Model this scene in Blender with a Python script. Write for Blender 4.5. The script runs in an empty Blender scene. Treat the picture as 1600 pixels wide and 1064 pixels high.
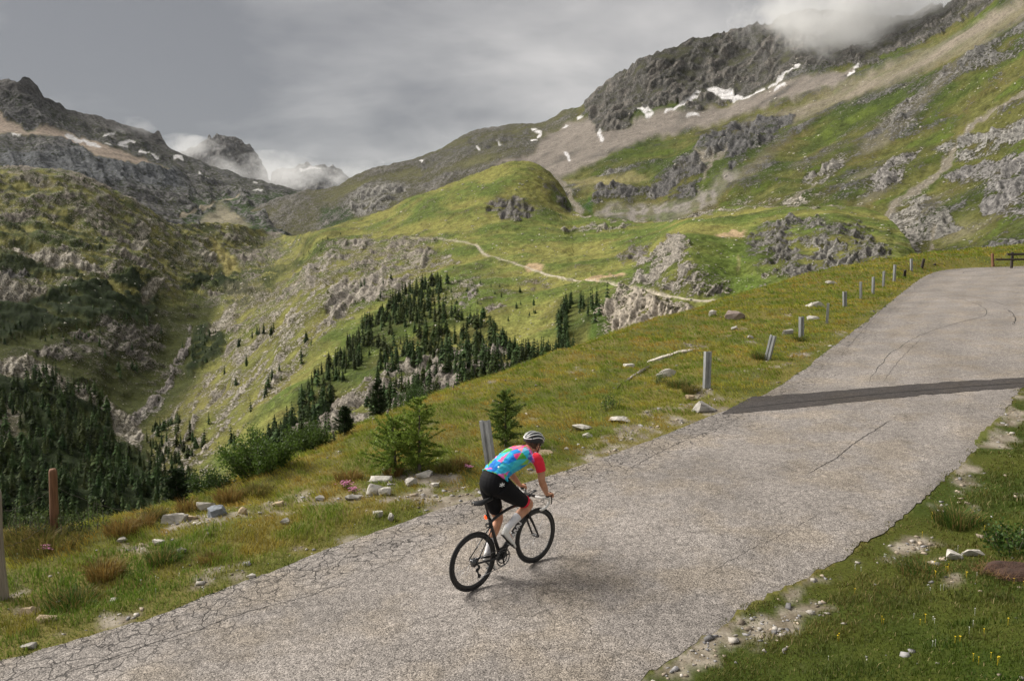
import bpy, bmesh, math, random
import numpy as np
from mathutils import Vector, Matrix, Quaternion
random.seed(7)
RNG = np.random.default_rng(11)
SC = bpy.context.scene
COL = SC.collection

# ---------------------------------------------------------------- camera
F = 1200.0                       # focal length in pixels of the 1600 px wide frame
CAM_Z = 3.54
PITCH = math.radians(4.86)       # looking slightly down
cam_data = bpy.data.cameras.new('camera')
cam_data.sensor_width = 36.0
cam_data.lens = 36.0 * F / 1600.0
cam_data.clip_start = 0.1
cam_data.clip_end = 40000
cam = bpy.data.objects.new('camera', cam_data)
cam.location = (0, 0, CAM_Z)
cam.rotation_euler = (math.pi / 2 - PITCH, 0, 0)
COL.objects.link(cam)
SC.camera = cam

# ---------------------------------------------------------------- light
SUN_EL, SUN_AZ = math.radians(41), math.radians(-68)     # azimuth from +Y towards +X : the sun stands to the left, ahead
sun_dir = Vector((math.sin(SUN_AZ) * math.cos(SUN_EL), math.cos(SUN_AZ) * math.cos(SUN_EL), math.sin(SUN_EL)))
sd = bpy.data.lights.new('sun', 'SUN')
sd.energy = 2.35
sd.angle = math.radians(34)
sd.color = (1.0, 0.95, 0.87)
sun = bpy.data.objects.new('sun', sd)
sun.rotation_euler = (-sun_dir).to_track_quat('-Z', 'Y').to_euler()
COL.objects.link(sun)

W = bpy.data.worlds.new('World')
SC.world = W
W.use_nodes = True
nt = W.node_tree
nt.nodes.clear()
def nd(tree, typ, **kw):
    n = tree.nodes.new(typ)
    for k, v in kw.items():
        setattr(n, k, v)
    return n
out = nd(nt, 'ShaderNodeOutputWorld')
sky = nd(nt, 'ShaderNodeTexSky', sky_type='NISHITA', sun_disc=False)
sky.sun_elevation = SUN_EL
sky.sun_rotation = SUN_AZ
bg_sky = nd(nt, 'ShaderNodeBackground'); bg_sky.inputs[1].default_value = 0.06
nt.links.new(sky.outputs[0], bg_sky.inputs[0])
tc = nd(nt, 'ShaderNodeTexCoord')
sep = nd(nt, 'ShaderNodeSeparateXYZ'); nt.links.new(tc.outputs['Generated'], sep.inputs[0])
def wmath(op, a, b=None):
    m = nd(nt, 'ShaderNodeMath', operation=op)
    for i, v in enumerate((a, b)):
        if v is None: continue
        if isinstance(v, (int, float)): m.inputs[i].default_value = v
        else: nt.links.new(v, m.inputs[i])
    return m.outputs[0]
den = wmath('ADD', wmath('MAXIMUM', sep.outputs[2], 0.0), 0.16)
cu = wmath('DIVIDE', sep.outputs[0], den)
cv = wmath('DIVIDE', sep.outputs[1], den)
comb = nd(nt, 'ShaderNodeCombineXYZ')
nt.links.new(cu, comb.inputs[0]); nt.links.new(cv, comb.inputs[1])
def wnoise(scale, detail, rough, off, dist=0.0):
    mp = nd(nt, 'ShaderNodeMapping'); mp.inputs['Location'].default_value = off
    nt.links.new(comb.outputs[0], mp.inputs[0])
    n = nd(nt, 'ShaderNodeTexNoise'); n.inputs['Scale'].default_value = scale
    n.inputs['Detail'].default_value = detail; n.inputs['Roughness'].default_value = rough
    n.inputs['Distortion'].default_value = dist
    nt.links.new(mp.outputs[0], n.inputs['Vector'])
    return n.outputs[0]
n1 = wnoise(0.55, 6, 0.52, (3.1, 0.4, 0), 0.25)
n2 = wnoise(1.6, 8, 0.55, (8.3, 2.7, 0), 0.35)
nmix = wmath('ADD', wmath('MULTIPLY', n1, 0.68), wmath('MULTIPLY', n2, 0.32))
rmp = nd(nt, 'ShaderNodeValToRGB')
nt.links.new(nmix, rmp.inputs[0])
e = rmp.color_ramp.elements
e[0].position = 0.41; e[0].color = (0.090, 0.088, 0.088, 1)
e[1].position = 0.61; e[1].color = (0.27, 0.258, 0.245, 1)
m_ = e.new(0.5); m_.color = (0.160, 0.155, 0.150, 1)
bg_cl = nd(nt, 'ShaderNodeBackground'); bg_cl.inputs[1].default_value = 1.0
nt.links.new(rmp.outputs[0], bg_cl.inputs[0])
mixw = nd(nt, 'ShaderNodeMixShader'); mixw.inputs[0].default_value = 0.92
nt.links.new(bg_sky.outputs[0], mixw.inputs[1]); nt.links.new(bg_cl.outputs[0], mixw.inputs[2])
nt.links.new(mixw.outputs[0], out.inputs[0])

SC.render.engine = 'CYCLES'
SC.view_settings.view_transform = 'Standard'
SC.view_settings.look = 'None'
SC.view_settings.gamma = 1.0
SC.view_settings.use_curve_mapping = False
SC.view_settings.exposure = 1.36
SC.cycles.use_denoising = True
SC.cycles.max_bounces = 5
SC.cycles.diffuse_bounces = 3
SC.cycles.glossy_bounces = 2
SC.cycles.transmission_bounces = 3
SC.cycles.volume_bounces = 3
SC.cycles.transparent_max_bounces = 8
SC.cycles.volume_step_rate = 1.0
SC.cycles.use_adaptive_sampling = True
SC.cycles.adaptive_threshold = 0.012

# ---------------------------------------------------------------- helpers
CP, SP = math.cos(PITCH), math.sin(PITCH)
def ray(px, py):
    """direction of the sight line through a photo pixel, scaled so that its ground length is 1 per unit of Y-ish depth"""
    dx = (np.asarray(px, float) - 800.0) / F
    du = -(np.asarray(py, float) - 532.0) / F
    return np.stack([dx, CP + du * SP, -SP + du * CP], -1)
def at(px, py, dist):
    """world point at ground distance dist along the sight line"""
    r = ray(px, py)
    h = np.hypot(r[..., 0], r[..., 1])
    k = np.asarray(dist, float) / h
    return r * k[..., None] + np.array([0, 0, CAM_Z])
def to_px(P):
    P = np.asarray(P, float)
    X, Y, Z = P[..., 0], P[..., 1], P[..., 2] - CAM_Z
    d = Y * CP - Z * SP
    u = Y * SP + Z * CP
    d = np.where(d < 0.05, 0.05, d)
    return 800 + F * X / d, 532 - F * u / d

def _hash(ix, iy, iz, seed):
    h = (ix.astype(np.uint32) * np.uint32(374761393) + iy.astype(np.uint32) * np.uint32(668265263)
         + iz.astype(np.uint32) * np.uint32(2147483647) + np.uint32((seed * 1274126177) & 0xffffffff))
    h = (h ^ (h >> np.uint32(13))) * np.uint32(1274126177)
    h = h ^ (h >> np.uint32(16))
    return h
def noise3(P, seed=0):
    """gradient noise, about -1..1"""
    P = np.asarray(P, float)
    i = np.floor(P).astype(np.int64); f = P - i
    u = f * f * f * (f * (f * 6 - 15) + 10)
    res = np.zeros(P.shape[0])
    for dx in (0, 1):
        wx = u[:, 0] if dx else 1 - u[:, 0]
        for dy in (0, 1):
            wy = u[:, 1] if dy else 1 - u[:, 1]
            for dz in (0, 1):
                wz = u[:, 2] if dz else 1 - u[:, 2]
                h = _hash(i[:, 0] + dx, i[:, 1] + dy, i[:, 2] + dz, seed)
                g1 = (h & np.uint32(1023)).astype(float) / 511.5 - 1
                g2 = ((h >> np.uint32(10)) & np.uint32(1023)).astype(float) / 511.5 - 1
                g3 = ((h >> np.uint32(20)) & np.uint32(1023)).astype(float) / 511.5 - 1
                res += wx * wy * wz * (g1 * (f[:, 0] - dx) + g2 * (f[:, 1] - dy) + g3 * (f[:, 2] - dz))
    return res * 1.5
def noise2(x, y, seed=0):
    x = np.asarray(x, float); y = np.asarray(y, float)
    sh = np.broadcast(x, y).shape
    x, y = np.broadcast_to(x, sh).ravel(), np.broadcast_to(y, sh).ravel()
    ix, iy = np.floor(x).astype(np.int64), np.floor(y).astype(np.int64)
    fx, fy = x - ix, y - iy
    ux, uy = fx * fx * fx * (fx * (fx * 6 - 15) + 10), fy * fy * fy * (fy * (fy * 6 - 15) + 10)
    res = np.zeros(x.shape); z = np.zeros_like(ix)
    for dx in (0, 1):
        for dy in (0, 1):
            h = _hash(ix + dx, iy + dy, z, seed)
            g1 = (h & np.uint32(4095)).astype(float) / 2047.5 - 1
            g2 = ((h >> np.uint32(12)) & np.uint32(4095)).astype(float) / 2047.5 - 1
            res += (ux if dx else 1 - ux) * (uy if dy else 1 - uy) * (g1 * (fx - dx) + g2 * (fy - dy))
    return (res * 1.6).reshape(sh)
def fbm3(P, octs=4, seed=0, gain=0.5, lac=2.03):
    r = 0; a = 1.0; P = np.asarray(P, float)
    for o in range(octs):
        r = r + a * noise3(P, seed + o * 17); P = P * lac + 11.3; a *= gain
    return r
def fbm2(x, y, octs=4, seed=0, gain=0.5, lac=2.03):
    r = 0; a = 1.0
    for o in range(octs):
        r = r + a * noise2(x, y, seed + o * 17); x = x * lac + 5.7; y = y * lac + 9.1; a *= gain
    return r
def ridged3(P, octs=4, seed=0, gain=0.55, lac=2.1):
    r = 0; a = 1.0; P = np.asarray(P, float)
    for o in range(octs):
        n = 1 - np.abs(noise3(P, seed + o * 31)) * 2
        r = r + a * n; P = P * lac + 7.9; a *= gain
    return r
def sstep(a, b, x):
    t = np.clip((np.asarray(x, float) - a) / (b - a), 0, 1)
    return t * t * (3 - 2 * t)
def seg_dist(px, py, pts):
    """distance to a polyline, and the running fraction along it"""
    pts = np.asarray(pts, float)
    best = np.full(px.shape, 1e9); side = np.zeros(px.shape); frac = np.zeros(px.shape)
    seglen = np.hypot(*(pts[1:] - pts[:-1]).T); tot = seglen.sum(); run = 0.0
    for (a, b, L) in zip(pts[:-1], pts[1:], seglen):
        d = b - a
        t = np.clip(((px - a[0]) * d[0] + (py - a[1]) * d[1]) / max(L * L, 1e-12), 0, 1)
        ex, ey = px - a[0] - t * d[0], py - a[1] - t * d[1]
        dd = np.hypot(ex, ey)
        m = dd < best
        best = np.where(m, dd, best)
        side = np.where(m, np.sign(d[0] * (py - a[1]) - d[1] * (px - a[0])), side)
        frac = np.where(m, (run + t * L) / tot, frac)
        run += L
    return best, side, frac
def in_poly(px, py, pts):
    pts = np.asarray(pts, float)
    ins = np.zeros(px.shape, bool)
    j = len(pts) - 1
    for i in range(len(pts)):
        xi, yi = pts[i]; xj, yj = pts[j]
        if yi != yj:
            c = ((yi > py) != (yj > py)) & (px < (xj - xi) * (py - yi) / (yj - yi) + xi)
            ins ^= c
        j = i
    return ins
def poly_mask(px, py, pts, feather=4.0):
    pts = list(pts)
    P = np.asarray(pts, float)
    m = (px > P[:, 0].min() - feather * 2) & (px < P[:, 0].max() + feather * 2) & (py > P[:, 1].min() - feather * 2) & (py < P[:, 1].max() + feather * 2)
    res = np.zeros(px.shape)
    if not m.any(): return res
    x, y = px[m], py[m]
    d, _, _ = seg_dist(x, y, pts + [pts[0]])
    s = np.where(in_poly(x, y, pts), d, -d)
    res[m] = sstep(-feather, feather, s)
    return res
def stroke_mask(px, py, pts, w0, w1=None, feather=2.0):
    if w1 is None: w1 = w0
    P = np.asarray(pts, float); mx = max(w0, w1) + feather
    m = (px > P[:, 0].min() - mx) & (px < P[:, 0].max() + mx) & (py > P[:, 1].min() - mx) & (py < P[:, 1].max() + mx)
    res = np.zeros(px.shape)
    if not m.any(): return res
    d, _, fr = seg_dist(px[m], py[m], pts)
    w = w0 + (w1 - w0) * fr
    res[m] = 1 - sstep(w - feather * .5, w + feather * .5, d)
    return res
def tps(ctrl, qx, qy, reg=1e-3):
    """thin plate spline through (x, y, value) triples"""
    c = np.asarray(ctrl, float); S = 200.0
    X = c[:, :2] / S
    def phi(r2): return 0.5 * r2 * np.log(r2 + 1e-12)
    n = len(X)
    K = phi(((X[:, None] - X[None]) ** 2).sum(-1)) + reg * np.eye(n)
    Pm = np.c_[np.ones(n), X]
    A = np.zeros((n + 3, n + 3)); A[:n, :n] = K; A[:n, n:] = Pm; A[n:, :n] = Pm.T
    w = np.linalg.solve(A, np.r_[c[:, 2], 0, 0, 0])
    qx, qy = np.asarray(qx) / S, np.asarray(qy) / S
    r = w[n] + w[n + 1] * qx + w[n + 2] * qy
    for k in range(n):
        r = r + w[k] * phi((qx - X[k, 0]) ** 2 + (qy - X[k, 1]) ** 2)
    return r

def make_mesh(name, verts, faces, smooth=True):
    """verts (N,3) array; faces (M,k) int array or list of tuples"""
    me = bpy.data.meshes.new(name)
    verts = np.ascontiguousarray(verts, dtype=np.float32)
    if isinstance(faces, np.ndarray):
        n, k = faces.shape
        me.vertices.add(len(verts)); me.vertices.foreach_set('co', verts.ravel())
        me.loops.add(n * k); me.loops.foreach_set('vertex_index', faces.astype(np.int32).ravel())
        me.polygons.add(n)
        me.polygons.foreach_set('loop_start', (np.arange(n) * k).astype(np.int32))
        me.polygons.foreach_set('loop_total', np.full(n, k, np.int32))
        me.update(calc_edges=True)
    else:
        me.from_pydata(verts.tolist(), [], faces); me.update()
    if smooth:
        me.polygons.foreach_set('use_smooth', np.ones(len(me.polygons), bool))
    return me
def set_col(me, col, name='Col'):
    c = np.ones((len(me.vertices), 4), np.float32); c[:, :3] = col
    a = me.color_attributes.new(name, 'FLOAT_COLOR', 'POINT')
    a.data.foreach_set('color', c.ravel())
def set_attr(me, name, vals):
    a = me.attributes.new(name, 'FLOAT', 'POINT')
    a.data.foreach_set('value', np.ascontiguousarray(vals, np.float32))
def link(name, me, mat=None, parent=None, label=None, cat=None, group=None, kind=None):
    o = bpy.data.objects.new(name, me)
    COL.objects.link(o)
    if mat is not None and me is not None and not me.materials:
        me.materials.append(mat)
    if parent is not None: o.parent = parent
    if label: o['label'] = label
    if cat: o['category'] = cat
    if group: o['group'] = group
    if kind: o['kind'] = kind
    return o
def grid_faces(nr, nc):
    r, c = np.meshgrid(np.arange(nr - 1), np.arange(nc - 1), indexing='ij')
    a = (r * nc + c).ravel()
    return np.stack([a, a + 1, a + nc + 1, a + nc], 1)

# ---------------------------------------------------------------- materials
def mat_new(name):
    m = bpy.data.materials.new(name); m.use_nodes = True
    t = m.node_tree
    b = t.nodes.get('Principled BSDF')
    return m, t, b
def plain(name, col, rough=0.6, metal=0.0, var=0.15, scale=8.0, bump=0.0, bscale=40.0, spec=None):
    m, t, b = mat_new(name)
    tcn = nd(t, 'ShaderNodeTexCoord')
    n = nd(t, 'ShaderNodeTexNoise'); n.inputs['Scale'].default_value = scale; n.inputs['Detail'].default_value = 5
    t.links.new(tcn.outputs['Object'], n.inputs['Vector'])
    mr = nd(t, 'ShaderNodeMapRange'); mr.inputs[1].default_value = 0.25; mr.inputs[2].default_value = 0.75
    mr.inputs[3].default_value = 1 - var; mr.inputs[4].default_value = 1 + var
    t.links.new(n.outputs[0], mr.inputs[0])
    mx = nd(t, 'ShaderNodeMix', data_type='RGBA', blend_type='MULTIPLY'); mx.inputs[0].default_value = 1
    mx.inputs[6].default_value = (*col, 1)
    t.links.new(mr.outputs[0], mx.inputs[7])
    t.links.new(mx.outputs[2], b.inputs['Base Color'])
    b.inputs['Roughness'].default_value = rough
    b.inputs['Metallic'].default_value = metal
    if spec is not None: b.inputs['Specular IOR Level'].default_value = spec
    if bump:
        n2_ = nd(t, 'ShaderNodeTexNoise'); n2_.inputs['Scale'].default_value = bscale; n2_.inputs['Detail'].default_value = 6
        t.links.new(tcn.outputs['Object'], n2_.inputs['Vector'])
        bp = nd(t, 'ShaderNodeBump'); bp.inputs['Strength'].default_value = bump; bp.inputs['Distance'].default_value = 0.02
        t.links.new(n2_.outputs[0], bp.inputs['Height']); t.links.new(bp.outputs[0], b.inputs['Normal'])
    return m
def vcol_mat(name, rough=0.9, nscale=0.5, var=0.25, bump=0.0, bdist=1.0, spec=0.15, transl=0.0):
    """colour from the mesh's own colour attribute, with procedural grain in world metres"""
    m, t, b = mat_new(name)
    a = nd(t, 'ShaderNodeVertexColor', layer_name='Col')
    g = nd(t, 'ShaderNodeNewGeometry')
    n = nd(t, 'ShaderNodeTexNoise'); n.inputs['Scale'].default_value = nscale; n.inputs['Detail'].default_value = 6; n.inputs['Roughness'].default_value = 0.65
    t.links.new(g.outputs['Position'], n.inputs['Vector'])
    mr = nd(t, 'ShaderNodeMapRange'); mr.inputs[1].default_value = 0.3; mr.inputs[2].default_value = 0.7
    mr.inputs[3].default_value = 1 - var; mr.inputs[4].default_value = 1 + var
    t.links.new(n.outputs[0], mr.inputs[0])
    mx = nd(t, 'ShaderNodeMix', data_type='RGBA', blend_type='MULTIPLY'); mx.inputs[0].default_value = 1
    t.links.new(a.outputs[0], mx.inputs[6]); t.links.new(mr.outputs[0], mx.inputs[7])
    t.links.new(mx.outputs[2], b.inputs['Base Color'])
    b.inputs['Roughness'].default_value = rough
    b.inputs['Specular IOR Level'].default_value = spec
    if bump:
        bp = nd(t, 'ShaderNodeBump'); bp.inputs['Strength'].default_value = bump; bp.inputs['Distance'].default_value = bdist
        t.links.new(n.outputs[0], bp.inputs['Height']); t.links.new(bp.outputs[0], b.inputs['Normal'])
    if transl:
        tr = nd(t, 'ShaderNodeBsdfTranslucent'); t.links.new(mx.outputs[2], tr.inputs[0])
        ms = nd(t, 'ShaderNodeMixShader'); ms.inputs[0].default_value = transl
        o = t.nodes.get('Material Output')
        t.links.new(b.outputs[0], ms.inputs[1]); t.links.new(tr.outputs[0], ms.inputs[2]); t.links.new(ms.outputs[0], o.inputs[0])
    return m
# ---------------------------------------------------------------- mountains
def terrain_mat(name, s_fine, s_mid, bump_d):
    m, t, b = mat_new(name)
    ca = nd(t, 'ShaderNodeVertexColor', layer_name='Col'); cb = nd(t, 'ShaderNodeVertexColor', layer_name='Rock')
    rk = nd(t, 'ShaderNodeAttribute', attribute_name='rk')
    g = nd(t, 'ShaderNodeNewGeometry')
    def noi(sc, det=5, rough=.6, stretch=None):
        n = nd(t, 'ShaderNodeTexNoise'); n.inputs['Scale'].default_value = sc; n.inputs['Detail'].default_value = det; n.inputs['Roughness'].default_value = rough
        if stretch:
            mp = nd(t, 'ShaderNodeMapping'); mp.inputs['Rotation'].default_value = (.25, .75, .2); mp.inputs['Scale'].default_value = stretch
            t.links.new(g.outputs['Position'], mp.inputs[0]); t.links.new(mp.outputs[0], n.inputs['Vector'])
        else: t.links.new(g.outputs['Position'], n.inputs['Vector'])
        return n.outputs[0]
    def mth(op, a, c=None):
        q = nd(t, 'ShaderNodeMath', operation=op)
        for i, v in enumerate((a, c)):
            if v is None: continue
            if isinstance(v, (int, float)): q.inputs[i].default_value = v
            else: t.links.new(v, q.inputs[i])
        return q.outputs[0]
    nf, nm, ns = noi(s_fine, 5, .72), noi(s_mid, 4, .65), noi(s_mid * 2.2, 7, .78, (1.5, 1.2, .38))
    spread = mth('ADD', mth('MULTIPLY', mth('SUBTRACT', nf, .5), 2.3), mth('MULTIPLY', mth('SUBTRACT', nm, .5), 1.1))
    v = mth('ADD', rk.outputs['Fac'], spread)
    mr = nd(t, 'ShaderNodeMapRange', interpolation_type='SMOOTHSTEP'); mr.inputs[1].default_value = .40; mr.inputs[2].default_value = .60
    t.links.new(v, mr.inputs[0])
    def vary(col, n, lo, hi):
        q = nd(t, 'ShaderNodeMapRange'); q.inputs[1].default_value = .36; q.inputs[2].default_value = .64; q.inputs[3].default_value = lo; q.inputs[4].default_value = hi
        t.links.new(n, q.inputs[0])
        x = nd(t, 'ShaderNodeMix', data_type='RGBA', blend_type='MULTIPLY'); x.inputs[0].default_value = 1
        t.links.new(col, x.inputs[6]); t.links.new(q.outputs[0], x.inputs[7])
        return x.outputs[2]
    c1 = vary(vary(ca.outputs[0], nf, .55, 1.5), nm, .74, 1.26)
    c2 = vary(vary(cb.outputs[0], ns, .42, 1.6), nf, .6, 1.42)
    # low dark shrubs scattered in the turf
    sh = nd(t, 'ShaderNodeAttribute', attribute_name='sh')
    n3 = nd(t, 'ShaderNodeTexNoise'); n3.inputs['Scale'].default_value = s_fine * .62; n3.inputs['Detail'].default_value = 4; n3.inputs['Roughness'].default_value = .65
    mp3 = nd(t, 'ShaderNodeMapping'); mp3.inputs['Location'].default_value = (311, 97, 53); t.links.new(g.outputs['Position'], mp3.inputs[0]); t.links.new(mp3.outputs[0], n3.inputs['Vector'])
    q3 = nd(t, 'ShaderNodeMapRange', interpolation_type='SMOOTHSTEP'); q3.inputs[1].default_value = .62; q3.inputs[2].default_value = .68
    t.links.new(mth('ADD', n3.outputs[0], mth('MULTIPLY', mth('SUBTRACT', sh.outputs['Fac'], .5), .3)), q3.inputs[0])
    xs_ = nd(t, 'ShaderNodeMix', data_type='RGBA'); t.links.new(mth('MULTIPLY', q3.outputs[0], .85), xs_.inputs[0]); t.links.new(c1, xs_.inputs[6]); xs_.inputs[7].default_value = (.028, .040, .013, 1)
    c1 = xs_.outputs[2]
    mx = nd(t, 'ShaderNodeMix', data_type='RGBA'); t.links.new(mr.outputs[0], mx.inputs[0]); t.links.new(c1, mx.inputs[6]); t.links.new(c2, mx.inputs[7])
    t.links.new(mx.outputs[2], b.inputs['Base Color'])
    b.inputs['Roughness'].default_value = .95; b.inputs['Specular IOR Level'].default_value = .05
    bp = nd(t, 'ShaderNodeBump'); bp.inputs['Strength'].default_value = 1.0; bp.inputs['Distance'].default_value = bump_d
    hh = mth('MULTIPLY', mth('ADD', mth('MULTIPLY', ns, 1.0), mth('MULTIPLY', nf, .5)), mth('ADD', mth('MULTIPLY', mr.outputs[0], .8), .2))
    t.links.new(hh, bp.inputs['Height']); t.links.new(bp.outputs[0], b.inputs['Normal'])
    return m

class Sheet:
    """a piece of mountain country: sight lines give where its ground lies, the distances where it stands"""
    def __init__(s, name, top, bottom, ctrl, x0, x1, step, nrow, back, jag=None):
        s.name = name
        xs = np.arange(x0, x1 + .1, step); s.nc = len(xs)
        top = np.asarray(top, float); bottom = np.asarray(bottom, float)
        yt = np.interp(xs, top[:, 0], top[:, 1]); yb = np.interp(xs, bottom[:, 0], bottom[:, 1])
        yt = yt + 1.6 * noise2(xs / 9, xs * 0, 5) + 2.2 * noise2(xs / 31, xs * 0, 6)
        if jag is not None: yt = yt - 3.6 * (1 - np.abs(noise2(xs / 13, xs * 0, 15)) * 2 - .45) * sstep(jag[0], jag[0] + 25, xs) * sstep(jag[1], jag[1] - 25, xs)
        v = np.linspace(0, 1, nrow)[:, None]
        px = np.broadcast_to(xs, (nrow, s.nc)); py = yb + (yt - yb) * v
        D = np.exp(tps([(a, b_, math.log(c)) for a, b_, c in ctrl], px.ravel(), py.ravel())).reshape(px.shape)
        # keep every column running away from the viewer
        for i in range(1, nrow):
            D[i] = np.maximum(D[i], D[i - 1] * 1.0004)
        P = at(px, py, D)
        nb = len(back)
        far = []
        d0 = P[-1] - np.array([0, 0, CAM_Z]); hdir = d0[:, :2] / np.linalg.norm(d0[:, :2], axis=1)[:, None]
        for (k, dz) in back:
            q = P[-1].copy(); q[:, :2] += hdir * k; q[:, 2] -= dz; far.append(q)
        s.P = np.concatenate([P, np.array(far)], 0)
        s.px = np.concatenate([px, np.repeat(px[-1:], nb, 0)], 0).ravel()
        s.py = np.concatenate([py, np.repeat(py[-1:], nb, 0)], 0).ravel()
        s.nr = nrow + nb; s.nfront = nrow * s.nc
        s.D = np.concatenate([D, np.repeat(D[-1:], nb, 0)], 0).ravel()
        s.xs, s.yt, s.yb, s.nrow = xs, yt, yb, nrow
        n = len(s.px)
        s.col = np.zeros((n, 3)); s.rockc = np.zeros((n, 3)); s.rk = np.zeros(n); s.sh = np.full(n, .40)
    def normals(s, P):
        P = P.reshape(s.nr, s.nc, 3)
        du = np.gradient(P, axis=1); dv = np.gradient(P, axis=0)
        n = np.cross(du, dv); n /= np.linalg.norm(n, axis=-1)[..., None] + 1e-9
        return n.reshape(-1, 3)
    def warp(s, a=6, w=22, seed=3):
        s.wx = s.px + a * fbm2(s.px / w, s.py / w, 3, seed); s.wy = s.py + a * .8 * fbm2(s.px / w, s.py / w, 3, seed + 50)
    patch = None
    def add_rock(s, mask, col=None, amt=1.0):
        if s.patch is not None and amt > 0: mask_r = mask * np.clip(.80 + .75 * s.patch, 0, 1.25)
        else: mask_r = mask
        if amt > 0:
            s.rk = np.maximum(s.rk, mask_r * amt)
            if col is not None: s.rockc += (np.array(col) - s.rockc) * mask[:, None]
            return
        s.rk = np.maximum(s.rk, mask * amt) if amt > 0 else s.rk * (1 - mask * -amt)
        if col is not None: s.rockc += (np.array(col) - s.rockc) * mask[:, None]
    def add_col(s, mask, col):
        s.col += (np.array(col) - s.col) * mask[:, None]
    def poly(s, pts, f=5): return poly_mask(s.wx, s.wy, pts, f)
    def stroke(s, pts, w0, w1=None, f=2): return stroke_mask(s.wx, s.wy, pts, w0, w1, f)
    def finish(s, relief, mat, label=None):
        # the skyline itself keeps its line
        top_ = np.tile(s.yt, s.nr); relief = relief * (.38 + .62 * sstep(0, 26, s.py - top_))
        P = s.P.reshape(-1, 3)
        P = P + s.normals(P) * relief[:, None]
        s.P = P
        me = make_mesh(s.name, P, grid_faces(s.nr, s.nc))
        set_col(me, np.clip(s.col, .004, .95), 'Col'); set_col(me, np.clip(s.rockc, .004, .95), 'Rock'); set_attr(me, 'rk', s.rk); set_attr(me, 'sh', s.sh)
        o = link(s.name, me, mat, kind='structure')
        return o
    def ground(s, x, y):
        """surface point seen at a photo pixel"""
        yt = np.interp(x, s.xs, s.yt); yb = np.interp(x, s.xs, s.yb)
        v = np.clip((yb - y) / (yb - yt), 0, 1) * (s.nrow - 1)
        c = np.clip((x - s.xs[0]) / (s.xs[1] - s.xs[0]), 0, s.nc - 1.001)
        i = np.clip(np.floor(v).astype(int), 0, s.nrow - 2); j = np.floor(c).astype(int)
        fi, fj = (v - i)[..., None], (c - j)[..., None]
        G = s.P.reshape(s.nr, s.nc, 3)
        return (G[i, j] * (1 - fi) * (1 - fj) + G[i + 1, j] * fi * (1 - fj) + G[i, j + 1] * (1 - fi) * fj + G[i + 1, j + 1] * fi * fj)

GREEN, OLIVE, DARKG = (.088, .108, .026), (.195, .172, .052), (.024, .036, .014)
RUST = (.15, .115, .045)
ROCK, LROCK, DROCK = (.20, .185, .165), (.36, .33, .29), (.085, .082, .08)
SCREE, SNOW, PATH = (.245, .215, .185), (.52, .505, .50), (.36, .32, .25)

def crag(q, size, seed, strata=(.5, .2, .84)):
    """broken rock: warped ridges, ledges along the bedding, fine joints; about -1..1"""
    wv = np.stack([noise3(q / size * .8, seed + 1), noise3(q / size * .8 + 9, seed + 2), noise3(q / size * .8 + 19, seed + 3)], 1)
    qq = q + wv * size * .35
    a = ridged3(qq / size * np.array([1, 1, .6]), 5, seed, .58) - 1.15
    sd_ = (q @ np.array(strata)) / (size * .34) + 1.1 * noise3(q / size * .7, seed + 5)
    saw = sd_ - np.floor(sd_); led = np.where(saw < .8, saw / .8, (1 - saw) / .2) - .5
    sd2 = (q @ np.array((.8, -.55, .2))) / (size * .23) + 1.3 * noise3(q / size, seed + 6)
    saw2 = sd2 - np.floor(sd2); jt_ = np.where(saw2 < .75, saw2 / .75, (1 - saw2) / .25) - .5
    return .62 * a + .36 * led + .30 * jt_
def ribs(x, y, w, ln, slant, seed, octs=4):
    """ribs and runnels that follow the fall of a face"""
    wv = 1.2 * noise2(x / (w * 3), y / (w * 3), seed + 40)
    r = 0; a = 1.0
    for o in range(octs):
        r = r + a * (1 - 2 * np.abs(noise2((x + slant * y) / w + wv, (y - .2 * x) / ln, seed + o * 13))); w /= 2.1; ln /= 1.9; a *= .55
    return r - 1.0
def lerp3(a, b, t): return np.array(a) + (np.array(b) - np.array(a)) * t[:, None]

# --- far mountain on the left
L = Sheet('mountain_peak', [(-260, 190), (-120, 160), (-40, 140), (0, 125), (15, 123), (26, 128), (38, 118), (48, 120), (60, 133), (69, 153), (85, 158), (110, 171), (150, 180), (175, 188), (200, 196), (225, 203), (240, 210), (247, 204), (258, 222), (275, 236), (300, 247), (340, 262), (380, 275), (430, 288), (465, 298), (520, 312), (620, 330)],
          [(-260, 400), (620, 400)],
          [(-260, 390, 1900), (0, 390, 1900), (300, 390, 2000), (600, 390, 2200), (-260, 290, 2300), (0, 285, 2300), (150, 290, 2400), (280, 300, 2700), (420, 320, 2700), (600, 340, 2700),
           (0, 230, 2900), (120, 225, 3100), (220, 245, 3200), (350, 280, 3300), (470, 300, 3500), (0, 180, 3300), (-260, 200, 3500), (38, 118, 3500), (110, 171, 3600), (200, 196, 3700), (260, 225, 3700), (600, 330, 3400)],
          -260, 620, 2.0, 150, [(20, 8), (60, 40), (150, 110), (400, 320)])
L.warp(5, 18)
x, y = L.px, L.py; q = L.P.reshape(-1, 3)
nA = fbm3(q / 260, 4, 2); nB = fbm3(q / 90, 3, 5)
L.col[:] = lerp3((.085, .095, .045), (.06, .075, .035), sstep(-.3, .3, nA))
L.rockc[:] = lerp3((.15, .145, .14), (.09, .088, .088), sstep(-.4, .4, nB))
L.rk[:] = .62 + .12 * nA
L.add_rock(sstep(205, 150, y + .35 * (80 - x)) * (x < 300), (.085, .08, .075), .9)
L.add_rock(L.poly([(-260, 260), (0, 240), (120, 232), (190, 250), (270, 262), (300, 300), (200, 290), (100, 285), (-260, 300)], 10), (.11, .115, .12), .75)
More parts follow.
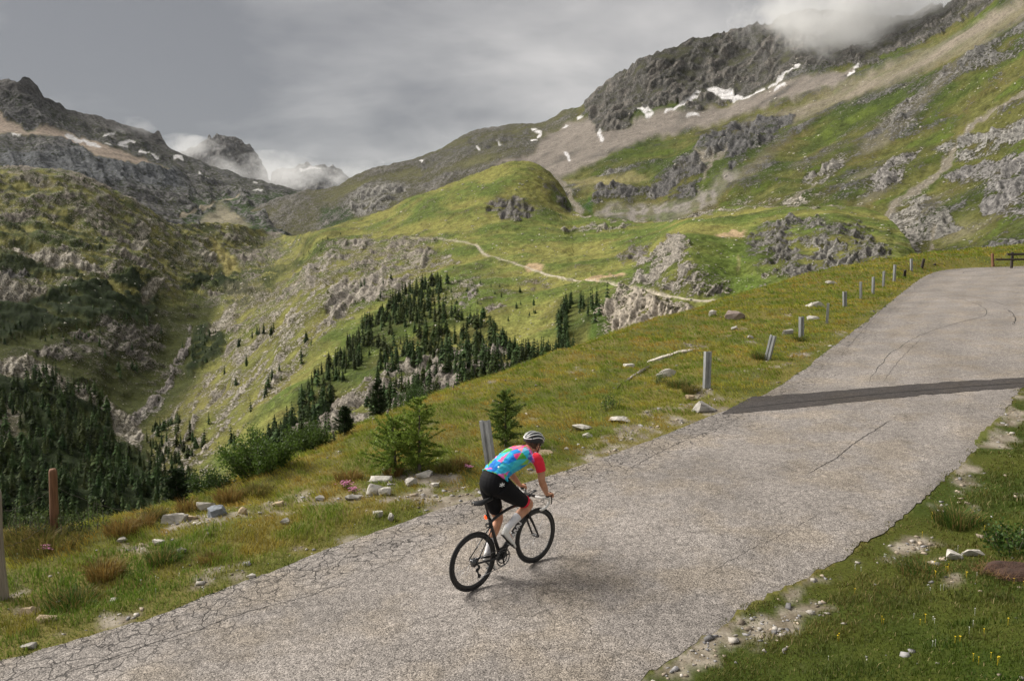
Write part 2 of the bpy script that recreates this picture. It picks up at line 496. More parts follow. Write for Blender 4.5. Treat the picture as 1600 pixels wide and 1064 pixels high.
sc = L.poly([(-100, 160), (0, 176), (20, 190), (45, 205), (70, 196), (100, 206), (150, 222), (205, 240), (255, 262), (265, 270), (225, 262), (150, 244), (90, 214), (0, 208), (-100, 200)], 4)
L.add_col(sc, (.26, .21, .165)); L.rk = L.rk * (1 - sc) + .12 * sc; L.sh[:] = .2
sn = np.maximum.reduce([L.stroke([(104, 213), (122, 220), (130, 223)], 2.2, 3.5, 1.5), L.stroke([(131, 222), (154, 233)], 3, 2.2, 1.5), L.stroke([(190, 224), (202, 228)], 3, 2, 1.5), L.stroke([(195, 221), (208, 224)], 2, 2, 1.5), L.stroke([(163, 211), (177, 210)], 1.8, 1.4, 1.5),
    L.stroke([(218, 236), (232, 239)], 1.6, 2.0, 1.5), L.stroke([(233, 243), (244, 246)], 1.6, 2.4, 1.5), L.stroke([(272, 246), (284, 250)], 3.4, 2, 1.5), L.stroke([(314, 270), (324, 280)], 2.2, 1.2, 1.5), L.stroke([(395, 284), (402, 287)], 1.4, 1.4, 1.2), L.stroke([(432, 286), (444, 285)], 1.8, 1.2, 1.2), L.stroke([(398, 296), (410, 297)], 1.4, 1.4, 1.2), L.stroke([(165, 223), (176, 225)], 1.2, 1.2, 1.2), L.stroke([(20, 210), (30, 211)], 1.6, 1, 1.2)])
L.add_col(sn, SNOW); L.rk *= (1 - sn)
gb = L.poly([(280, 330), (300, 306), (360, 300), (440, 300), (620, 320), (620, 400), (420, 385), (300, 365)], 8)
L.add_col(gb, (.055, .085, .03)); L.rk = L.rk * (1 - gb) + (.5 + .35 * nB) * gb; L.rockc += (np.array((.17, .165, .155)) - L.rockc) * gb[:, None] * .8
ft = np.maximum(L.stroke([(284, 336), (310, 327), (345, 316), (372, 307)], 2.4, 1.6, 1.4), L.poly([(310, 345), (345, 318), (365, 330), (390, 352), (330, 352)], 6) * .8)
L.add_col(ft, (.26, .225, .165)); L.rk *= 1 - .8 * ft
rel = 14 * nA * 1.2 + (13 * ribs(x, y, 40, 80, -.7, 9) + 13 * crag(q, 110, 10)) * sstep(.3, .8, L.rk) + 8 * nB
rel *= (1 - .7 * sc) * (1 - sn * .5)
L.finish(rel, terrain_mat('far_mountain', 1 / 9, 1 / 40, 7))

# --- two further peaks peeping out of the cloud
for nm, top, d in (('distant_peak', [(255, 330), (262, 250), (275, 240), (290, 236), (310, 228), (322, 220), (327, 211), (332, 215), (338, 210), (345, 212), (352, 216), (365, 214), (375, 219), (385, 222), (392, 227), (410, 256), (430, 300), (440, 330)], 5200),
                   ('distant_crag', [(415, 330), (425, 270), (440, 264), (452, 266), (466, 259), (478, 257), (492, 261), (505, 257), (520, 259), (534, 268), (560, 295), (600, 330)], 6500)):
    xa, xb = top[0][0], top[-1][0]
    S = Sheet(nm, top, [(xa, 335), (xb, 335)], [(xa, 335, d * .9), (xb, 335, d * .9), ((xa + xb) / 2, 335, d * .86), (xa, 250, d), (xb, 250, d), ((xa + xb) / 2, 215, d)], xa, xb, 1.5, 50, [(60, 30), (250, 200)], (xa - 30, xb + 30))
    S.warp(3, 12)
    q = S.P.reshape(-1, 3); nA = fbm3(q / 200, 4, 8)
    S.col[:] = (.15, .145, .13); S.rockc[:] = (.15, .145, .14); S.rk[:] = .6 + .3 * nA
    if nm == 'distant_crag':
        sn = S.stroke([(470, 265), (490, 262), (500, 264)], 2.4, 1.6, 1.5); S.add_col(sn, SNOW); S.rk *= 1 - sn
    S.finish(26 * crag(q, 190, 4) + 12 * crag(q, 70, 6), terrain_mat(nm, 1 / 35, 1 / 110, 14))

# --- the long ridge behind and the big slope on the right
B = Sheet('mountain_ridge', [(380, 330), (440, 310), (470, 300), (500, 296), (530, 290), (545, 280), (560, 271), (585, 263), (610, 258), (640, 252), (665, 241), (690, 232), (720, 212), (742, 203), (755, 200), (775, 198), (800, 193), (815, 192), (835, 193), (860, 185), (880, 173), (905, 168), (918, 156), (930, 141), (945, 131), (962, 116), (985, 103), (1010, 90), (1027, 82), (1045, 79), (1070, 66), (1085, 57), (1100, 58), (1130, 50), (1160, 44), (1180, 34), (1200, 36), (1218, 25), (1235, 20), (1260, 16), (1300, 18), (1360, 26), (1400, 28), (1425, 22), (1440, 14), (1452, 8), (1460, 6), (1472, 12), (1490, 2), (1520, -16), (1600, -70), (1700, -140), (1850, -240)],
          [(380, 440), (1000, 440), (1400, 450), (1850, 460)],
          [(380, 430, 2000), (500, 400, 1900), (450, 370, 2150), (560, 350, 2000), (700, 330, 1850), (850, 330, 1500), (900, 345, 1300), (1000, 350, 1150), (1100, 345, 1080), (1200, 335, 1020), (1300, 330, 950), (1420, 405, 640), (1500, 420, 540), (1600, 420, 480), (1850, 440, 430), (1000, 440, 900), (1200, 440, 760),
           (1420, 340, 830), (1500, 340, 740), (1600, 340, 660), (1000, 300, 1400), (1100, 290, 1300), (1000, 250, 1650), (1100, 240, 1520), (1200, 250, 1350), (1300, 240, 1250), (1400, 250, 1080), (1500, 250, 980), (1600, 250, 860), (1850, 260, 700),
           (940, 220, 1950), (1000, 180, 2150), (1100, 155, 2150), (1200, 140, 2050), (1300, 110, 2000), (1400, 90, 1850), (1500, 70, 1600), (1600, 40, 1400), (1850, 0, 1100),
           (1000, 95, 2380), (1100, 58, 2420), (1235, 20, 2450), (1400, 28, 2350), (1490, 2, 2200), (1600, -70, 1900), (1850, -240, 1500), (870, 180, 2600), (800, 193, 2700), (740, 205, 2700), (680, 238, 2600), (610, 258, 2500), (530, 290, 2450), (440, 310, 2500), (870, 265, 1800), (800, 250, 2000), (700, 285, 2050), (600, 320, 2050)],
          380, 1850, 1.9, 230, [(15, 8), (50, 40), (150, 130), (500, 450)], (915, 1560))
B.warp(6, 20)
x, y = B.px, B.py; q = B.P.reshape(-1, 3)
nA = fbm3(q / 150, 4, 12); nB = fbm3(q / 48, 4, 15); nC = fbm3(q / 400, 3, 19)
g = lerp3((.095, .096, .030), (.054, .074, .019), sstep(-.35, .35, nA + .5 * nC))
g = g + (np.array((.13, .105, .042)) - g) * (sstep(0, .5, nB - .3 * nA) * .55)[:, None]
g *= (1 + .3 * fbm3(q / 14, 3, 67))[:, None]
B.col[:] = g
B.rockc[:] = lerp3((.25, .235, .215), (.13, .126, .12), sstep(-.4, .4, nB + .4 * nA))
B.rk[:] = .26 + .36 * nA + .30 * nB
B.patch = fbm3(q / 36, 4, 61)
# grey-green ridge on the left
lf = sstep(900, 840, B.wx + .35 * (y - 250))
B.add_col(lf, (.115, .112, .055)); B.rk = B.rk * (1 - lf) + (.46 + .3 * nA) * lf; B.rockc += (np.array((.155, .145, .13)) - B.rockc) * (lf * .7)[:, None]
B.add_rock(B.poly([(540, 330), (560, 300), (600, 285), (640, 290), (620, 315), (580, 345)], 10), (.22, .21, .19), .85)
B.add_rock(B.poly([(640, 255), (690, 235), (740, 207), (835, 195), (830, 230), (780, 240), (720, 250), (660, 275)], 12), (.13, .125, .115), .62)
B.add_col(B.poly([(500, 330), (560, 320), (545, 350), (500, 356)], 8), (.05, .085, .025))
# grass, stones and slabs run down the slope in slanting streaks
ua, va = x * .5 + y * .87, x * .87 - y * .5
S1 = noise2(ua / 13, va / 90, 411) + .6 * noise2(ua / 6, va / 40, 413); S2 = noise2(ua / 30 + 7, va / 170, 415) + .5 * nA
rgt = 1 - lf
B.rk += rgt * (.20 * S1 + .16 * S2)
B.add_col(rgt * sstep(.15, .6, S2) * .75, (.165, .145, .105))
B.add_col(rgt * sstep(.12, .5, -S2 + .5 * nB) * .7, (.038, .060, .013))
B.add_col(rgt * sstep(.30, .6, nB - .5 * S2) * .55, (.095, .13, .022))
# scree apron under the crest
sc = B.poly([(835, 238), (850, 215), (880, 195), (920, 182), (945, 195), (968, 205), (1000, 190), (1045, 172), (1070, 172), (1110, 168), (1190, 143), (1250, 118), (1300, 112), (1340, 100), (1320, 125), (1240, 150), (1190, 165), (1110, 190), (1040, 205), (960, 235), (920, 258), (890, 275), (868, 282), (845, 262), (800, 262), (760, 262)], 5)
B.add_col(sc, np.array(SCREE) * .84); B.add_col(sc * sstep(.2, .7, S1) * .5, (.15, .14, .12)); B.rk = B.rk * (1 - sc) + (.20 + .22 * S1 + .15 * nB) * sc
sc2 = B.poly([(1215, 172), (1300, 135), (1400, 98), (1500, 52), (1600, 0), (1850, -110), (1850, -60), (1600, 32), (1520, 80), (1450, 112), (1380, 140), (1300, 165), (1240, 195)], 9) * (.55 + .45 * sstep(-.3, .3, nA))
B.add_col(sc2, (.215, .185, .145)); B.rk = B.rk * (1 - sc2) + .15 * sc2
# crest
rf = B.poly([(905, 150), (935, 210), (955, 205), (985, 180), (1030, 172), (1060, 158), (1075, 172), (1100, 165), (1140, 155), (1200, 138), (1250, 108), (1330, 97), (1345, 105), (1400, 78), (1450, 58), (1500, 30), (1600, -22), (1850, -150), (1850, -400), (1000, -50)], 5)
crg = B.poly([(950, 180), (990, 152), (1060, 130), (1060, 160), (1000, 175), (975, 205), (950, 208), (944, 195)], 4)
rf = np.maximum(rf, crg)
rf = sstep(.25, .75, rf + .35 * B.patch)
B.add_rock(rf, (.105, .10, .092), .92)
B.rockc += (np.array((.165, .15, .13)) - B.rockc) * (rf * sstep(.05, .5, nB) * .7)[:, None]
B.add_col(rf, (.10, .10, .06))
B.rk = np.where(rf > .5, .66 + .40 * nB + .2 * B.patch, B.rk)
# cliffs within the slope
for pts, a, c in (
    ([(1075, 240), (1090, 215), (1130, 190), (1190, 178), (1245, 178), (1235, 200), (1205, 225), (1160, 250), (1142, 272), (1132, 250), (1105, 232)], .98, (.115, .112, .11)),
    ([(915, 318), (935, 292), (960, 283), (1000, 292), (1040, 268), (1090, 250), (1104, 268), (1092, 298), (1060, 312), (1040, 300), (1000, 305), (960, 305)], .98, (.12, .115, .11)),
    ([(915, 260), (950, 245), (985, 250), (970, 272), (930, 275)], .85, (.22, .21, .19)),
    ([(1240, 292), (1262, 262), (1300, 240), (1322, 232), (1312, 262), (1285, 285)], .9, (.24, .225, .2)),
    ([(1345, 300), (1362, 268), (1395, 235), (1440, 220), (1425, 250), (1400, 280), (1370, 300)], .95, (.23, .215, .2)),
    ([(1420, 140), (1465, 110), (1500, 95), (1495, 112), (1450, 140), (1420, 155)], .6, (.16, .15, .14)),
    ([(1490, 100), (1560, 60), (1620, 20), (1640, 60), (1570, 90), (1510, 120)], .75, (.15, .145, .135)),
    ([(1450, 225), (1500, 205), (1560, 190), (1620, 165), (1620, 200), (1560, 222), (1500, 240)], .85, (.24, .23, .21)),
    ([(1530, 330), (1540, 280), (1580, 240), (1640, 220), (1700, 230), (1700, 350), (1600, 345)], .85, (.21, .2, .19)),
    ([(1470, 262), (1540, 235), (1600, 232), (1580, 262), (1500, 285)], .8, (.2, .19, .18)),
    ([(1400, 350), (1430, 330), (1480, 325), (1500, 350), (1460, 372), (1420, 380)], .85, (.2, .19, .17)),
    ([(1430, 415), (1470, 385), (1530, 378), (1610, 372), (1700, 380), (1700, 430), (1430, 430)], .72, (.15, .145, .135)),
    ([(1380, 345), (1400, 300), (1430, 285), (1450, 300), (1430, 340), (1440, 400), (1405, 415)], .8, (.24, .225, .2))):
    B.add_rock(B.poly(pts, 7), c, a)
B.add_rock(B.poly([(1240, 230), (1350, 185), (1400, 175), (1390, 190), (1300, 215), (1240, 245)], 12), (.24, .225, .19), .45)
B.add_rock(B.poly([(1060, 330), (1150, 300), (1300, 305), (1300, 325), (1100, 345), (1000, 350)], 8), (.33, .30, .255), .5)
sc3 = B.poly([(928, 332), (950, 312), (1000, 312), (1040, 312), (1090, 305), (1130, 268), (1155, 275), (1110, 318), (1040, 338), (960, 345)], 5)
B.add_col(sc3 * (.35 + .65 * sstep(-.25, .25, noise2(x / 14, y / 40, 44) + .6 * B.patch)), (.225, .205, .18)); B.rk = np.where(sc3 > .5, .2, B.rk)
B.add_col(B.poly([(905, 325), (918, 305), (930, 312), (925, 330)], 4), (.05, .10, .02))
for pts, w0, w1 in (([(1602, 138), (1560, 160), (1520, 182), (1492, 212), (1478, 245), (1448, 272), (1425, 290), (1402, 308), (1388, 325), (1380, 345), (1386, 375)], 3, 6), ([(1086, 232), (1096, 243), (1108, 262), (1100, 280), (1090, 300)], 2.5, 2.0), ([(1112, 232), (1110, 262)], 2, 2.5), ([(1135, 240), (1108, 264)], 2, 2), ([(1240, 315), (1270, 285)], 2, 2), ([(870, 282), (885, 298), (898, 318), (905, 330)], 3, 5), ([(1455, 350), (1450, 390), (1444, 410)], 3, 4)):
    m = B.stroke(pts, w0, w1, 5) * sstep(-.5, .1, B.patch + .3); B.add_col(m * .85, (.30, .262, .21)); B.rk = B.rk * (1 - m) + .42 * m; B.rockc += (np.array((.33, .30, .25)) - B.rockc) * m[:, None]
B.add_col(B.poly([(880, 285), (960, 272), (1010, 275), (960, 290), (900, 300)], 6) * .8, (.24, .21, .1))
B.rk = np.where(B.poly([(870, 272), (960, 235), (1060, 215), (1050, 235), (960, 262), (890, 285)], 8) > .5, B.rk * .45, B.rk)
sn = np.maximum.reduce([B.poly([(1103, 141), (1122, 136), (1146, 138), (1152, 147), (1190, 136), (1193, 141), (1168, 150), (1146, 156), (1138, 150), (1118, 147)], 1.5), B.stroke([(1040, 178), (1062, 168), (1078, 160)], 1.2, 3.2, 1.5), B.stroke([(1078, 158), (1092, 146)], 3.5, 4.5, 1.5), B.stroke([(1072, 178), (1090, 176)], 2, 2, 1.5),
    B.poly([(990, 172), (1006, 174), (1014, 172), (1024, 183), (1014, 188), (1002, 180)], 1.5), B.stroke([(938, 208), (942, 218)], 2.5, 4, 1.5), B.stroke([(884, 244), (890, 249)], 4, 3, 1.5), B.stroke([(836, 203), (842, 208)], 4, 3, 1.5), B.stroke([(836, 215), (842, 212)], 1.6, 1.6, 1.2), B.stroke([(834, 223), (841, 222)], 1.6, 1.6, 1.2), B.stroke([(905, 183), (914, 180)], 2.2, 1.5, 1.2),
    B.stroke([(882, 199), (889, 197)], 2, 1.4, 1.2), B.stroke([(1200, 135), (1222, 126), (1236, 115), (1248, 104)], 3.5, 1.6, 1.5), B.stroke([(1216, 137), (1224, 133)], 2, 2, 1.2), B.stroke([(1326, 116), (1336, 104), (1340, 97)], 2.4, 1.4, 1.5), B.stroke([(745, 236), (748, 237)], 2, 2, 1.2), B.stroke([(655, 252), (659, 253)], 1.6, 2.2, 1.2), B.stroke([(778, 222), (782, 224)], 1.4, 1.4, 1.2)])
sn *= sstep(-.75, -.35, B.patch + .25 * nB); B.add_col(sn, SNOW); B.rk *= 1 - sn
cl = sstep(.45, .9, B.rk)
B.sh[:] = .36 + .2 * nA; B.sh *= (1 - np.clip(sc + sc2 + sn, 0, 1))
gul = noise2(x / 16, y / 70, 71)            # vertical runnels
rel = 13 * nC + 9 * nA * (1 - .6 * np.maximum(sc, sc2)) + (12 * ribs(x, y, 44, 110, .75, 33) + 7 * crag(q, 80, 34, (-.5, .1, .86))) * cl * sstep(500, 1600, B.D) + (3.5 * crag(q, 46, 36, (-.6, .1, .8)) + 5.5 * ribs(x, y, 17, 48, .7, 38) * (B.D / 1500) + 2.2 * crag(q, 19, 37, (-.6, .1, .8))) * cl + 2.2 * nB * (1 - .8 * sc) + 1.7 * fbm3(q / 11, 3, 39) * (1 - .5 * sc)
B.finish(rel, terrain_mat('ridge_mountain', 1 / 3.2, 1 / 16, 3.0))

# --- the valley and the slope with the track
M = Sheet('valley_hillside', [(-260, 262), (0, 262), (60, 264), (100, 266), (130, 275), (160, 290), (215, 318), (245, 335), (270, 350), (300, 349), (330, 346), (380, 352), (420, 362), (455, 368), (475, 366), (520, 352), (560, 341), (600, 328), (650, 306), (700, 288), (740, 272), (770, 260), (800, 252), (825, 251), (843, 257), (858, 268), (872, 282), (885, 304), (895, 330), (915, 337), (960, 342), (1000, 346), (1040, 346), (1080, 340), (1110, 330), (1140, 324), (1180, 321), (1240, 323), (1300, 322), (1350, 324), (1385, 338), (1412, 366), (1440, 410), (1470, 470), (1520, 520)],
          [(-260, 1050), (0, 960), (120, 900), (250, 850), (340, 830), (400, 800), (500, 760), (620, 715), (700, 670), (830, 625), (960, 590), (1060, 550), (1150, 525), (1250, 500), (1420, 480), (1520, 530)],
          [(-260, 1040, 280), (0, 950, 300), (200, 870, 320), (0, 800, 390), (-260, 800, 390), (150, 760, 430), (0, 700, 480), (110, 690, 510), (0, 630, 580), (-260, 630, 580), (100, 610, 640), (213, 652, 640), (265, 600, 760), (300, 510, 960), (330, 450, 1200), (0, 560, 690), (150, 560, 760), (0, 480, 860), (-260, 480, 850), (120, 480, 900), (220, 465, 1000), (0, 400, 1040), (100, 400, 1080), (200, 400, 1150), (300, 415, 1300), (0, 330, 1220), (-260, 330, 1200), (100, 330, 1260), (200, 345, 1330), (0, 262, 1420), (-260, 262, 1400), (100, 266, 1430), (200, 312, 1430), (270, 350, 1500), (380, 352, 1700), (455, 368, 1700),
           (300, 770, 390), (340, 820, 330), (250, 740, 450), (330, 680, 500), (400, 620, 560), (380, 720, 410), (450, 680, 400), (450, 560, 640), (360, 560, 780), (400, 490, 880), (470, 460, 820), (420, 430, 1200), (500, 400, 1050), (475, 367, 1350), (560, 341, 1350), (650, 306, 1330), (740, 272, 1320), (800, 252, 1300), (843, 257, 1290), (872, 282, 1260), (895, 330, 1180), (600, 400, 950), (700, 380, 930), (820, 330, 1080), (560, 480, 700), (640, 440, 740), (560, 560, 520), (500, 640, 420), (520, 740, 340), (640, 590, 420), (650, 690, 330), (720, 560, 425), (700, 480, 590), (780, 620, 350), (800, 540, 430), (800, 460, 590), (900, 500, 455), (900, 420, 640), (960, 580, 360), (980, 455, 480), (1000, 400, 640), (960, 344, 1040), (1040, 346, 960), (1060, 470, 430), (1060, 365, 600), (1110, 330, 850), (1130, 450, 440), (1150, 515, 380), (1200, 400, 500), (1200, 325, 760), (1300, 410, 450), (1300, 335, 640), (1300, 322, 740), (1385, 340, 680), (1400, 410, 430), (1420, 470, 400), (1520, 525, 380)],
          -260, 1500, 1.9, 270, [(10, 4), (40, 24), (120, 90), (300, 220)])
M.warp(6, 20)
x, y = M.px, M.py; wx, wy = M.wx, M.wy; q = M.P.reshape(-1, 3)
nA = fbm3(q / 70, 4, 112); nB = fbm3(q / 20, 4, 115); nC = fbm3(q / 220, 3, 119)
g = lerp3((.190, .186, .054), (.102, .136, .032), sstep(-.35, .35, nA * .8 + .6 * nC))
g = g + (np.array(RUST) - g) * (sstep(.0, .5, nB - .2 * nA) * .3)[:, None]
M.col[:] = g
M.rockc[:] = lerp3((.42, .37, .30), (.22, .195, .165), sstep(-.4, .4, nB + .3 * nA))
M.rk[:] = .15 + .28 * nA + .26 * nB
M.patch = fbm3(q / 17, 4, 161)
nD = fbm3(q / 8, 4, 163)
M.col *= (1 + .30 * nD)[:, None]
# upper central slope is smooth meadow
up = M.poly([(560, 350), (800, 245), (860, 260), (900, 330), (1100, 330), (1400, 320), (1400, 345), (1160, 400), (900, 430), (700, 420), (600, 430), (520, 400)], 20)
M.rk = M.rk * (1 - up) + (.06 + .2 * nA + .26 * nB) * up
# broken rocky ground under the meadow
rb_ = M.poly([(330, 470), (430, 400), (520, 372), (620, 350), (700, 372), (680, 420), (640, 455), (560, 500), (480, 570), (400, 610), (330, 600)], 30)
M.rk = M.rk * (1 - rb_) + (.44 + .34 * nA + .32 * nB) * rb_
# left hill
lh = sstep(480, 430, wx + .2 * (y - 350)) * sstep(500, 450, wy)
g2 = lerp3((.215, .20, .066), (.098, .125, .034), sstep(-.3, .35, nA + .35 * nB))
M.col += (g2 - M.col) * lh[:, None]
M.rk = M.rk * (1 - lh) + (.38 + .36 * nA + .34 * nB) * lh
M.add_col(lh * sstep(.14, .34, nA * -1 + .4 * nB) * .8, (.03, .045, .018))
M.add_col(sstep(.30, .55, nD + .35 * nA) * .7, (.05, .06, .02))
# valley floor and its walls
lo = sstep(440, 470, wy - .05 * x) * sstep(340, 300, wx - .9 * (560 - y) * .3)
M.add_col(lo, (.048, .054, .016)); M.rk = M.rk * (1 - lo) + (.30 + .34 * nA + .28 * nB) * lo; M.rockc += (np.array((.12, .11, .095)) - M.rockc) * (lo * .75)[:, None]
dk = (.014, .022, .008)
for pts, a in (([(-260, 440), (0, 470), (60, 466), (100, 452), (150, 440), (205, 426), (240, 436), (250, 470), (225, 505), (165, 500), (110, 512), (50, 520), (0, 528), (-260, 530)], .95),
               ([(-60, 396), (0, 400), (55, 408), (105, 424), (150, 426), (140, 440), (60, 438), (0, 440), (-60, 440)], .7),
               ([(276, 452), (300, 430), (345, 424), (396, 444), (388, 474), (362, 474), (340, 448), (295, 458)], .95),
               ([(296, 560), (302, 520), (318, 500), (345, 512), (358, 535), (345, 556), (310, 575), (290, 590)], .95),
               ([(0, 590), (40, 585), (60, 570), (90, 585), (170, 615), (175, 700), (220, 720), (300, 650), (330, 680), (300, 750), (290, 840), (-260, 900), (-260, 600)], .93),
               ([(225, 690), (250, 660), (295, 660), (325, 690), (300, 735), (240, 745)], .9),
               ([(400, 720), (430, 650), (500, 590), (545, 540), (600, 490), (680, 480), (760, 500), (800, 540), (760, 560), (640, 560), (560, 600), (500, 680), (440, 740), (380, 780)], .5),
               ([(600, 400), (632, 372), (662, 352), (600, 372)], .0), ([(455, 420), (480, 372), (540, 356), (500, 395), (480, 420)], .45),
               ([(868, 560), (870, 470), (905, 455), (945, 470), (930, 540)], .45),
               ([(0, 345), (60, 350), (110, 360), (180, 380), (160, 400), (90, 392), (0, 380)], .5),
               ([(400, 440), (460, 400), (470, 410), (420, 450)], .6)):
    m = M.poly(pts, 6) * sstep(-.55, -.2, nB + .4 * nA); M.add_col(m * a, dk); M.rk = M.rk * (1 - m * a * .92)
# bare rock
for pts, a, c in (
    ([(0, 424), (40, 428), (60, 440), (20, 446), (0, 446)], .8, (.12, .115, .11)),
    ([(50, 548), (110, 520), (180, 512), (250, 505), (262, 540), (225, 560), (150, 556), (90, 566)], .62, (.16, .145, .125)),
    ([(446, 525), (462, 480), (492, 446), (530, 432), (575, 430), (612, 428), (650, 424), (618, 448), (566, 470), (524, 482), (496, 512), (462, 535), (420, 560), (400, 545)], .9, (.30, .27, .235)),
    ([(335, 650), (380, 565), (446, 500), (480, 452), (530, 432), (600, 425), (660, 428), (622, 462), (572, 482), (532, 505), (502, 545), (468, 585), (428, 622), (388, 642), (345, 672)], .82, (.29, .26, .22)),
    ([(600, 420), (640, 400), (700, 395), (720, 410), (660, 425)], .6, (.30, .27, .22)), ([(660, 470), (700, 450), (740, 430), (800, 425), (760, 450), (700, 480)], .5, (.30, .27, .22)), ([(470, 420), (520, 385), (580, 365), (600, 380), (530, 410), (480, 440)], .62, (.30, .27, .23)),
    ([(350, 600), (380, 545), (420, 530), (440, 545), (400, 575), (360, 620)], .6, (.26, .24, .21)),
    ([(430, 745), (450, 690), (490, 650), (520, 622), (545, 612), (560, 640), (548, 690), (510, 710), (460, 750)], .95, (.34, .29, .24)),
    ([(428, 752), (452, 690), (492, 640), (560, 602), (620, 572), (700, 540), (780, 530), (850, 562), (850, 640), (700, 690), (560, 745)], .92, (.24, .215, .18)),
    ([(548, 650), (580, 610), (640, 590), (680, 560), (760, 545), (800, 560), (800, 610), (700, 640), (600, 690)], .8, (.27, .24, .205)),
    ([(930, 545), (928, 495), (950, 465), (985, 452), (1040, 462), (1090, 472), (1080, 495), (1030, 515), (985, 545)], .9, (.37, .325, .265)),
    ([(985, 450), (1000, 415), (1030, 385), (1050, 362), (1072, 372), (1085, 405), (1130, 435), (1150, 462), (1070, 464)], .82, (.27, .245, .21)),
    ([(955, 402), (990, 385), (1020, 378), (1012, 400), (970, 412)], .75, (.2, .18, .16)),
    ([(755, 322), (775, 305), (805, 304), (838, 318), (852, 332), (815, 346), (785, 344)], .82, (.15, .14, .13)),
    ([(848, 276), (866, 284), (884, 310), (895, 332), (880, 330), (862, 306)], .72, (.14, .13, .12)),  # rock of the knoll's right flank, its shaded side put into the darker colour
    ([(838, 268), (850, 270), (856, 282), (842, 280)], .6, (.14, .13, .12)),
    ([(1150, 420), (1165, 372), (1195, 345), (1250, 338), (1300, 345), (1345, 350), (1372, 375), (1400, 400), (1420, 440), (1240, 440)], .66, (.17, .16, .145)),
    ([(1255, 385), (1290, 362), (1325, 380), (1335, 415), (1290, 420)], .95, (.2, .19, .17)),
    ([(715, 480), (735, 455), (765, 440), (745, 465), (728, 488)], .85, (.27, .245, .22)), ([(755, 482), (780, 470), (792, 478), (768, 492)], .7, (.24, .21, .18)),
    ([(800, 440), (835, 430), (870, 436), (850, 448)], .6, (.27, .24, .2)), ([(820, 450), (838, 428), (842, 440), (832, 458)], .6, (.19, .16, .12)),
    ([(590, 470), (640, 455), (640, 470), (600, 482)], .5, (.24, .22, .19)),
    ([(200, 395), (220, 345), (240, 340), (232, 375), (215, 405)], .8, (.36, .33, .27)), ([(250, 385), (330, 380), (330, 420), (280, 420)], .45, (.34, .31, .25))):
    M.add_rock(M.poly(pts, 6), c, a)
# scree
for pts, a in (([(15, 388), (60, 394), (110, 406), (150, 420), (170, 437), (150, 437), (120, 425), (75, 416), (35, 404)], 1), ([(-100, 430), (0, 440), (40, 450), (75, 458), (60, 466), (0, 470), (-100, 470)], .9), ([(15, 272), (55, 282), (100, 290), (60, 292)], .7),
               ([(-100, 560), (0, 562), (40, 552), (85, 575), (112, 600), (165, 610), (182, 640), (212, 652), (228, 690), (205, 706), (185, 680), (172, 650), (100, 618), (50, 594), (0, 592), (-100, 600)], .85), ([(-100, 640), (0, 625), (30, 640), (35, 680), (0, 700)], .55),
               ([(228, 470), (218, 455), (235, 440), (250, 438), (240, 460), (236, 470)], .8), ([(320, 520), (350, 490), (370, 470), (360, 500), (330, 530)], .7), ([(340, 450), (380, 440), (440, 455), (420, 480), (372, 480)], .3)):
    m = M.poly(pts, 4) * a; M.add_col(m, (.17, .15, .10)); M.rk = M.rk * (1 - m) + (.66 + .3 * nD) * m; M.rockc += (np.array((.36, .33, .275)) - M.rockc) * m[:, None]; M.sh *= 1 - .6 * m
# striped slope : scree runs and turf running down to the lower left
st = M.poly([(228, 665), (330, 585), (440, 480), (530, 415), (500, 540), (430, 612), (345, 700), (300, 770), (240, 760)], 12)
ax = (x + y * .95); ac = (x * .8 - y)
stripes = noise2(ax / 9 + 30, ac / 90, 81) + .6 * noise2(ax / 4, ac / 40, 83)
M.rk = M.rk * (1 - st) + (.40 + .5 * stripes + .15 * nB) * st
M.rockc += (np.array((.33, .30, .25)) - M.rockc) * (st * .7)[:, None]
M.add_col(st * .55, (.19, .175, .055))
st2 = M.poly([(440, 600), (480, 560), (520, 510), (600, 470), (560, 540), (480, 600), (420, 680)], 12); M.rk *= 1 - .6 * st2
for pts, w0, w1, c in (([(300, 508), (290, 540), (274, 572), (264, 602), (236, 630), (213, 652)], 4, 9, (.2, .18, .165)), ([(213, 652), (240, 640), (262, 615)], 4, 3, (.28, .26, .23)), ([(1206, 430), (1192, 446), (1184, 462)], 5, 6, (.36, .33, .28)), ([(1075, 380), (1090, 400), (1120, 430)], 3, 4, (.3, .27, .23)),
                       ([(895, 335), (960, 344), (1040, 346), (1100, 334), (1180, 322), (1320, 322)], 2, 2.5, (.33, .3, .24)), ([(880, 362), (930, 358), (985, 352)], 5, 3, (.27, .25, .2))):
    m = M.stroke(pts, w0, w1, 4); M.add_rock(m, c, .75)
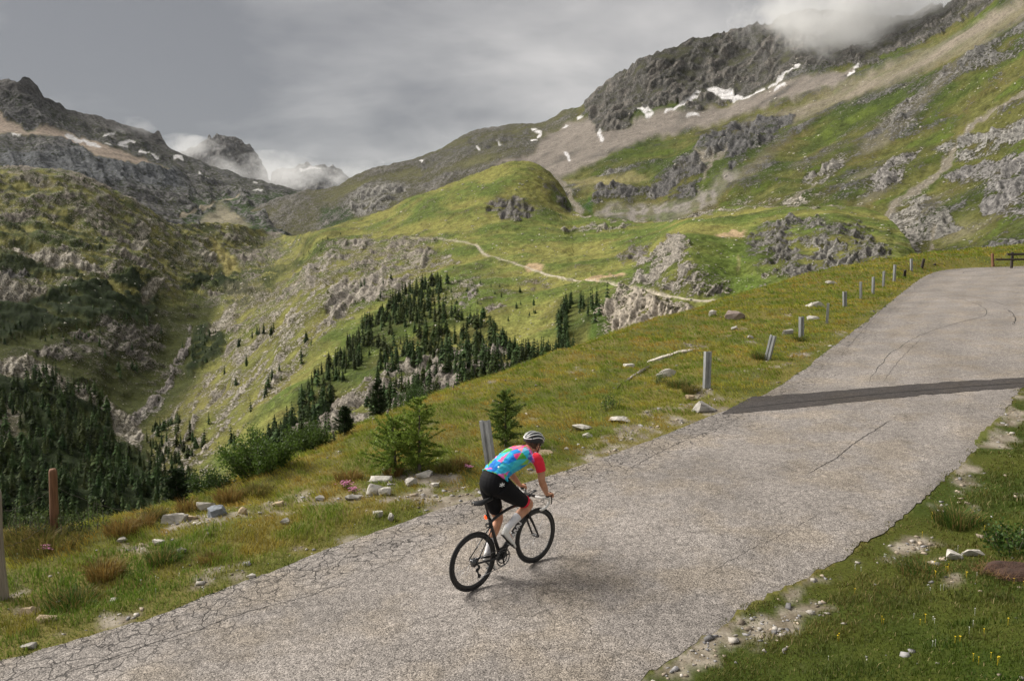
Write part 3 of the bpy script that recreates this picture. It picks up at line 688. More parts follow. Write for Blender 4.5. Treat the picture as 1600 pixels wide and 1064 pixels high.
# soil, meadow and the track
for (cx, cy, rx, ry) in ((1126, 368, 13, 6), (1150, 366, 16, 5), (1152, 411, 4, 14), (930, 437, 30, 5), (965, 434, 14, 7), (835, 417, 16, 6)):
    m = sstep(1.2, .7, np.hypot((wx - cx) / rx, (wy - cy) / ry)); M.add_col(m, (.34, .25, .15)); M.rk *= 1 - .7 * m
m = M.poly([(322, 372), (345, 385), (378, 418), (356, 428), (332, 400)], 5); M.add_col(m, (.26, .225, .085)); M.rk *= 1 - .8 * m
m = M.poly([(1070, 385), (1150, 380), (1180, 420), (1200, 470), (1100, 450)], 14); M.add_col(m * .7, (.085, .125, .024)); M.rk *= 1 - .6 * m
m = M.poly([(915, 520), (940, 480), (960, 520), (950, 560), (910, 560)], 6); M.add_col(m * .8, (.07, .115, .024)); M.rk *= 1 - .5 * m
tk = np.maximum(stroke_mask(x, y, [(640, 371), (690, 374), (728, 379), (748, 386), (753, 394), (762, 399), (800, 410), (850, 427), (900, 437), (960, 448), (1010, 456), (1060, 465), (1110, 470), (1150, 470)], .7, 1.7, 1.5), stroke_mask(x, y, [(744, 384), (755, 396), (764, 400)], 2.4, 1.4, 1.5))
tk = np.maximum(tk, stroke_mask(x, y, [(985, 453), (1020, 459), (1045, 464)], 1.6, 3.2, 1.5))
M.add_col(tk, PATH); M.rk *= 1 - tk
cl = sstep(.35, .85, M.rk) * (1 - tk)
M.sh = M.sh * (1.0 + .45 * lh + .8 * lo - .25 * up) + .18 * nA; M.sh *= 1 - tk
rel = (5 * nC + 5.0 * nA + 1.6 * nB) * (1 - .75 * tk) * (1 - .35 * up) + cl * (4.5 * ribs(x, y, 24, 64, .6, 133) * np.clip(M.D / 600, .6, 1.6) + 2.0 * crag(q, 50, 134, (-.5, .3, .8)) + 1.8 * crag(q, 17, 136, (-.5, .3, .8)) + 1.2 * (ridged3(q / 7.5, 2, 137) - .8)) + .75 * nD + lh * (8 * crag(q, 100, 140) + 4 * crag(q, 34, 141))
rel += sstep(.3, .9, (M.col[:, 1] < .05) * 1.0) * 2.0 * (1 + nB)      # dwarf pine stands knee high and more
M.finish(rel, terrain_mat('valley_slope', 1 / 1.6, 1 / 8, 1.4))
# ---------------------------------------------------------------- the hillside in front and the road on it
SL, HD = 0.075, math.radians(47)
GX, GY = SL * math.sin(HD), SL * math.cos(HD)
Z0 = -(GX * -.467 + GY * 8.36)
def plane_z(x, y): return Z0 + GX * x + GY * y
def plane_hit(px, py):
    r = ray(px, py)
    t = (Z0 - CAM_Z) / (r[..., 2] - GX * r[..., 0] - GY * r[..., 1])
    return r * np.asarray(t)[..., None] + np.array([0, 0, CAM_Z])
def chaikin(P, n=2):
    P = np.asarray(P, float)
    for _ in range(n):
        a = P[:-1] * .75 + P[1:] * .25; b = P[:-1] * .25 + P[1:] * .75
        P = np.concatenate([P[:1], np.stack([a, b], 1).reshape(-1, P.shape[1]), P[-1:]])
    return P
def resample(P, n):
    P = np.asarray(P, float)
    d = np.r_[0, np.cumsum(np.linalg.norm(np.diff(P, axis=0), axis=1))]
    q = np.linspace(0, d[-1], n)
    return np.stack([np.interp(q, d, P[:, k]) for k in range(P.shape[1])], 1)
LPX = np.array([(0, 1035), (200, 975), (400, 902), (590, 829), (760, 772), (865, 742), (1000, 695), (1110, 650), (1170, 630), (1215, 606), (1260, 573), (1350, 505), (1400, 465), (1440, 433), (1470, 422), (1520, 418.5), (1600, 416.5)])
LEFT = np.concatenate([[(-16, 1.2), (-10, 4.6)], plane_hit(LPX[:, 0], LPX[:, 1])[:, :2], [(42, 50.5), (60, 51)]])
RPX = np.array([(1000, 1064), (1130, 975), (1270, 900), (1400, 820), (1455, 768), (1540, 690), (1585, 620), (1600, 600)])
RIGHT = np.concatenate([[(-14, -6), (-7, -0.8), (-3, 2.7)], plane_hit(RPX[:, 0], RPX[:, 1])[:, :2], [(15, 21.5), (20.5, 28), (27, 34.5), (34, 39), (44, 42), (60, 43)]])
LEFT_S, RIGHT_S = chaikin(LEFT, 2), chaikin(RIGHT, 2)
SILPX = np.array([(0, 846), (60, 838), (100, 830), (180, 812), (250, 790), (340, 768), (400, 745), (500, 703), (560, 678), (620, 652), (700, 612), (770, 588), (830, 567), (900, 548), (960, 529), (1060, 490), (1150, 464), (1250, 440), (1350, 425), (1420, 414)])
SIL = np.concatenate([[(-30, -2), (-14, 6.5)], plane_hit(SILPX[:, 0], SILPX[:, 1])[:, :2], [(38, 66), (60, 72)]])
SIL_S = chaikin(SIL, 2)
ROADPOLY = np.concatenate([LEFT_S, RIGHT_S[::-1]])
# signed distances to the three lines, kept on a polar grid
_LR0, _LR1, _NR, _NZ = math.log(.4), math.log(140), 420, 640
_aa, _lr = np.meshgrid(np.linspace(-1.4, 1.4, _NZ), np.linspace(_LR0, _LR1, _NR))
_gx, _gy = np.exp(_lr) * np.sin(_aa), np.exp(_lr) * np.cos(_aa)
_SD = []
for ln in (LEFT_S, RIGHT_S, SIL_S):
    d_, s_, _ = seg_dist(_gx.ravel(), _gy.ravel(), ln); _SD.append((d_ * s_).reshape(_gx.shape))
_SD = np.stack(_SD, -1)
def sdist(x, y):
    """metres left of the road's left edge, of its right edge, of the brow (negative: right of it)"""
    x = np.asarray(x, float); y = np.asarray(y, float)
    u_ = np.clip((np.arctan2(x, y) + 1.4) / 2.8 * (_NZ - 1), 0, _NZ - 1.001); v_ = np.clip((np.log(np.hypot(x, y) + 1e-6) - _LR0) / (_LR1 - _LR0) * (_NR - 1), 0, _NR - 1.001)
    i, j = v_.astype(int), u_.astype(int); f, g = (v_ - i)[..., None], (u_ - j)[..., None]
    r = _SD[i, j] * (1 - f) * (1 - g) + _SD[i + 1, j] * f * (1 - g) + _SD[i, j + 1] * (1 - f) * g + _SD[i + 1, j + 1] * f * g
    return r[..., 0], r[..., 1], r[..., 2]
def near_z(x, y, fine=True):
    """height of the hillside"""
    sh = np.shape(x); x = np.asarray(x, float).ravel(); y = np.asarray(y, float).ravel()
    z = plane_z(x, y)
    dl, dr, ds = sdist(x, y)
    onroad = (dl <= 0) & (dr >= 0)
    dleft = np.maximum(dl, 0); dright = np.maximum(-dr, 0); past = np.maximum(ds, 0)
    dl, dr = np.abs(dl), np.abs(dr)
    z = z - .30 * past - .03 * np.minimum(past, 25) ** 2 + .05 * sstep(0, 1, past) * 0
    rise = dright * sstep(0, 2, dright)
    z = z + .13 * np.minimum(rise, 14)
    far = sstep(44, 60, np.hypot(x, y))
    z = z + far * sstep(.3, 2.2, dleft) * .62
    w = sstep(.05, .9, np.maximum(dleft, dright))
    if fine:
        bumps = .09 * fbm2(x / 1.6, y / 1.6, 3, 201) + .18 * fbm2(x / 5, y / 5, 2, 205) * sstep(1, 5, dleft)
        hum = 1 - 2.2 * np.abs(noise2(x / .62, y / .62, 209)) + .6 * noise2(x / .27, y / .27, 210)
        bumps = bumps + .042 * hum * sstep(1.2, 4, dleft)
        z = z + bumps * w + .02 * fbm2(x / .35, y / .35, 2, 207) * w
    z = np.where(onroad, z - .05 * sstep(.12, .35, np.minimum(dl, dr)), z)
    return z.reshape(sh)
def ground_px(px, py, rmin=2.5, rmax=120):
    """where the sight line through a pixel meets the hillside (None-like nan when it misses)"""
    px = np.atleast_1d(np.asarray(px, float)); py = np.atleast_1d(np.asarray(py, float))
    r = ray(px, py)
    ts = np.exp(np.linspace(math.log(rmin), math.log(rmax), 260))
    X = r[:, None, 0] * ts; Y = r[:, None, 1] * ts; Z = r[:, None, 2] * ts + CAM_Z
    G = near_z(X, Y)
    below = Z < G
    i = np.argmax(below, 1); ok = below.any(1)
    i = np.maximum(i, 1); k = np.arange(len(px))
    a = (Z - G)[k, i - 1]; b = (Z - G)[k, i]
    f = np.clip(a / (a - b + 1e-9), 0, 1)
    t = ts[i - 1] + (ts[i] - ts[i - 1]) * f
    P = r * t[:, None] + np.array([0, 0, CAM_Z]); P[:, 2] = near_z(P[:, 0], P[:, 1])
    P[~ok] = np.nan
    return P

az = np.radians(np.linspace(-62, 56, 400)); rr = np.exp(np.linspace(math.log(1.2), math.log(115), 350))
A, R_ = np.meshgrid(az, rr)
gx_, gy_ = (R_ * np.sin(A)).ravel(), (R_ * np.cos(A)).ravel()
gz_ = near_z(gx_, gy_)
def gravel_mask(x, y):
    """where stones and bare earth show between the turf"""
    dl, dr, _ = sdist(x, y)
    dleft = np.maximum(dl, 0); dright = np.maximum(-dr, 0)
    n = fbm2(x / 1.3, y / 1.3, 4, 231); n2 = fbm2(x / .4, y / .4, 3, 233)
    px, py = to_px(np.stack([x, y, near_z(x, y, False)], 1))
    strip = np.maximum.reduce([poly_mask(px, py, [(225, 850), (260, 805), (340, 788), (430, 772), (560, 742), (700, 728), (760, 760), (700, 800), (600, 790), (500, 800), (380, 812), (300, 830)], 16), poly_mask(px, py, [(860, 745), (905, 690), (960, 660), (1050, 625), (1110, 600), (1130, 640), (1000, 690), (920, 730)], 16) * .8,
                               poly_mask(px, py, [(100, 1000), (160, 955), (260, 930), (200, 985)], 12) * .75, poly_mask(px, py, [(230, 945), (420, 870), (520, 830), (560, 835), (440, 890), (300, 945)], 8) * .3,
                               poly_mask(px, py, [(1360, 880), (1420, 840), (1480, 850), (1500, 880), (1440, 895)], 14) * .85, poly_mask(px, py, [(1440, 800), (1500, 740), (1560, 720), (1570, 780), (1500, 830)], 14) * .6, poly_mask(px, py, [(1520, 700), (1580, 630), (1600, 660), (1560, 720)], 10) * .45])
    base = .25 * sstep(1.6, .2, dleft) * (dleft > 0) + .5 * sstep(.75, .1, dright) * (dright > 0)
    far_ = sstep(48, 30, np.hypot(x, y))
    return far_ * np.clip(strip * .62 + base + .75 * n + .55 * n2 - .26, 0, 1)
gv = gravel_mask(gx_, gy_)
nA = fbm2(gx_ / 2.5, gy_ / 2.5, 4, 241); nB = fbm2(gx_ / .25, gy_ / .25, 3, 243)
soil = lerp3((.09, .10, .022), (.145, .125, .034), sstep(-.4, .4, nA))
grav = lerp3((.15, .125, .09), (.29, .255, .205), sstep(-.4, .5, nB))
rbk = sdist(gx_, gy_)[1] < 0
soil = np.where(rbk[:, None], soil * np.array((.42, .55, .3)), soil * 1.0)
colr = soil + (grav - soil) * sstep(.25, .6, gv)[:, None]
me = make_mesh('grassy_hillside', np.stack([gx_, gy_, gz_], 1), grid_faces(len(rr), len(az))[:, ::-1])
set_col(me, colr)
link('grassy_hillside', me, vcol_mat('hillside_earth', .95, 30, .35, .5, .02), kind='structure')

# ---- road
NL, NA = 900, 40
La, Ra = resample(LEFT_S, NL), resample(RIGHT_S, NL)
# match the two edges along the road
ti = np.linspace(0, 1, NL)
u = np.linspace(0, 1, NA)
# the worn edge crumbles unevenly
wob = .06 * noise2(ti * 160, ti * 0, 251) + .06 * noise2(ti * 620, ti * 0, 252)
dirn = (Ra - La) / np.linalg.norm(Ra - La, axis=1)[:, None]
La2 = La + dirn * wob[:, None]; wob2 = .08 * noise2(ti * 170, ti * 0, 253) + .09 * noise2(ti * 640, ti * 0, 254)
Ra2 = Ra + dirn * wob2[:, None]
XY = La2[:, None] * (1 - u[None, :, None]) + Ra2[:, None] * u[None, :, None]
zr = plane_z(XY[..., 0], XY[..., 1]) + .005 + .037 * np.sin(np.pi * u)[None] + .015 * fbm2(XY[..., 0] / 3, XY[..., 1] / 3, 2, 256)
Vr = np.concatenate([XY, zr[..., None]], -1)
me = make_mesh('road', Vr.reshape(-1, 3), grid_faces(NL, NA)[:, ::-1])
wd = np.linalg.norm(Ra2 - La2, axis=1)
el = (u[None] * wd[:, None]).ravel()
set_attr(me, 'el', el)
set_attr(me, 'er', ((1 - u[None]) * wd[:, None]).ravel())
def road_z(x, y):
    dl, dr, _ = sdist(np.atleast_1d(x), np.atleast_1d(y)); dl, dr = np.maximum(-dl, 0), np.maximum(dr, 0)
    uu = dl / (dl + dr + 1e-9)
    return plane_z(x, y) + .005 + .037 * np.sin(np.pi * uu) + .015 * fbm2(np.atleast_1d(x) / 3, np.atleast_1d(y) / 3, 2, 256)

def asphalt(name, tone, dark, cracks=True):
    m, t, b = mat_new(name)
    g = nd(t, 'ShaderNodeNewGeometry')
    def mth(op, a, c=None, d=None):
        q = nd(t, 'ShaderNodeMath', operation=op)
        for i, v in enumerate((a, c, d)):
            if v is None: continue
            if isinstance(v, (int, float)): q.inputs[i].default_value = v
            else: t.links.new(v, q.inputs[i])
        return q.outputs[0]
    def noi(sc, det=4, rough=.6):
        n = nd(t, 'ShaderNodeTexNoise', noise_dimensions='2D'); n.inputs['Scale'].default_value = sc; n.inputs['Detail'].default_value = det; n.inputs['Roughness'].default_value = rough
        t.links.new(g.outputs['Position'], n.inputs['Vector']); return n
    vo = nd(t, 'ShaderNodeTexVoronoi', voronoi_dimensions='2D'); vo.inputs['Scale'].default_value = 84; t.links.new(g.outputs['Position'], vo.inputs['Vector'])
    sp = nd(t, 'ShaderNodeSeparateColor'); t.links.new(vo.outputs['Color'], sp.inputs[0])
    ramp = nd(t, 'ShaderNodeValToRGB'); t.links.new(sp.outputs[0], ramp.inputs[0])
    e = ramp.color_ramp.elements
    e[0].position = 0; e[0].color = tuple(c * dark for c in tone) + (1,)
    e[1].position = 1; e[1].color = tuple(min(1, c * 1.75) for c in tone) + (1,)
    k = e.new(.35); k.color = tuple(c * .86 for c in tone) + (1,)
    k = e.new(.8); k.color = tuple(c * 1.18 for c in tone) + (1,)
    gap = nd(t, 'ShaderNodeMapRange', interpolation_type='SMOOTHSTEP'); gap.inputs[1].default_value = .35; gap.inputs[2].default_value = .85; gap.inputs[3].default_value = 1.0; gap.inputs[4].default_value = .5
    t.links.new(mth('MULTIPLY', vo.outputs['Distance'], 1.0), gap.inputs[0])
    big = nd(t, 'ShaderNodeMapRange'); big.inputs[1].default_value = .3; big.inputs[2].default_value = .7; big.inputs[3].default_value = .84; big.inputs[4].default_value = 1.16
    t.links.new(noi(.55, 4, .6).outputs[0], big.inputs[0])
    med = nd(t, 'ShaderNodeMapRange'); med.inputs[1].default_value = .3; med.inputs[2].default_value = .7; med.inputs[3].default_value = .78; med.inputs[4].default_value = 1.22
    t.links.new(noi(9, 3, .7).outputs[0], med.inputs[0])
    f = mth('MULTIPLY', mth('MULTIPLY', gap.outputs[0], big.outputs[0]), med.outputs[0])
    hgt = mth('MULTIPLY', vo.outputs['Distance'], -.6)
    if cracks:
        ae = nd(t, 'ShaderNodeAttribute', attribute_name='el'); ar = nd(t, 'ShaderNodeAttribute', attribute_name='er')
        dn = noi(3.5, 2, .6)
        wp = nd(t, 'ShaderNodeVectorMath', operation='SCALE'); t.links.new(dn.outputs['Color'], wp.inputs[0]); wp.inputs['Scale'].default_value = .35
        ad = nd(t, 'ShaderNodeVectorMath', operation='ADD'); t.links.new(g.outputs['Position'], ad.inputs[0]); t.links.new(wp.outputs[0], ad.inputs[1])
        def cells(scale, width):
            v2 = nd(t, 'ShaderNodeTexVoronoi', feature='DISTANCE_TO_EDGE', voronoi_dimensions='2D'); v2.inputs['Scale'].default_value = scale; t.links.new(ad.outputs[0], v2.inputs['Vector'])
            q = nd(t, 'ShaderNodeMapRange', interpolation_type='SMOOTHSTEP'); q.inputs[1].default_value = width * .4; q.inputs[2].default_value = width; q.inputs[3].default_value = 1; q.inputs[4].default_value = 0
            t.links.new(v2.outputs['Distance'], q.inputs[0]); return q.outputs[0]
        nm = noi(.8, 3, .6).outputs[0]
        def ss(val, a, c):
            q = nd(t, 'ShaderNodeMapRange', interpolation_type='SMOOTHSTEP'); q.inputs[1].default_value = a; q.inputs[2].default_value = c; t.links.new(val, q.inputs[0]); return q.outputs[0]
        near_l = ss(mth('ADD', ae.outputs['Fac'], mth('MULTIPLY', nm, 1.6)), 3.1, 1.5)
        gen = ss(nm, .50, .60)
        c1 = mth('MULTIPLY', cells(4.4, .055), near_l)
        c2 = mth('MULTIPLY', mth('MULTIPLY', cells(1.0, .012), gen), .45)
        c3 = mth('MULTIPLY', mth('MULTIPLY', cells(7.5, .07), ss(mth('ADD', ae.outputs['Fac'], mth('MULTIPLY', nm, 1.2)), 1.9, .9)), .5)
        c4 = mth('MULTIPLY', mth('MULTIPLY', cells(2.3, .02), ss(nm, .44, .54)), .38)
        cr = mth('MAXIMUM', mth('MAXIMUM', mth('MAXIMUM', c1, c2), c3), c4)
        f = mth('MULTIPLY', f, mth('SUBTRACT', 1.0, mth('MULTIPLY', cr, .72)))
        # polished wheel tracks and a darker, dirtier margin
        wv = mth('COSINE', mth('MULTIPLY', mth('ADD', ae.outputs['Fac'], mth('MULTIPLY', nm, .5)), 2 * math.pi / 1.75))
        f = mth('MULTIPLY', f, mth('ADD', mth('MULTIPLY', wv, .045), 1.0))
        f = mth('MULTIPLY', f, mth('ADD', mth('MULTIPLY', ss(mth('ADD', ar.outputs['Fac'], mth('MULTIPLY', nm, .5)), .0, .9), .22), .78))
        hgt = mth('SUBTRACT', hgt, mth('MULTIPLY', cr, 1.2))
    mx = nd(t, 'ShaderNodeMix', data_type='RGBA', blend_type='MULTIPLY'); mx.inputs[0].default_value = 1
    t.links.new(ramp.outputs[0], mx.inputs[6]); t.links.new(f, mx.inputs[7])
    # warm staining
    tint = nd(t, 'ShaderNodeMix', data_type='RGBA', blend_type='MULTIPLY'); tint.inputs[7].default_value = (1.03, .99, .91, 1)
    st = nd(t, 'ShaderNodeMapRange'); st.inputs[1].default_value = .45; st.inputs[2].default_value = .65; t.links.new(noi(.9, 3).outputs[0], st.inputs[0])
    t.links.new(st.outputs[0], tint.inputs[0]); t.links.new(mx.outputs[2], tint.inputs[6])
    t.links.new(tint.outputs[2], b.inputs['Base Color'])
    b.inputs['Roughness'].default_value = .85; b.inputs['Specular IOR Level'].default_value = .25
    bp = nd(t, 'ShaderNodeBump'); bp.inputs['Strength'].default_value = .7; bp.inputs['Distance'].default_value = .008
    t.links.new(hgt, bp.inputs['Height']); t.links.new(bp.outputs[0], b.inputs['Normal'])
    return m
road = link('road', me, asphalt('worn_asphalt', (.262, .236, .215), .38), kind='structure')

def ribbon(pts_px, w, lift=.003, n=60, jit=.0, seed=0):
    P = plane_hit(np.array(pts_px, float)[:, 0], np.array(pts_px, float)[:, 1])[:, :2]
    P = resample(chaikin(P, 2), n)
    t = np.linspace(0, 1, n)
    tan = np.gradient(P, axis=0); nrm = np.stack([-tan[:, 1], tan[:, 0]], 1); nrm /= np.linalg.norm(nrm, axis=1)[:, None] + 1e-9
    P = P + nrm * (jit * fbm2(t * n / 4, t * 0, 3, 300 + seed))[:, None]
    ww = w * (.55 + .6 * np.abs(fbm2(t * n / 3, t * 0 + 3, 2, 320 + seed))) * np.minimum(1, np.minimum(t, 1 - t) * 8 + .15)
    a, b_ = P + nrm * ww[:, None] * .5, P - nrm * ww[:, None] * .5
    V = np.concatenate([np.c_[a, road_z(a[:, 0], a[:, 1]) + lift], np.c_[b_, road_z(b_[:, 0], b_[:, 1]) + lift]])
    i = np.arange(n - 1)
    return make_mesh('crack', V, np.stack([i, i + n, i + n + 1, i + 1], 1))
crack_mat = plain('crack_dark', (.022, .020, .019), .95, 0, .3, 20)  # near-black stain colour of the cracks and the saw cut
for k, (pts, w) in enumerate((([(1357, 603), (1372, 575), (1390, 555), (1420, 535), (1450, 520), (1490, 508), (1520, 500), (1540, 496), (1543, 487), (1530, 478), (1510, 471), (1478, 465)], .05),
    ([(1478, 464), (1482, 451), (1485, 444), (1499, 431), (1509, 424)], .09), ([(1438, 450), (1465, 449), (1515, 447)], .06), ([(1358, 520), (1380, 521), (1402, 522)], .03), ([(1300, 564), (1320, 566), (1345, 566)], .03), ([(1405, 482), (1414, 482), (1424, 483)], .05),
    ([(1566, 483), (1580, 489), (1588, 500), (1582, 509)], .06), ([(77, 1063), (187, 1027), (233, 1007), (287, 993), (333, 977), (383, 960), (433, 947), (483, 937), (560, 905)], .016), ([(560, 905), (640, 870), (720, 845), (830, 800)], .010), ([(983, 734), (1037, 705), (1079, 686), (1129, 668), (1160, 652)], .022),
    ([(1259, 747), (1279, 734), (1308, 720), (1325, 703), (1346, 687), (1371, 672), (1392, 659)], .024), ([(1151, 720), (1191, 727), (1223, 733), (1255, 744)], .014), ([(1090, 905), (1130, 885), (1170, 862), (1240, 830), (1290, 800)], .008), ([(1340, 520), (1380, 470), (1420, 440)], .02), ([(1310, 560), (1345, 520), (1390, 470)], .02),
    ([(1380, 600), (1400, 570), (1440, 530)], .018), ([(1190, 605), (1230, 600), (1290, 596), (1320, 580)], .02), ([(600, 1000), (700, 960), (800, 935), (900, 900)], .006), ([(1460, 460), (1500, 462), (1540, 470), (1580, 480)], .03))):
    me = ribbon(pts, w * (.62 if w >= .05 else .85), .003, 70, .03 if w < .03 else .06, k)
    link('crack', me, crack_mat, road)
# resurfaced strip across the road, with a saw cut along it
tp = np.array([(1128, 647), (1150, 634), (1175, 621), (1215, 619), (1300, 614), (1400, 606), (1500, 598), (1600, 590.5), (1720, 580)], float)
bt = np.array([(1129, 648.5), (1155, 647), (1180, 645), (1250, 640), (1350, 630), (1450, 620), (1530, 612), (1600, 606), (1720, 596)], float)
n = 90
a = resample(plane_hit(tp[:, 0], tp[:, 1])[:, :2], n); b_ = resample(plane_hit(bt[:, 0], bt[:, 1])[:, :2], n)
t = np.linspace(0, 1, n)
a[:, 1] += .09 * fbm2(t * 30, t * 0, 4, 341); b_[:, 1] += .09 * fbm2(t * 30, t * 0 + 9, 4, 342)
rows = [a * (1 - k) + b_ * k for k in np.linspace(0, 1, 7)]
V = np.concatenate([np.c_[r_, road_z(r_[:, 0], r_[:, 1]) + .006] for r_ in rows])
link('asphalt_patch', make_mesh('asphalt_patch', V, grid_faces(7, n)[:, ::-1]), asphalt('dark_asphalt', (.060, .053, .050), .5, False), road)
me = ribbon([(1150, 641.5), (1200, 635), (1300, 627), (1400, 617), (1500, 608), (1600, 598.5), (1700, 590)], .055, .011, 80, .01, 9)
link('saw_cut', me, crack_mat, road)

# ---- turf : single blades, thick where soil is good, thin on the stony strips
def scatter(n, rmin, rmax, azl, azr, power=1.0):
    a = RNG.uniform(math.radians(azl), math.radians(azr), n)
    u = RNG.random(n)
    r = rmin * (rmax / rmin) ** u
    return r * np.sin(a), r * np.cos(a), r
def turf_ok(x, y, z):
    px, py = to_px(np.stack([x, y, z], 1))
    inside = (px > -60) & (px < 1660) & (py < 1120)
    return (inside | (RNG.random(len(x)) < .42)) & (px > -620) & (px < 2300) & (py < 1500)
N = 1000000
x, y, r = scatter(N, 3.6, 80, -57, 54)
edge = .16 * noise2(x * 1.7, y * 1.7, 261) + .09 * noise2(x * 5, y * 5, 262) + .05
dl, dr, ds = sdist(x, y)
onroad = (dl <= 0) & (dr >= 0); sl, sr, ss = np.sign(dl), np.sign(dr), np.sign(ds); dl, dr, ds = np.abs(dl), np.abs(dr), np.abs(ds)
keep = (~onroad) | (np.minimum(dl, dr) < np.maximum(edge, 0) * .9)
keep &= ~((ss > 0) & (ds > 5))
x, y, r, dl, dr, sl, sr = (v[keep] for v in (x, y, r, dl, dr, sl, sr))
z = near_z(x, y)
k = turf_ok(x, y, z); x, y, z, r, dl, dr, sl, sr = (v[k] for v in (x, y, z, r, dl, dr, sl, sr))
gv = gravel_mask(x, y)
clump = fbm2(x / .55, y / .55, 3, 271)
k = RNG.random(len(x)) < np.clip(1.1 - gv * 1.15 + .25 * clump, .10, 1)
x, y, z, r, dl, dr, sl, sr, gv, clump = (v[k] for v in (x, y, z, r, dl, dr, sl, sr, gv, clump))
n = len(x)
left = (sl > 0)
# colour patches of the sward
pa = fbm2(x / 3.2, y / 3.2, 3, 281); pb = fbm2(x / .8, y / .8, 3, 283); pc = fbm2(x / 9, y / 9, 2, 285)
slope = left & (r > 11.5)
col = lerp3((.085, .145, .016), (.18, .188, .028), sstep(-.35, .4, pa + .4 * pb))
col = np.where(slope[:, None], lerp3((.15, .185, .020), (.29, .262, .038), sstep(-.4, .4, pa + .5 * pb)), col)
rust = np.clip(sstep(.12, .5, pb + .35 * pc + .1 * pa) * np.where(slope, .65, .42), 0, 1)
col = col + (np.array((.29, .17, .036)) - col) * rust[:, None]
lush = sstep(.05, .45, -pb + .3 * pa) * np.where(slope, .55, .6)
col = col + (np.array((.10, .165, .018)) - col) * lush[:, None]
rb = ~left
col = np.where(rb[:, None], lerp3((.045, .10, .004), (.085, .135, .009), sstep(-.4, .4, pb)), col)
dry = np.where(rb, sstep(2.2, .2, dr) * .75 + sstep(.0, .5, pa + .4 * pb) * .6, sstep(1.0, .2, dl) * .35)
dry = np.clip(dry + gv * .6, 0, 1)
col = col + (np.array((.24, .185, .06)) - col) * (dry * RNG.uniform(.2, .9, n))[:, None]
col = col * (RNG.uniform(.72, 1.32, n) * np.where(slope, 1.38, np.where(rb, .76, 1.28)))[:, None]
straw = RNG.random(n) < .035
col[straw] = (.34, .28, .13)
hgt = (.055 + .05 * np.clip(clump + .3, 0, 1.2)) * RNG.uniform(.6, 1.5, n)
hgt = np.where(slope, hgt * .62, np.where(rb, hgt * .45, hgt * .85)) * (1 + .6 * lush) * np.where(np.minimum(dl, dr) < .35, .55, 1) * (1 - .45 * np.clip(gv, 0, 1))
hgt = hgt * (1 + r / 40)
wid = np.maximum(.0052, r * .00082) * RNG.uniform(.7, 1.4, n)
th = RNG.uniform(0, 2 * np.pi, n)
lean = RNG.uniform(.15, .95, n) * hgt
la = th + np.pi / 2 + RNG.normal(0, .5, n)
# blades on the slope hang downhill, to the left
dhx, dhy = -.75 * hgt * slope * 1.1, .35 * hgt * slope * 1.1
bx, by = np.cos(th) * wid / 2, np.sin(th) * wid / 2
mx_, my_ = np.cos(la) * lean, np.sin(la) * lean
z = z - .01
V = np.empty((n, 5, 3)); C = np.empty((n, 5, 3))
V[:, 0] = np.stack([x - bx, y - by, z], 1); V[:, 1] = np.stack([x + bx, y + by, z], 1)
V[:, 2] = np.stack([x + mx_ * .32 + dhx * .3 - bx * .8, y + my_ * .32 + dhy * .3 - by * .8, z + hgt * .6], 1); V[:, 3] = np.stack([x + mx_ * .32 + dhx * .3 + bx * .8, y + my_ * .32 + dhy * .3 + by * .8, z + hgt * .6], 1)
V[:, 4] = np.stack([x + mx_ + dhx, y + my_ + dhy, z + hgt * .93], 1)
C[:] = col[:, None]; C[:, 4] *= 1.12
i5 = np.arange(n)[:, None] * 5
Ft = np.concatenate([i5 + np.array([0, 1, 3]), i5 + np.array([0, 3, 2]), i5 + np.array([2, 3, 4])])
print('grass blades', n)
me = make_mesh('turf_grass', V.reshape(-1, 3), Ft, False)
set_col(me, C.reshape(-1, 3))
grass_mat = vcol_mat('grass_blade', .65, 4, .15, 0, 1, .25, .38)
link('turf_grass', me, grass_mat, label='short green and rusty turf covering the hillside and verges', cat='grass', kind='stuff')
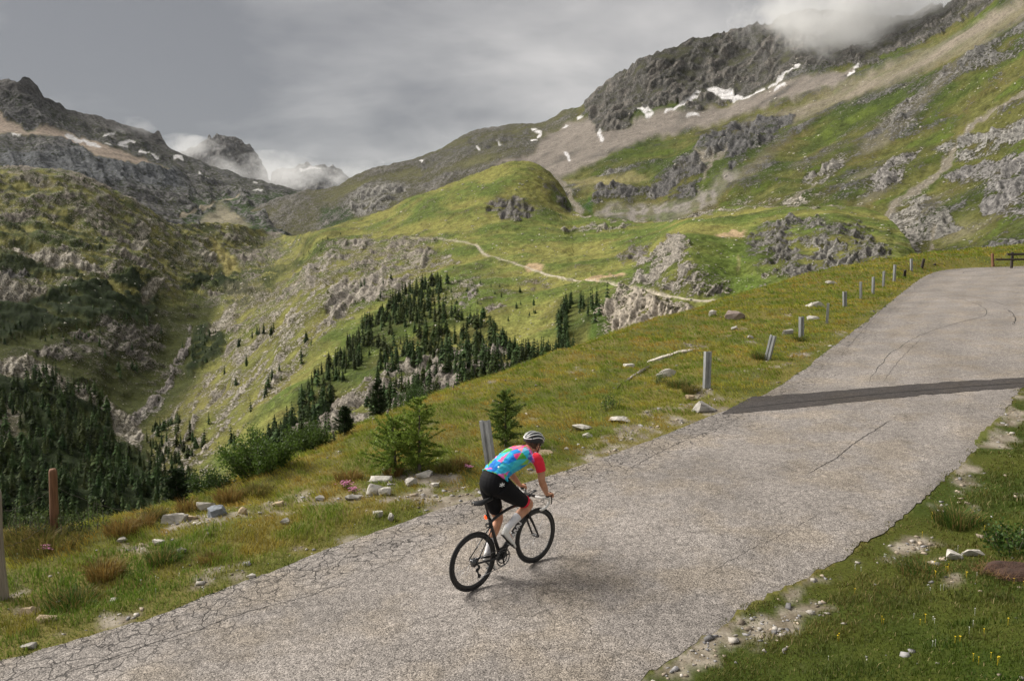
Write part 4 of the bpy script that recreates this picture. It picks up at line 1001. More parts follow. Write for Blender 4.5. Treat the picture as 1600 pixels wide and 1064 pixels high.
# ---------------------------------------------------------------- trees of the valley
def conifer_arrays(seed, layers=9, spikes=8, slim=.17, ragged=.35):
    """unit-high conifer: stem, dark core and drooping boughs"""
    rg = np.random.default_rng(seed)
    V = []; Fc = []; Cc = []
    def tri(a, b, c, col):
        k = len(V); V.extend((a, b, c)); Fc.append((k, k + 1, k + 2)); Cc.extend((col,) * 3)
    for j in range(4):
        a, b = j * math.pi / 2, (j + 1) * math.pi / 2; r = .016
        tri((r * math.cos(a), r * math.sin(a), -.02), (r * math.cos(b), r * math.sin(b), -.02), (0, 0, .95), (.05, .038, .026))
    for i in range(layers):
        f = i / (layers - 1)
        z = .08 + .86 * f
        R = slim * (1 - f) ** .75 * rg.uniform(.8, 1.15) + .018
        if f < .2: R *= .75 + f
        off = rg.uniform(0, 6.28)
        for k in range(spikes):
            a = off + 2 * math.pi * k / spikes + rg.normal(0, .15)
            r = R * rg.uniform(1 - ragged, 1 + ragged * .6); w = .62 / spikes * 6.28 * r * .75
            tipz = z - r * rg.uniform(.15, .6)
            sa, ca = math.sin(a), math.cos(a)
            g = rg.uniform(.6, 1.45); col = (.040 * g, .066 * g, .022 * g)
            root = (0, 0, z + .10 * (1 - f) + .05)
            m1 = (ca * r * .62 - sa * w, sa * r * .62 + ca * w, z - r * .05); m2 = (ca * r * .62 + sa * w, sa * r * .62 - ca * w, z - r * .05)
            tri(root, m1, (ca * r, sa * r, tipz), col); tri(root, (ca * r, sa * r, tipz), m2, col)
    tri((.02, 0, .88), (-.012, .018, .88), (0, 0, 1.03), (.03, .05, .02)); tri((-.02, 0, .9), (.012, -.018, .88), (0, 0, 1.03), (.03, .05, .02))
    return np.array(V), np.array(Fc), np.array(Cc)
TREES = [conifer_arrays(s, int(6 + s % 5), 6 + s % 4, (.15, .20, .25, .17, .30, .13, .22)[s % 7], (.35, .55, .7)[s % 3]) for s in range(14)]
tree_mat = vcol_mat('conifer_needles', .8, .8, .45, 0, 1, .1, .12)
_t = tree_mat.node_tree; _oi = nd(_t, 'ShaderNodeObjectInfo'); _mr = nd(_t, 'ShaderNodeMapRange'); _mr.inputs[3].default_value = .7; _mr.inputs[4].default_value = 1.6; _t.links.new(_oi.outputs['Random'], _mr.inputs[0])
_mx = nd(_t, 'ShaderNodeMix', data_type='RGBA', blend_type='MULTIPLY'); _mx.inputs[0].default_value = 1; _b = _t.nodes['Principled BSDF']; _src = _b.inputs['Base Color'].links[0].from_socket
_t.links.new(_src, _mx.inputs[6]); _t.links.new(_mr.outputs[0], _mx.inputs[7]); _t.links.new(_mx.outputs[2], _b.inputs['Base Color'])
TM = []
for k, (v, f, c) in enumerate(TREES):
    me = make_mesh('conifer', v, f, False); set_col(me, c); me.materials.append(tree_mat); TM.append(me)
spots = []            # px, py, height m, region
rg = np.random.default_rng(21)
def fill(poly, n, h0, h1, region, clump=0.0):
    P = np.array(poly, float); c = 0; tries = 0
    while c < n and tries < n * 40:
        m = max(200, n)
        x = rg.uniform(P[:, 0].min(), P[:, 0].max(), m); y = rg.uniform(P[:, 1].min(), P[:, 1].max(), m)
        ok = in_poly(x, y, poly)
        if clump: ok &= rg.random(m) < sstep(-clump, clump, noise2(x / 20, y / 20, 77) + .12)
        for xx, yy in zip(x[ok], y[ok]):
            if c < n: spots.append((xx, yy, rg.uniform(h0, h1), region)); c += 1
        tries += m
fill([(-120, 620), (0, 602), (40, 592), (70, 580), (95, 592), (165, 620), (172, 655), (168, 700), (120, 705), (40, 690), (0, 712), (-120, 720)], 380, 5, 13, 'wood', .35)
fill([(-160, 712), (0, 700), (170, 690), (215, 735), (300, 745), (330, 770), (330, 850), (200, 890), (0, 960), (-160, 960)], 950, 5.5, 13, 'wood')
fill([(228, 700), (245, 668), (292, 664), (322, 690), (300, 735), (240, 745)], 60, 6, 10, 'wood')
fill([(330, 830), (385, 770), (420, 690), (450, 645), (500, 590), (540, 545), (590, 495), (640, 455), (690, 445), (690, 478), (640, 505), (600, 540), (560, 580), (525, 610), (490, 650), (455, 695), (430, 740), (400, 800)], 540, 4, 13.5, 'slope', .8)
fill([(640, 505), (690, 490), (760, 498), (800, 528), (830, 556), (884, 536), (884, 575), (800, 620), (740, 640), (700, 585), (640, 580), (590, 600), (600, 545)], 380, 4, 13.5, 'slope', .85)
fill([(790, 540), (830, 545), (884, 530), (884, 580), (800, 600)], 60, 7, 12, 'slope')
fill([(560, 620), (700, 580), (780, 600), (700, 660), (600, 700)], 130, 7, 12, 'slope')
fill([(440, 740), (480, 660), (540, 690), (500, 740)], 28, 7, 11, 'slope')
fill([(868, 560), (872, 480), (888, 470), (895, 560)], 30, 9, 13, 'crag')
for (xx, yy) in ((881, 488), (890, 482), (893, 476), (907, 478), (912, 484), (925, 480), (928, 490), (934, 484), (938, 494), (921, 500), (906, 490), (885, 496), (952, 480), (893, 545), (930, 505)): spots.append((xx, yy, rg.uniform(10, 13), 'crag'))
for (xx, yy) in ((440, 585), (438, 592), (412, 618), (420, 606), (426, 596), (414, 612), (367, 598), (392, 642), (393, 528), (402, 523), (405, 524), (412, 522), (421, 521), (427, 515), (473, 562), (471, 568), (478, 535), (490, 545), (187, 592), (185, 580), (205, 580), (212, 582), (200, 556), (153, 545), (162, 562), (252, 522), (228, 505), (230, 512), (700, 450), (650, 475), (660, 468), (673, 464), (693, 488), (695, 486), (712, 493), (722, 500), (752, 512), (785, 534), (790, 538), (796, 543), (672, 500), (680, 497), (735, 505), (742, 508), (373, 542), (375, 535), (387, 575), (350, 583), (329, 668), (306, 700), (360, 690), (365, 700), (600, 448), (612, 440), (627, 452), (596, 470), (566, 455), (570, 448), (300, 555), (285, 545)):
    spots.append((xx, yy, rg.uniform(7.5, 11.5), 'lone'))
fill([(280, 450), (345, 428), (390, 448), (380, 470), (300, 458)], 26, 3, 5, 'lone'); fill([(296, 560), (318, 505), (350, 520), (345, 552), (300, 580)], 30, 4, 8, 'lone')
fill([(0, 505), (120, 500), (230, 470), (240, 500), (160, 530), (0, 540)], 60, 4, 8, 'lone')
fill([(460, 400), (520, 360), (560, 350), (500, 400)], 22, 3, 5, 'lone'); fill([(560, 480), (700, 420), (880, 480), (800, 500)], 45, 3, 6, 'lone')
S_ = np.array([(a, b, c) for a, b, c, d in spots]); reg = np.array([d for *_, d in spots])
G = M.ground(S_[:, 0], S_[:, 1])
dist = np.hypot(G[:, 0], G[:, 1]); size = S_[:, 2] / dist
frame_ok = (S_[:, 0] > 4) & (S_[:, 0] < 1596)
sil_y = np.interp(S_[:, 0], SILPX[:, 0], SILPX[:, 1])
seen = frame_ok & (S_[:, 1] < sil_y - 3)
prio = np.where(seen, size + (reg == 'lone') * .02 + (reg == 'crag') * .02, -1)
order = np.argsort(-prio); single = np.zeros(len(spots), bool); single[order[:285]] = True
LAB = {'wood': ('dark conifer in the dense wood on the valley floor', 'conifers of the valley wood'), 'slope': ('conifer among the wooded rocks of the middle slope', 'conifers on the wooded rocky slope'), 'crag': ('tall conifer in the small stand by the pale cliff', 'conifers by the pale cliff'), 'lone': ('small conifer standing apart on the far slope', 'lone conifers scattered over the far slope')}
fv, ff, fc, o0 = [], [], [], 0
for i in range(len(spots)):
    k = int(rg.integers(len(TREES))); h = S_[i, 2]; yaw = rg.uniform(0, 6.28); wsc = h * rg.uniform(.85, 1.25)
    if single[i]:
        o = bpy.data.objects.new('conifer_tree', TM[k]); COL.objects.link(o)
        o.location = G[i] - np.array([0, 0, .5]); o.rotation_euler = (rg.normal(0, .03), rg.normal(0, .03), yaw); o.scale = (wsc, wsc, h)
        o['label'], o['group'] = LAB[reg[i]]; o['category'] = 'conifer'
        if reg[i] == 'lone':
            X_, Y_ = S_[i, 0], S_[i, 1]
            o['label'] = ('small conifer on the dark left valley wall' if X_ < 262 else 'small conifer in the shrubs beside the rocky gully' if X_ < 352 and Y_ > 490 else 'small dwarf conifer at the head of the valley' if Y_ < 475 and X_ < 400 else 'lone conifer on the pale striped scree slope' if X_ < 500 and Y_ > 400 else 'tiny conifer high on the left shoulder of the meadow slope' if X_ < 565 and Y_ < 420 else 'scattered small conifer on the meadow above the wooded rocks')
        elif reg[i] == 'slope':
            o['label'] = ('conifer in the wooded strip running down the left edge of the middle slope' if S_[i, 0] < 600 else 'conifer on the wooded rocks straight above the cyclist')
        elif reg[i] == 'wood':
            o['label'] = ('conifer in the upper part of the valley wood, under the scree' if S_[i, 1] < 712 and S_[i, 0] < 200 else 'conifer of the small wood at the foot of the striped slope' if 225 < S_[i, 0] < 325 and S_[i, 1] < 747 else 'conifer low in the valley wood behind the left fence posts')
    else:
        v, f, c = TREES[k]; ca, sa = math.cos(yaw), math.sin(yaw)
        q = np.stack([(v[:, 0] * ca - v[:, 1] * sa) * wsc, (v[:, 0] * sa + v[:, 1] * ca) * wsc, v[:, 2] * h], 1) + G[i] - np.array([0, 0, .5])
        fv.append(q); ff.append(f + o0); fc.append(c * rg.uniform(.55, 1.6) * np.array((rg.uniform(.85, 1.35), 1, .9))); o0 += len(v)
me = make_mesh('conifer_forest', np.concatenate(fv), np.concatenate(ff), False); set_col(me, np.concatenate(fc))
link('conifer_forest', me, tree_mat, label='dark conifer forest filling the valley floor and the steep rocky slope', cat='forest', kind='stuff')

# ---- pale boulders strewn over the far slopes, too many to count
def rock_arrays(seed, n=12, flat=.6):
    rg_ = np.random.default_rng(seed)
    bm = bmesh.new()
    for _ in range(n):
        v = rg_.normal(size=3); v /= np.linalg.norm(v); v *= rg_.uniform(.75, 1.1); v = np.sign(v) * np.abs(v) ** .75
        bm.verts.new((v[0], v[1] * rg_.uniform(.6, 1), v[2] * flat))
    bmesh.ops.convex_hull(bm, input=bm.verts); bmesh.ops.delete(bm, geom=[v for v in bm.verts if not v.link_faces], context='VERTS')
    bmesh.ops.triangulate(bm, faces=bm.faces); bmesh.ops.recalc_face_normals(bm, faces=bm.faces)
    bm.verts.index_update()
    V = np.array([v.co[:] for v in bm.verts]); Fc = np.array([[v.index for v in f.verts] for f in bm.faces]); bm.free()
    return V, Fc
SMALL = [rock_arrays(s, 9) for s in range(12)]
rg = np.random.default_rng(31)
bx = rg.uniform(60, 1420, 14000); by = rg.uniform(280, 640, 14000)
up_ = np.interp(bx, M.xs, M.yt); ok = (by > up_ + 4) & (by < np.interp(bx, SILPX[:, 0], SILPX[:, 1]) - 2)
dens = sstep(-.1, .5, fbm2(bx / 40, by / 30, 3, 91)) * .8 + .12
dens *= np.where((bx < 300) & (by > 450), .3, 1)
ok &= rg.random(len(bx)) < dens
bx, by = bx[ok], by[ok]; G = M.ground(bx, by); d_ = np.hypot(G[:, 0], G[:, 1])
px_size = rg.gamma(1.6, .62, len(bx)) + .5                 # apparent half width in photo pixels
# the same on the big slope to the right
cx = rg.uniform(880, 1596, 5200); cy = rg.uniform(90, 405, 5200)
ok = (cy > np.interp(cx, B.xs, B.yt) + 70) & (cy < np.interp(cx, [880, 1380, 1440, 1600], [335, 318, 400, 405])) & (rg.random(5200) < sstep(-.15, .5, fbm2(cx / 45, cy / 30, 3, 95)) * .8 + .1)
cx, cy = cx[ok], cy[ok]; G2 = B.ground(cx, cy)
G = np.concatenate([G, G2]); d_ = np.r_[d_, np.hypot(G2[:, 0], G2[:, 1])]; bx = np.r_[bx, cx]; px_size = np.r_[px_size, rg.gamma(1.4, .5, len(cx)) + .4]
fv, ff, fc, o0 = [], [], [], 0
for i in range(len(bx)):
    v, f = SMALL[int(rg.integers(12))]; s = min(px_size[i], 3.2) * d_[i] / F; yaw = rg.uniform(0, 6.28); ca, sa = math.cos(yaw), math.sin(yaw)
    q = np.stack([(v[:, 0] * ca - v[:, 1] * sa) * s, (v[:, 0] * sa + v[:, 1] * ca) * s, v[:, 2] * s * .8], 1) + G[i]
    g = rg.uniform(.75, 1.35); fv.append(q); ff.append(f + o0); fc.append(np.tile(np.array((.46, .43, .37)) * g, (len(v), 1))); o0 += len(v)
me = make_mesh('boulder_field', np.concatenate(fv), np.concatenate(ff), False); set_col(me, np.concatenate(fc))
link('boulder_field', me, vcol_mat('pale_boulder', .9, 2, .2), label='pale boulders strewn over the far grassy slopes', cat='boulders', kind='stuff')

# ---------------------------------------------------------------- stones beside the road
def stone_mesh(seed, dims, tone):
    V, Fc = rock_arrays(seed, 16, .7)
    bm = bmesh.new()
    vs = [bm.verts.new(v) for v in V]
    for f in Fc: bm.faces.new([vs[i] for i in f])
    bmesh.ops.subdivide_edges(bm, edges=bm.edges, cuts=2, use_grid_fill=True)
    bmesh.ops.smooth_vert(bm, verts=bm.verts, factor=.06, use_axis_x=True, use_axis_y=True, use_axis_z=True)
    P = np.array([v.co[:] for v in bm.verts])
    P *= 1 + (.10 * fbm3(P * 2.6, 4, seed))[:, None]
    for v, p in zip(bm.verts, P): v.co = p
    me = bpy.data.meshes.new('stone'); bm.to_mesh(me); bm.free()
    P = P / (np.abs(P).max(0)) * np.array(dims) / 2
    me.vertices.foreach_set('co', P.astype(np.float32).ravel()); me.update()
    n = fbm3(P * 9, 4, seed + 5)
    set_col(me, np.array(tone) * (1 + .35 * n)[:, None])
    return me
stone_mat = vcol_mat('weathered_stone', .88, 18, .28, .6, .02)
WHITE_S, GREY_S, TAN_S, BLUE_S, RED_S = (.50, .47, .42), (.33, .31, .28), (.42, .33, .22), (.24, .26, .29), (.30, .24, .21)
# px, py of the middle, width px, height px, tone, yaw, label
STONES = [
    (268, 809, 40, 17, WHITE_S, 0.2, 'large pale angular stone at the left end of the rubble strip'),
    (338, 800, 30, 15, BLUE_S, .1, 'blue-grey block of stone on the rubble strip'),
    (322, 791, 26, 12, WHITE_S, 1.0, 'pale stone behind the blue-grey block'),
    (295, 809, 26, 7, TAN_S, .0, 'flat orange-tan slab just left of the blue-grey block'),
    (379, 798, 12, 10, TAN_S, .5, 'small tan stone right of the blue-grey block'),
    (594, 749, 38, 11, WHITE_S, -.1, 'long flat pale slab highest of the white stones by the pink flowers'),
    (584, 765, 34, 17, WHITE_S, .6, 'biggest white boulder by the pink flowers'),
    (601, 768, 20, 12, WHITE_S, .2, 'smaller white stone leaning on the biggest white boulder'),
    (661, 741, 28, 10, WHITE_S, .1, 'flat white stone under the big green sapling'),
    (643, 753, 19, 12, WHITE_S, .8, 'round white stone between the slab and the sapling'),
    (682, 757, 17, 6, WHITE_S, .0, 'small flat white stone left of the cyclist in the verge'),
    (553, 776, 26, 7, GREY_S, .2, 'thin grey slab beneath the pink flowers'),
    (500, 778, 14, 8, GREY_S, .4, 'grey stone on the rubble strip midway along the verge'),
    (435, 787, 20, 7, TAN_S, .3, 'low tan stone on the rubble strip'),
    (590, 803, 16, 9, WHITE_S, 1.2, 'white stone in the grass near the road edge left of the rear wheel'),
    (611, 809, 9, 12, WHITE_S, .3, 'upright little white stone beside the grass near the road edge'),
    (448, 815, 18, 9, GREY_S, .3, 'grey stone half sunk in grass below the rubble strip'),
    (248, 847, 17, 7, WHITE_S, .2, 'flat white stone in the grass below the large angular stone'),
    (190, 843, 15, 5, WHITE_S, .0, 'thin white stone in the grass right of the brown fence post'),
    (285, 860, 14, 6, GREY_S, .6, 'small rounded stone in the left grass verge'),
    (178, 937, 13, 5, WHITE_S, .1, 'white pebble on bare ground near the road at lower left'),
    (392, 900, 14, 5, WHITE_S, .2, 'small white stone at the very edge of the road'),
    (40, 957, 24, 10, TAN_S, .5, 'tan stone at lower left beside the pale fence post'),
    (75, 966, 26, 8, TAN_S, .2, 'flat tan stone right of the pale fence post'),
    (45, 1010, 20, 7, GREY_S, .2, 'grey stone by the road in the bottom left corner'),
    (908, 668, 32, 9, WHITE_S, .1, 'white slab in the verge right of the helmet'),
    (919, 680, 20, 6, WHITE_S, .4, 'small white slab below the one right of the helmet'),
    (968, 656, 34, 8, WHITE_S, -.1, 'flat white slab midway between helmet and first upright post'),
    (850, 708, 26, 9, TAN_S, .3, 'tan stone just beyond the rider\'s shoulder'),
    (1100, 636, 36, 17, GREY_S, .4, 'broad grey-tan stone where the dark patch meets the verge'),
    (1078, 622, 16, 9, TAN_S, .3, 'tan stone left of the broad one near the dark patch'),
    (1040, 584, 32, 14, WHITE_S, .1, 'white block of rock on the slope left of the first upright post'),
    (982, 572, 18, 6, WHITE_S, .0, 'small white rock above the slanting ledge'),
    (1145, 493, 38, 15, RED_S, .1, 'reddish lichen-covered boulder high on the slope'),
    (1113, 491, 13, 9, WHITE_S, .3, 'small pale stone left of the reddish boulder'),
    (1275, 477, 28, 9, WHITE_S, .1, 'bright flat rock beyond the fourth metal post'),
    (1298, 443, 20, 5, WHITE_S, .2, 'thin bright rock near the brow above the posts'),
    (1270, 497, 18, 8, WHITE_S, .2, 'pale rock between the third and fourth metal posts'),
    (1231, 519, 18, 9, GREY_S, .3, 'grey rock left of the third metal post'),
    (1148, 512, 12, 6, GREY_S, .2, 'small grey rock below the reddish boulder'),
    (1172, 527, 10, 5, WHITE_S, .1, 'small white rock left of the leaning metal post'),
    (1493, 868, 26, 15, WHITE_S, .3, 'larger of the two white stones on the right bank'),
    (1520, 865, 28, 8, WHITE_S, .1, 'flatter of the two white stones on the right bank'),
]
gp = ground_px([s[0] for s in STONES], [s[1] + s[3] * .35 for s in STONES])
for k, ((px, py, w, h, tone, yaw, lab), g) in enumerate(zip(STONES, gp)):
    if np.isnan(g[0]): print('stone misses', px, py); continue
    d = np.linalg.norm(g - np.array([0, 0, CAM_Z])); W_ = w * d / F; H_ = h * d / F
    o = link('stone', stone_mesh(400 + k, (W_ * 1.05, max(W_ * .6, H_ * 1.2), H_ * 1.5), tone), stone_mat, label=lab, cat='stone')
    o.location = (g[0], g[1], g[2] + H_ * .14 + .01); o.rotation_euler = (.1 * math.sin(k * 7.1), .12 * math.cos(k * 3.3), yaw * .5)
# two slanting ledges that crop out of the slope
for k, (pts, th_, lab) in enumerate((([(965, 607), (982, 594), (1000, 583), (1015, 574)], .16, 'slanting pale rock ledge on the slope beside the white block'), ([(1012, 565), (1035, 557), (1062, 550), (1092, 545)], .12, 'long narrow pale ledge above the white block of rock'))):
    g = ground_px([p[0] for p in pts], [p[1] for p in pts]); Q = resample(g, 16)
    n = len(Q); t = np.linspace(0, 1, n); wv = .08 + .24 * np.sin(np.pi * np.clip(t * .9 + .08, 0, 1)) * (1 + .5 * fbm2(t * 6, t * 0, 2, 410 + k))
    hv = .55 * th_ * (.5 + .6 * np.abs(fbm2(t * 5, t * 0 + 4, 3, 420 + k)))
    off = np.array([.35, .94, 0])
    ring = []
    for q, w_, h_ in zip(Q, wv, hv):
        ring += [q + off * -w_ + (0, 0, -.1), q + off * -w_ * .8 + (0, 0, h_ * .55), q + off * w_ * .1 + (0, 0, h_ + .02), q + off * w_ + (0, 0, h_ * .8), q + off * w_ * 1.2 + (0, 0, -.1)]
    Fq = [(i * 5 + j, i * 5 + j + 1, (i + 1) * 5 + j + 1, (i + 1) * 5 + j) for i in range(n - 1) for j in range(4)] + [(0, 1, 2, 3, 4), tuple((n - 1) * 5 + j for j in (4, 3, 2, 1, 0))]
    me = make_mesh('rock_ledge', np.array(ring), Fq, False); set_col(me, np.array((.54, .49, .42)) * (1 + .3 * fbm3(np.array(ring) * 4, 3, 5))[:, None])
    link('rock_ledge', me, stone_mat, label=lab, cat='rock')
# gravel : far too many pieces to count
rg = np.random.default_rng(41)
x, y, r = scatter(110000, 4.5, 45, -46, 42)
dl, dr, ds = sdist(x, y); ok = ((dl > .05) | (dr < -.05)) & (ds < 1.0)
x, y, r = x[ok], y[ok], r[ok]; gvv = gravel_mask(x, y)
ok = rg.random(len(x)) < np.clip(gvv * 1.3 - .10, 0.02, 1) * .5; x, y, r, gvv = x[ok], y[ok], r[ok], gvv[ok]
z = near_z(x, y); px, py = to_px(np.stack([x, y, z], 1)); ok = (px > -60) & (px < 1660) & (py < 1130); x, y, z, r = x[ok], y[ok], z[ok], r[ok]
fv, ff, fc, o0 = [], [], [], 0
szs = np.minimum(rg.gamma(1.5, .011, len(x)) + .006, .065) * (1 + r / 60)
for i in range(len(x)):
    v, f = SMALL[i % 12]; s = szs[i]; yaw = rg.uniform(0, 6.28); ca, sa = math.cos(yaw), math.sin(yaw)
    q = np.stack([(v[:, 0] * ca - v[:, 1] * sa) * s, (v[:, 0] * sa + v[:, 1] * ca) * s, v[:, 2] * s * .7 + s * .15], 1) + (x[i], y[i], z[i])
    g = rg.uniform(.55, 1.3); fv.append(q); ff.append(f + o0); tn = np.array(((.40, .37, .33), (.36, .30, .23), (.30, .29, .29))[int(rg.integers(3))]); fc.append(np.tile(tn * g, (len(v), 1))); o0 += len(v)
print('gravel', len(x))
me = make_mesh('verge_gravel', np.concatenate(fv), np.concatenate(ff), False); set_col(me, np.concatenate(fc))
link('verge_gravel', me, stone_mat, label='loose gravel and chips along the stony verges', cat='gravel', kind='stuff')

# ---------------------------------------------------------------- posts, fence
zinc, t_, b__ = mat_new('weathered_zinc')
tcn = nd(t_, 'ShaderNodeTexCoord'); n_ = nd(t_, 'ShaderNodeTexNoise'); n_.inputs['Scale'].default_value = 7; n_.inputs['Detail'].default_value = 6; n_.inputs['Roughness'].default_value = .7
mp_ = nd(t_, 'ShaderNodeMapping'); mp_.inputs['Scale'].default_value = (1, 1, .35); t_.links.new(tcn.outputs['Object'], mp_.inputs[0]); t_.links.new(mp_.outputs[0], n_.inputs['Vector'])
rp = nd(t_, 'ShaderNodeValToRGB'); t_.links.new(n_.outputs[0], rp.inputs[0]); e = rp.color_ramp.elements
e[0].position = .32; e[0].color = (.22, .225, .23, 1); e[1].position = .68; e[1].color = (.44, .45, .46, 1)
t_.links.new(rp.outputs[0], b__.inputs['Base Color']); b__.inputs['Roughness'].default_value = .55; b__.inputs['Metallic'].default_value = .35
def channel_mesh(h, seed, w=.165, d=.09, t=.012):
    rg_ = np.random.default_rng(seed)
    prof = [(-w / 2, d / 2), (-w / 2 + t, d / 2), (-w / 2 + t, -d / 2 + t), (-.018, -d / 2 + t), (-.010, -d / 2 + t + .018), (.010, -d / 2 + t + .018), (.018, -d / 2 + t), (w / 2 - t, -d / 2 + t), (w / 2 - t, d / 2), (w / 2, d / 2), (w / 2, -d / 2), (.022, -d / 2), (.012, -d / 2 + .018), (-.012, -d / 2 + .018), (-.022, -d / 2), (-w / 2, -d / 2)]
    zs = [-.35, 0, h * .5, h - .03, h]; V = []; Fc = []; n = len(prof)
    for i, z_ in enumerate(zs):
        for (a, b) in prof: V.append((a + rg_.normal(0, .0012), b + rg_.normal(0, .0012), z_ + (rg_.normal(0, .004) if i == len(zs) - 1 else 0)))
    for i in range(len(zs) - 1):
        for j in range(n): Fc.append((i * n + j, i * n + (j + 1) % n, (i + 1) * n + (j + 1) % n, (i + 1) * n + j))
    k = (len(zs) - 1) * n
    for q in ((0, 1, 2, 15), (2, 3, 14, 15), (3, 4, 13, 14), (4, 5, 12, 13), (5, 6, 11, 12), (6, 7, 10, 11), (7, 8, 9, 10)): Fc.append(tuple(k + j for j in q))
    return make_mesh('guard_post', np.array(V), Fc, False)
ORD = ['leaning grey metal road post right behind the cyclist', 'first upright metal post beyond the cyclist, by the white block', 'metal post tilting to the right, second beyond the cyclist', 'third metal post beyond the cyclist', 'fourth metal post beyond the cyclist, slim and dark', 'fifth metal post beyond the cyclist, broad and pale', 'sixth metal post beyond the cyclist', 'seventh metal post beyond the cyclist', 'eighth metal post beyond the cyclist', 'ninth metal post, with a dark stake leaning beside it', 'farthest metal post at the bend of the road']
PO = [((769, 742), (755, 656)), ((1104, 607), (1106, 550)), ((1199, 562), (1208, 523)), ((1252, 529), (1250, 496)), ((1292, 506), (1290, 474)), ((1320, 479), (1319, 456)), ((1345, 467), (1344, 441)), ((1364, 459), (1364, 433)), ((1380, 448), (1379, 424)), ((1397, 441), (1396, 414)), ((1424, 424), (1423, 405))]
g = ground_px([p[0][0] for p in PO], [p[0][1] for p in PO])
for k, ((b0, t0), q) in enumerate(zip(PO, g)):
    d = q[1]; h = math.hypot(b0[1] - t0[1], 0) * d / F * 1.02; lean = math.atan2((t0[0] - b0[0]), (b0[1] - t0[1]))
    o = link('guard_post', channel_mesh(h, k), zinc, label=ORD[k], cat='road post', group='metal posts along the road edge')
    o.location = q; o.rotation_euler = (.03 * math.sin(k * 5), lean, (-.55, .35, -.9, .5, 1.2, .2, .9, .7, .8, .6, .4)[k])
def wood_mat(name, c0, c1):
    m, t, b = mat_new(name)
    tc_ = nd(t, 'ShaderNodeTexCoord'); mp = nd(t, 'ShaderNodeMapping'); mp.inputs['Scale'].default_value = (30, 30, 2.2); t.links.new(tc_.outputs['Object'], mp.inputs[0])
    n = nd(t, 'ShaderNodeTexNoise'); n.inputs['Scale'].default_value = 1.5; n.inputs['Detail'].default_value = 6; t.links.new(mp.outputs[0], n.inputs['Vector'])
    r_ = nd(t, 'ShaderNodeValToRGB'); t.links.new(n.outputs[0], r_.inputs[0]); r_.color_ramp.elements[0].position = .3; r_.color_ramp.elements[1].position = .7; r_.color_ramp.elements[0].color = (*c0, 1); r_.color_ramp.elements[1].color = (*c1, 1)
    t.links.new(r_.outputs[0], b.inputs['Base Color']); b.inputs['Roughness'].default_value = .85
    bp_ = nd(t, 'ShaderNodeBump'); bp_.inputs['Strength'].default_value = .5; bp_.inputs['Distance'].default_value = .006; t.links.new(n.outputs[0], bp_.inputs['Height']); t.links.new(bp_.outputs[0], b.inputs['Normal'])
    return m
wood_red = wood_mat('brown_wood', (.12, .055, .028), (.26, .13, .07)); wood_grey = wood_mat('silver_wood', (.19, .155, .12), (.36, .31, .26)); wood_dark = wood_mat('dark_wood', (.03, .024, .02), (.075, .058, .045))
def stake_mesh(h, r, seed, below=.5, taper=.12):
    rg_ = np.random.default_rng(seed); seg = 14; zs = np.concatenate([[-below], np.linspace(0, h * .93, 9), [h * .97, h]])
    V = []; Fc = []
    ph = rg_.uniform(0, 6, 3)
    for i, z_ in enumerate(zs):
        rr_ = r * (1 - taper * max(z_, 0) / h) * (1 if i < len(zs) - 2 else (.93 if i == len(zs) - 2 else .70))
        ox, oy = .012 * math.sin(z_ * 3 + ph[0]), .010 * math.sin(z_ * 2.3 + ph[1])
        for j in range(seg):
            a = 2 * math.pi * j / seg; q = rr_ * (1 + .05 * math.sin(3 * a + ph[2]) + .02 * math.sin(7 * a + z_ * 4))
            V.append((ox + q * math.cos(a), oy + q * math.sin(a), z_))
    n = len(zs)
    Fc = [(i * seg + j, i * seg + (j + 1) % seg, (i + 1) * seg + (j + 1) % seg, (i + 1) * seg + j) for i in range(n - 1) for j in range(seg)] + [tuple((n - 1) * seg + j for j in range(seg))]
    return make_mesh('fence_post', np.array(V), Fc)
def on_brow(px, dist):
    a = math.atan2((px - 800) / F, 1.0); q = np.array([dist * math.sin(a), dist * math.cos(a), 0.0]); q[2] = near_z(q[0:1], q[1:2])[0]; return q
def plant_post(base, top, rpx, mat, lab, seed, dist=None, name='fence_post', cat='fence post', group=None):
    if dist is None: q = ground_px([base[0]], [base[1]])[0]
    else: q = on_brow(base[0], dist)
    d = q[1]; h = at(top[0], top[1], dist)[2] - q[2] if dist else (base[1] - top[1]) * d / F; lean = math.atan2(top[0] - base[0], base[1] - top[1])
    o = link(name, stake_mesh(h, rpx * d / F, seed), mat, label=lab, cat=cat, group=group); o.location = q; o.rotation_euler = (0, lean, seed)
    return o, q, h
_, qa, ha = plant_post((5, 935), (3, 755), 8.5, wood_grey, 'pale weathered wooden fence post at the left border', 1)
_, qb, hb_ = plant_post((87, 832), (84, 727), 6.8, wood_red, 'reddish-brown wooden fence post at the left', 2)
FAR = [((443, 742), (443, 704), 3.2, 'grey fence stake behind the leafy bushes, nearest of the brow stakes'), ((489, 722), (487, 699), 2.6, 'short grey fence stake above the second bush'), ((520, 702), (516, 672), 2.0, 'thin leaning stake right of the short grey one'), ((581, 678), (580, 653), 2.6, 'pale fence stake beside the small dark pine'), ((603, 672), (601, 641), 2.0, 'brownish stake right of the small dark pine'), ((706, 618), (704, 602), 1.6, 'tiny fence stake on the brow above the big sapling')]
fp = []
for k, (b0, t0, rp_, lab) in enumerate(FAR):
    dd = np.interp(b0[0], [400, 500, 620, 720], [15.2, 16.4, 18.2, 21.5])
    _, q, h = plant_post(b0, t0, rp_, wood_grey, lab, 5 + k, dd); fp.append((q, h))
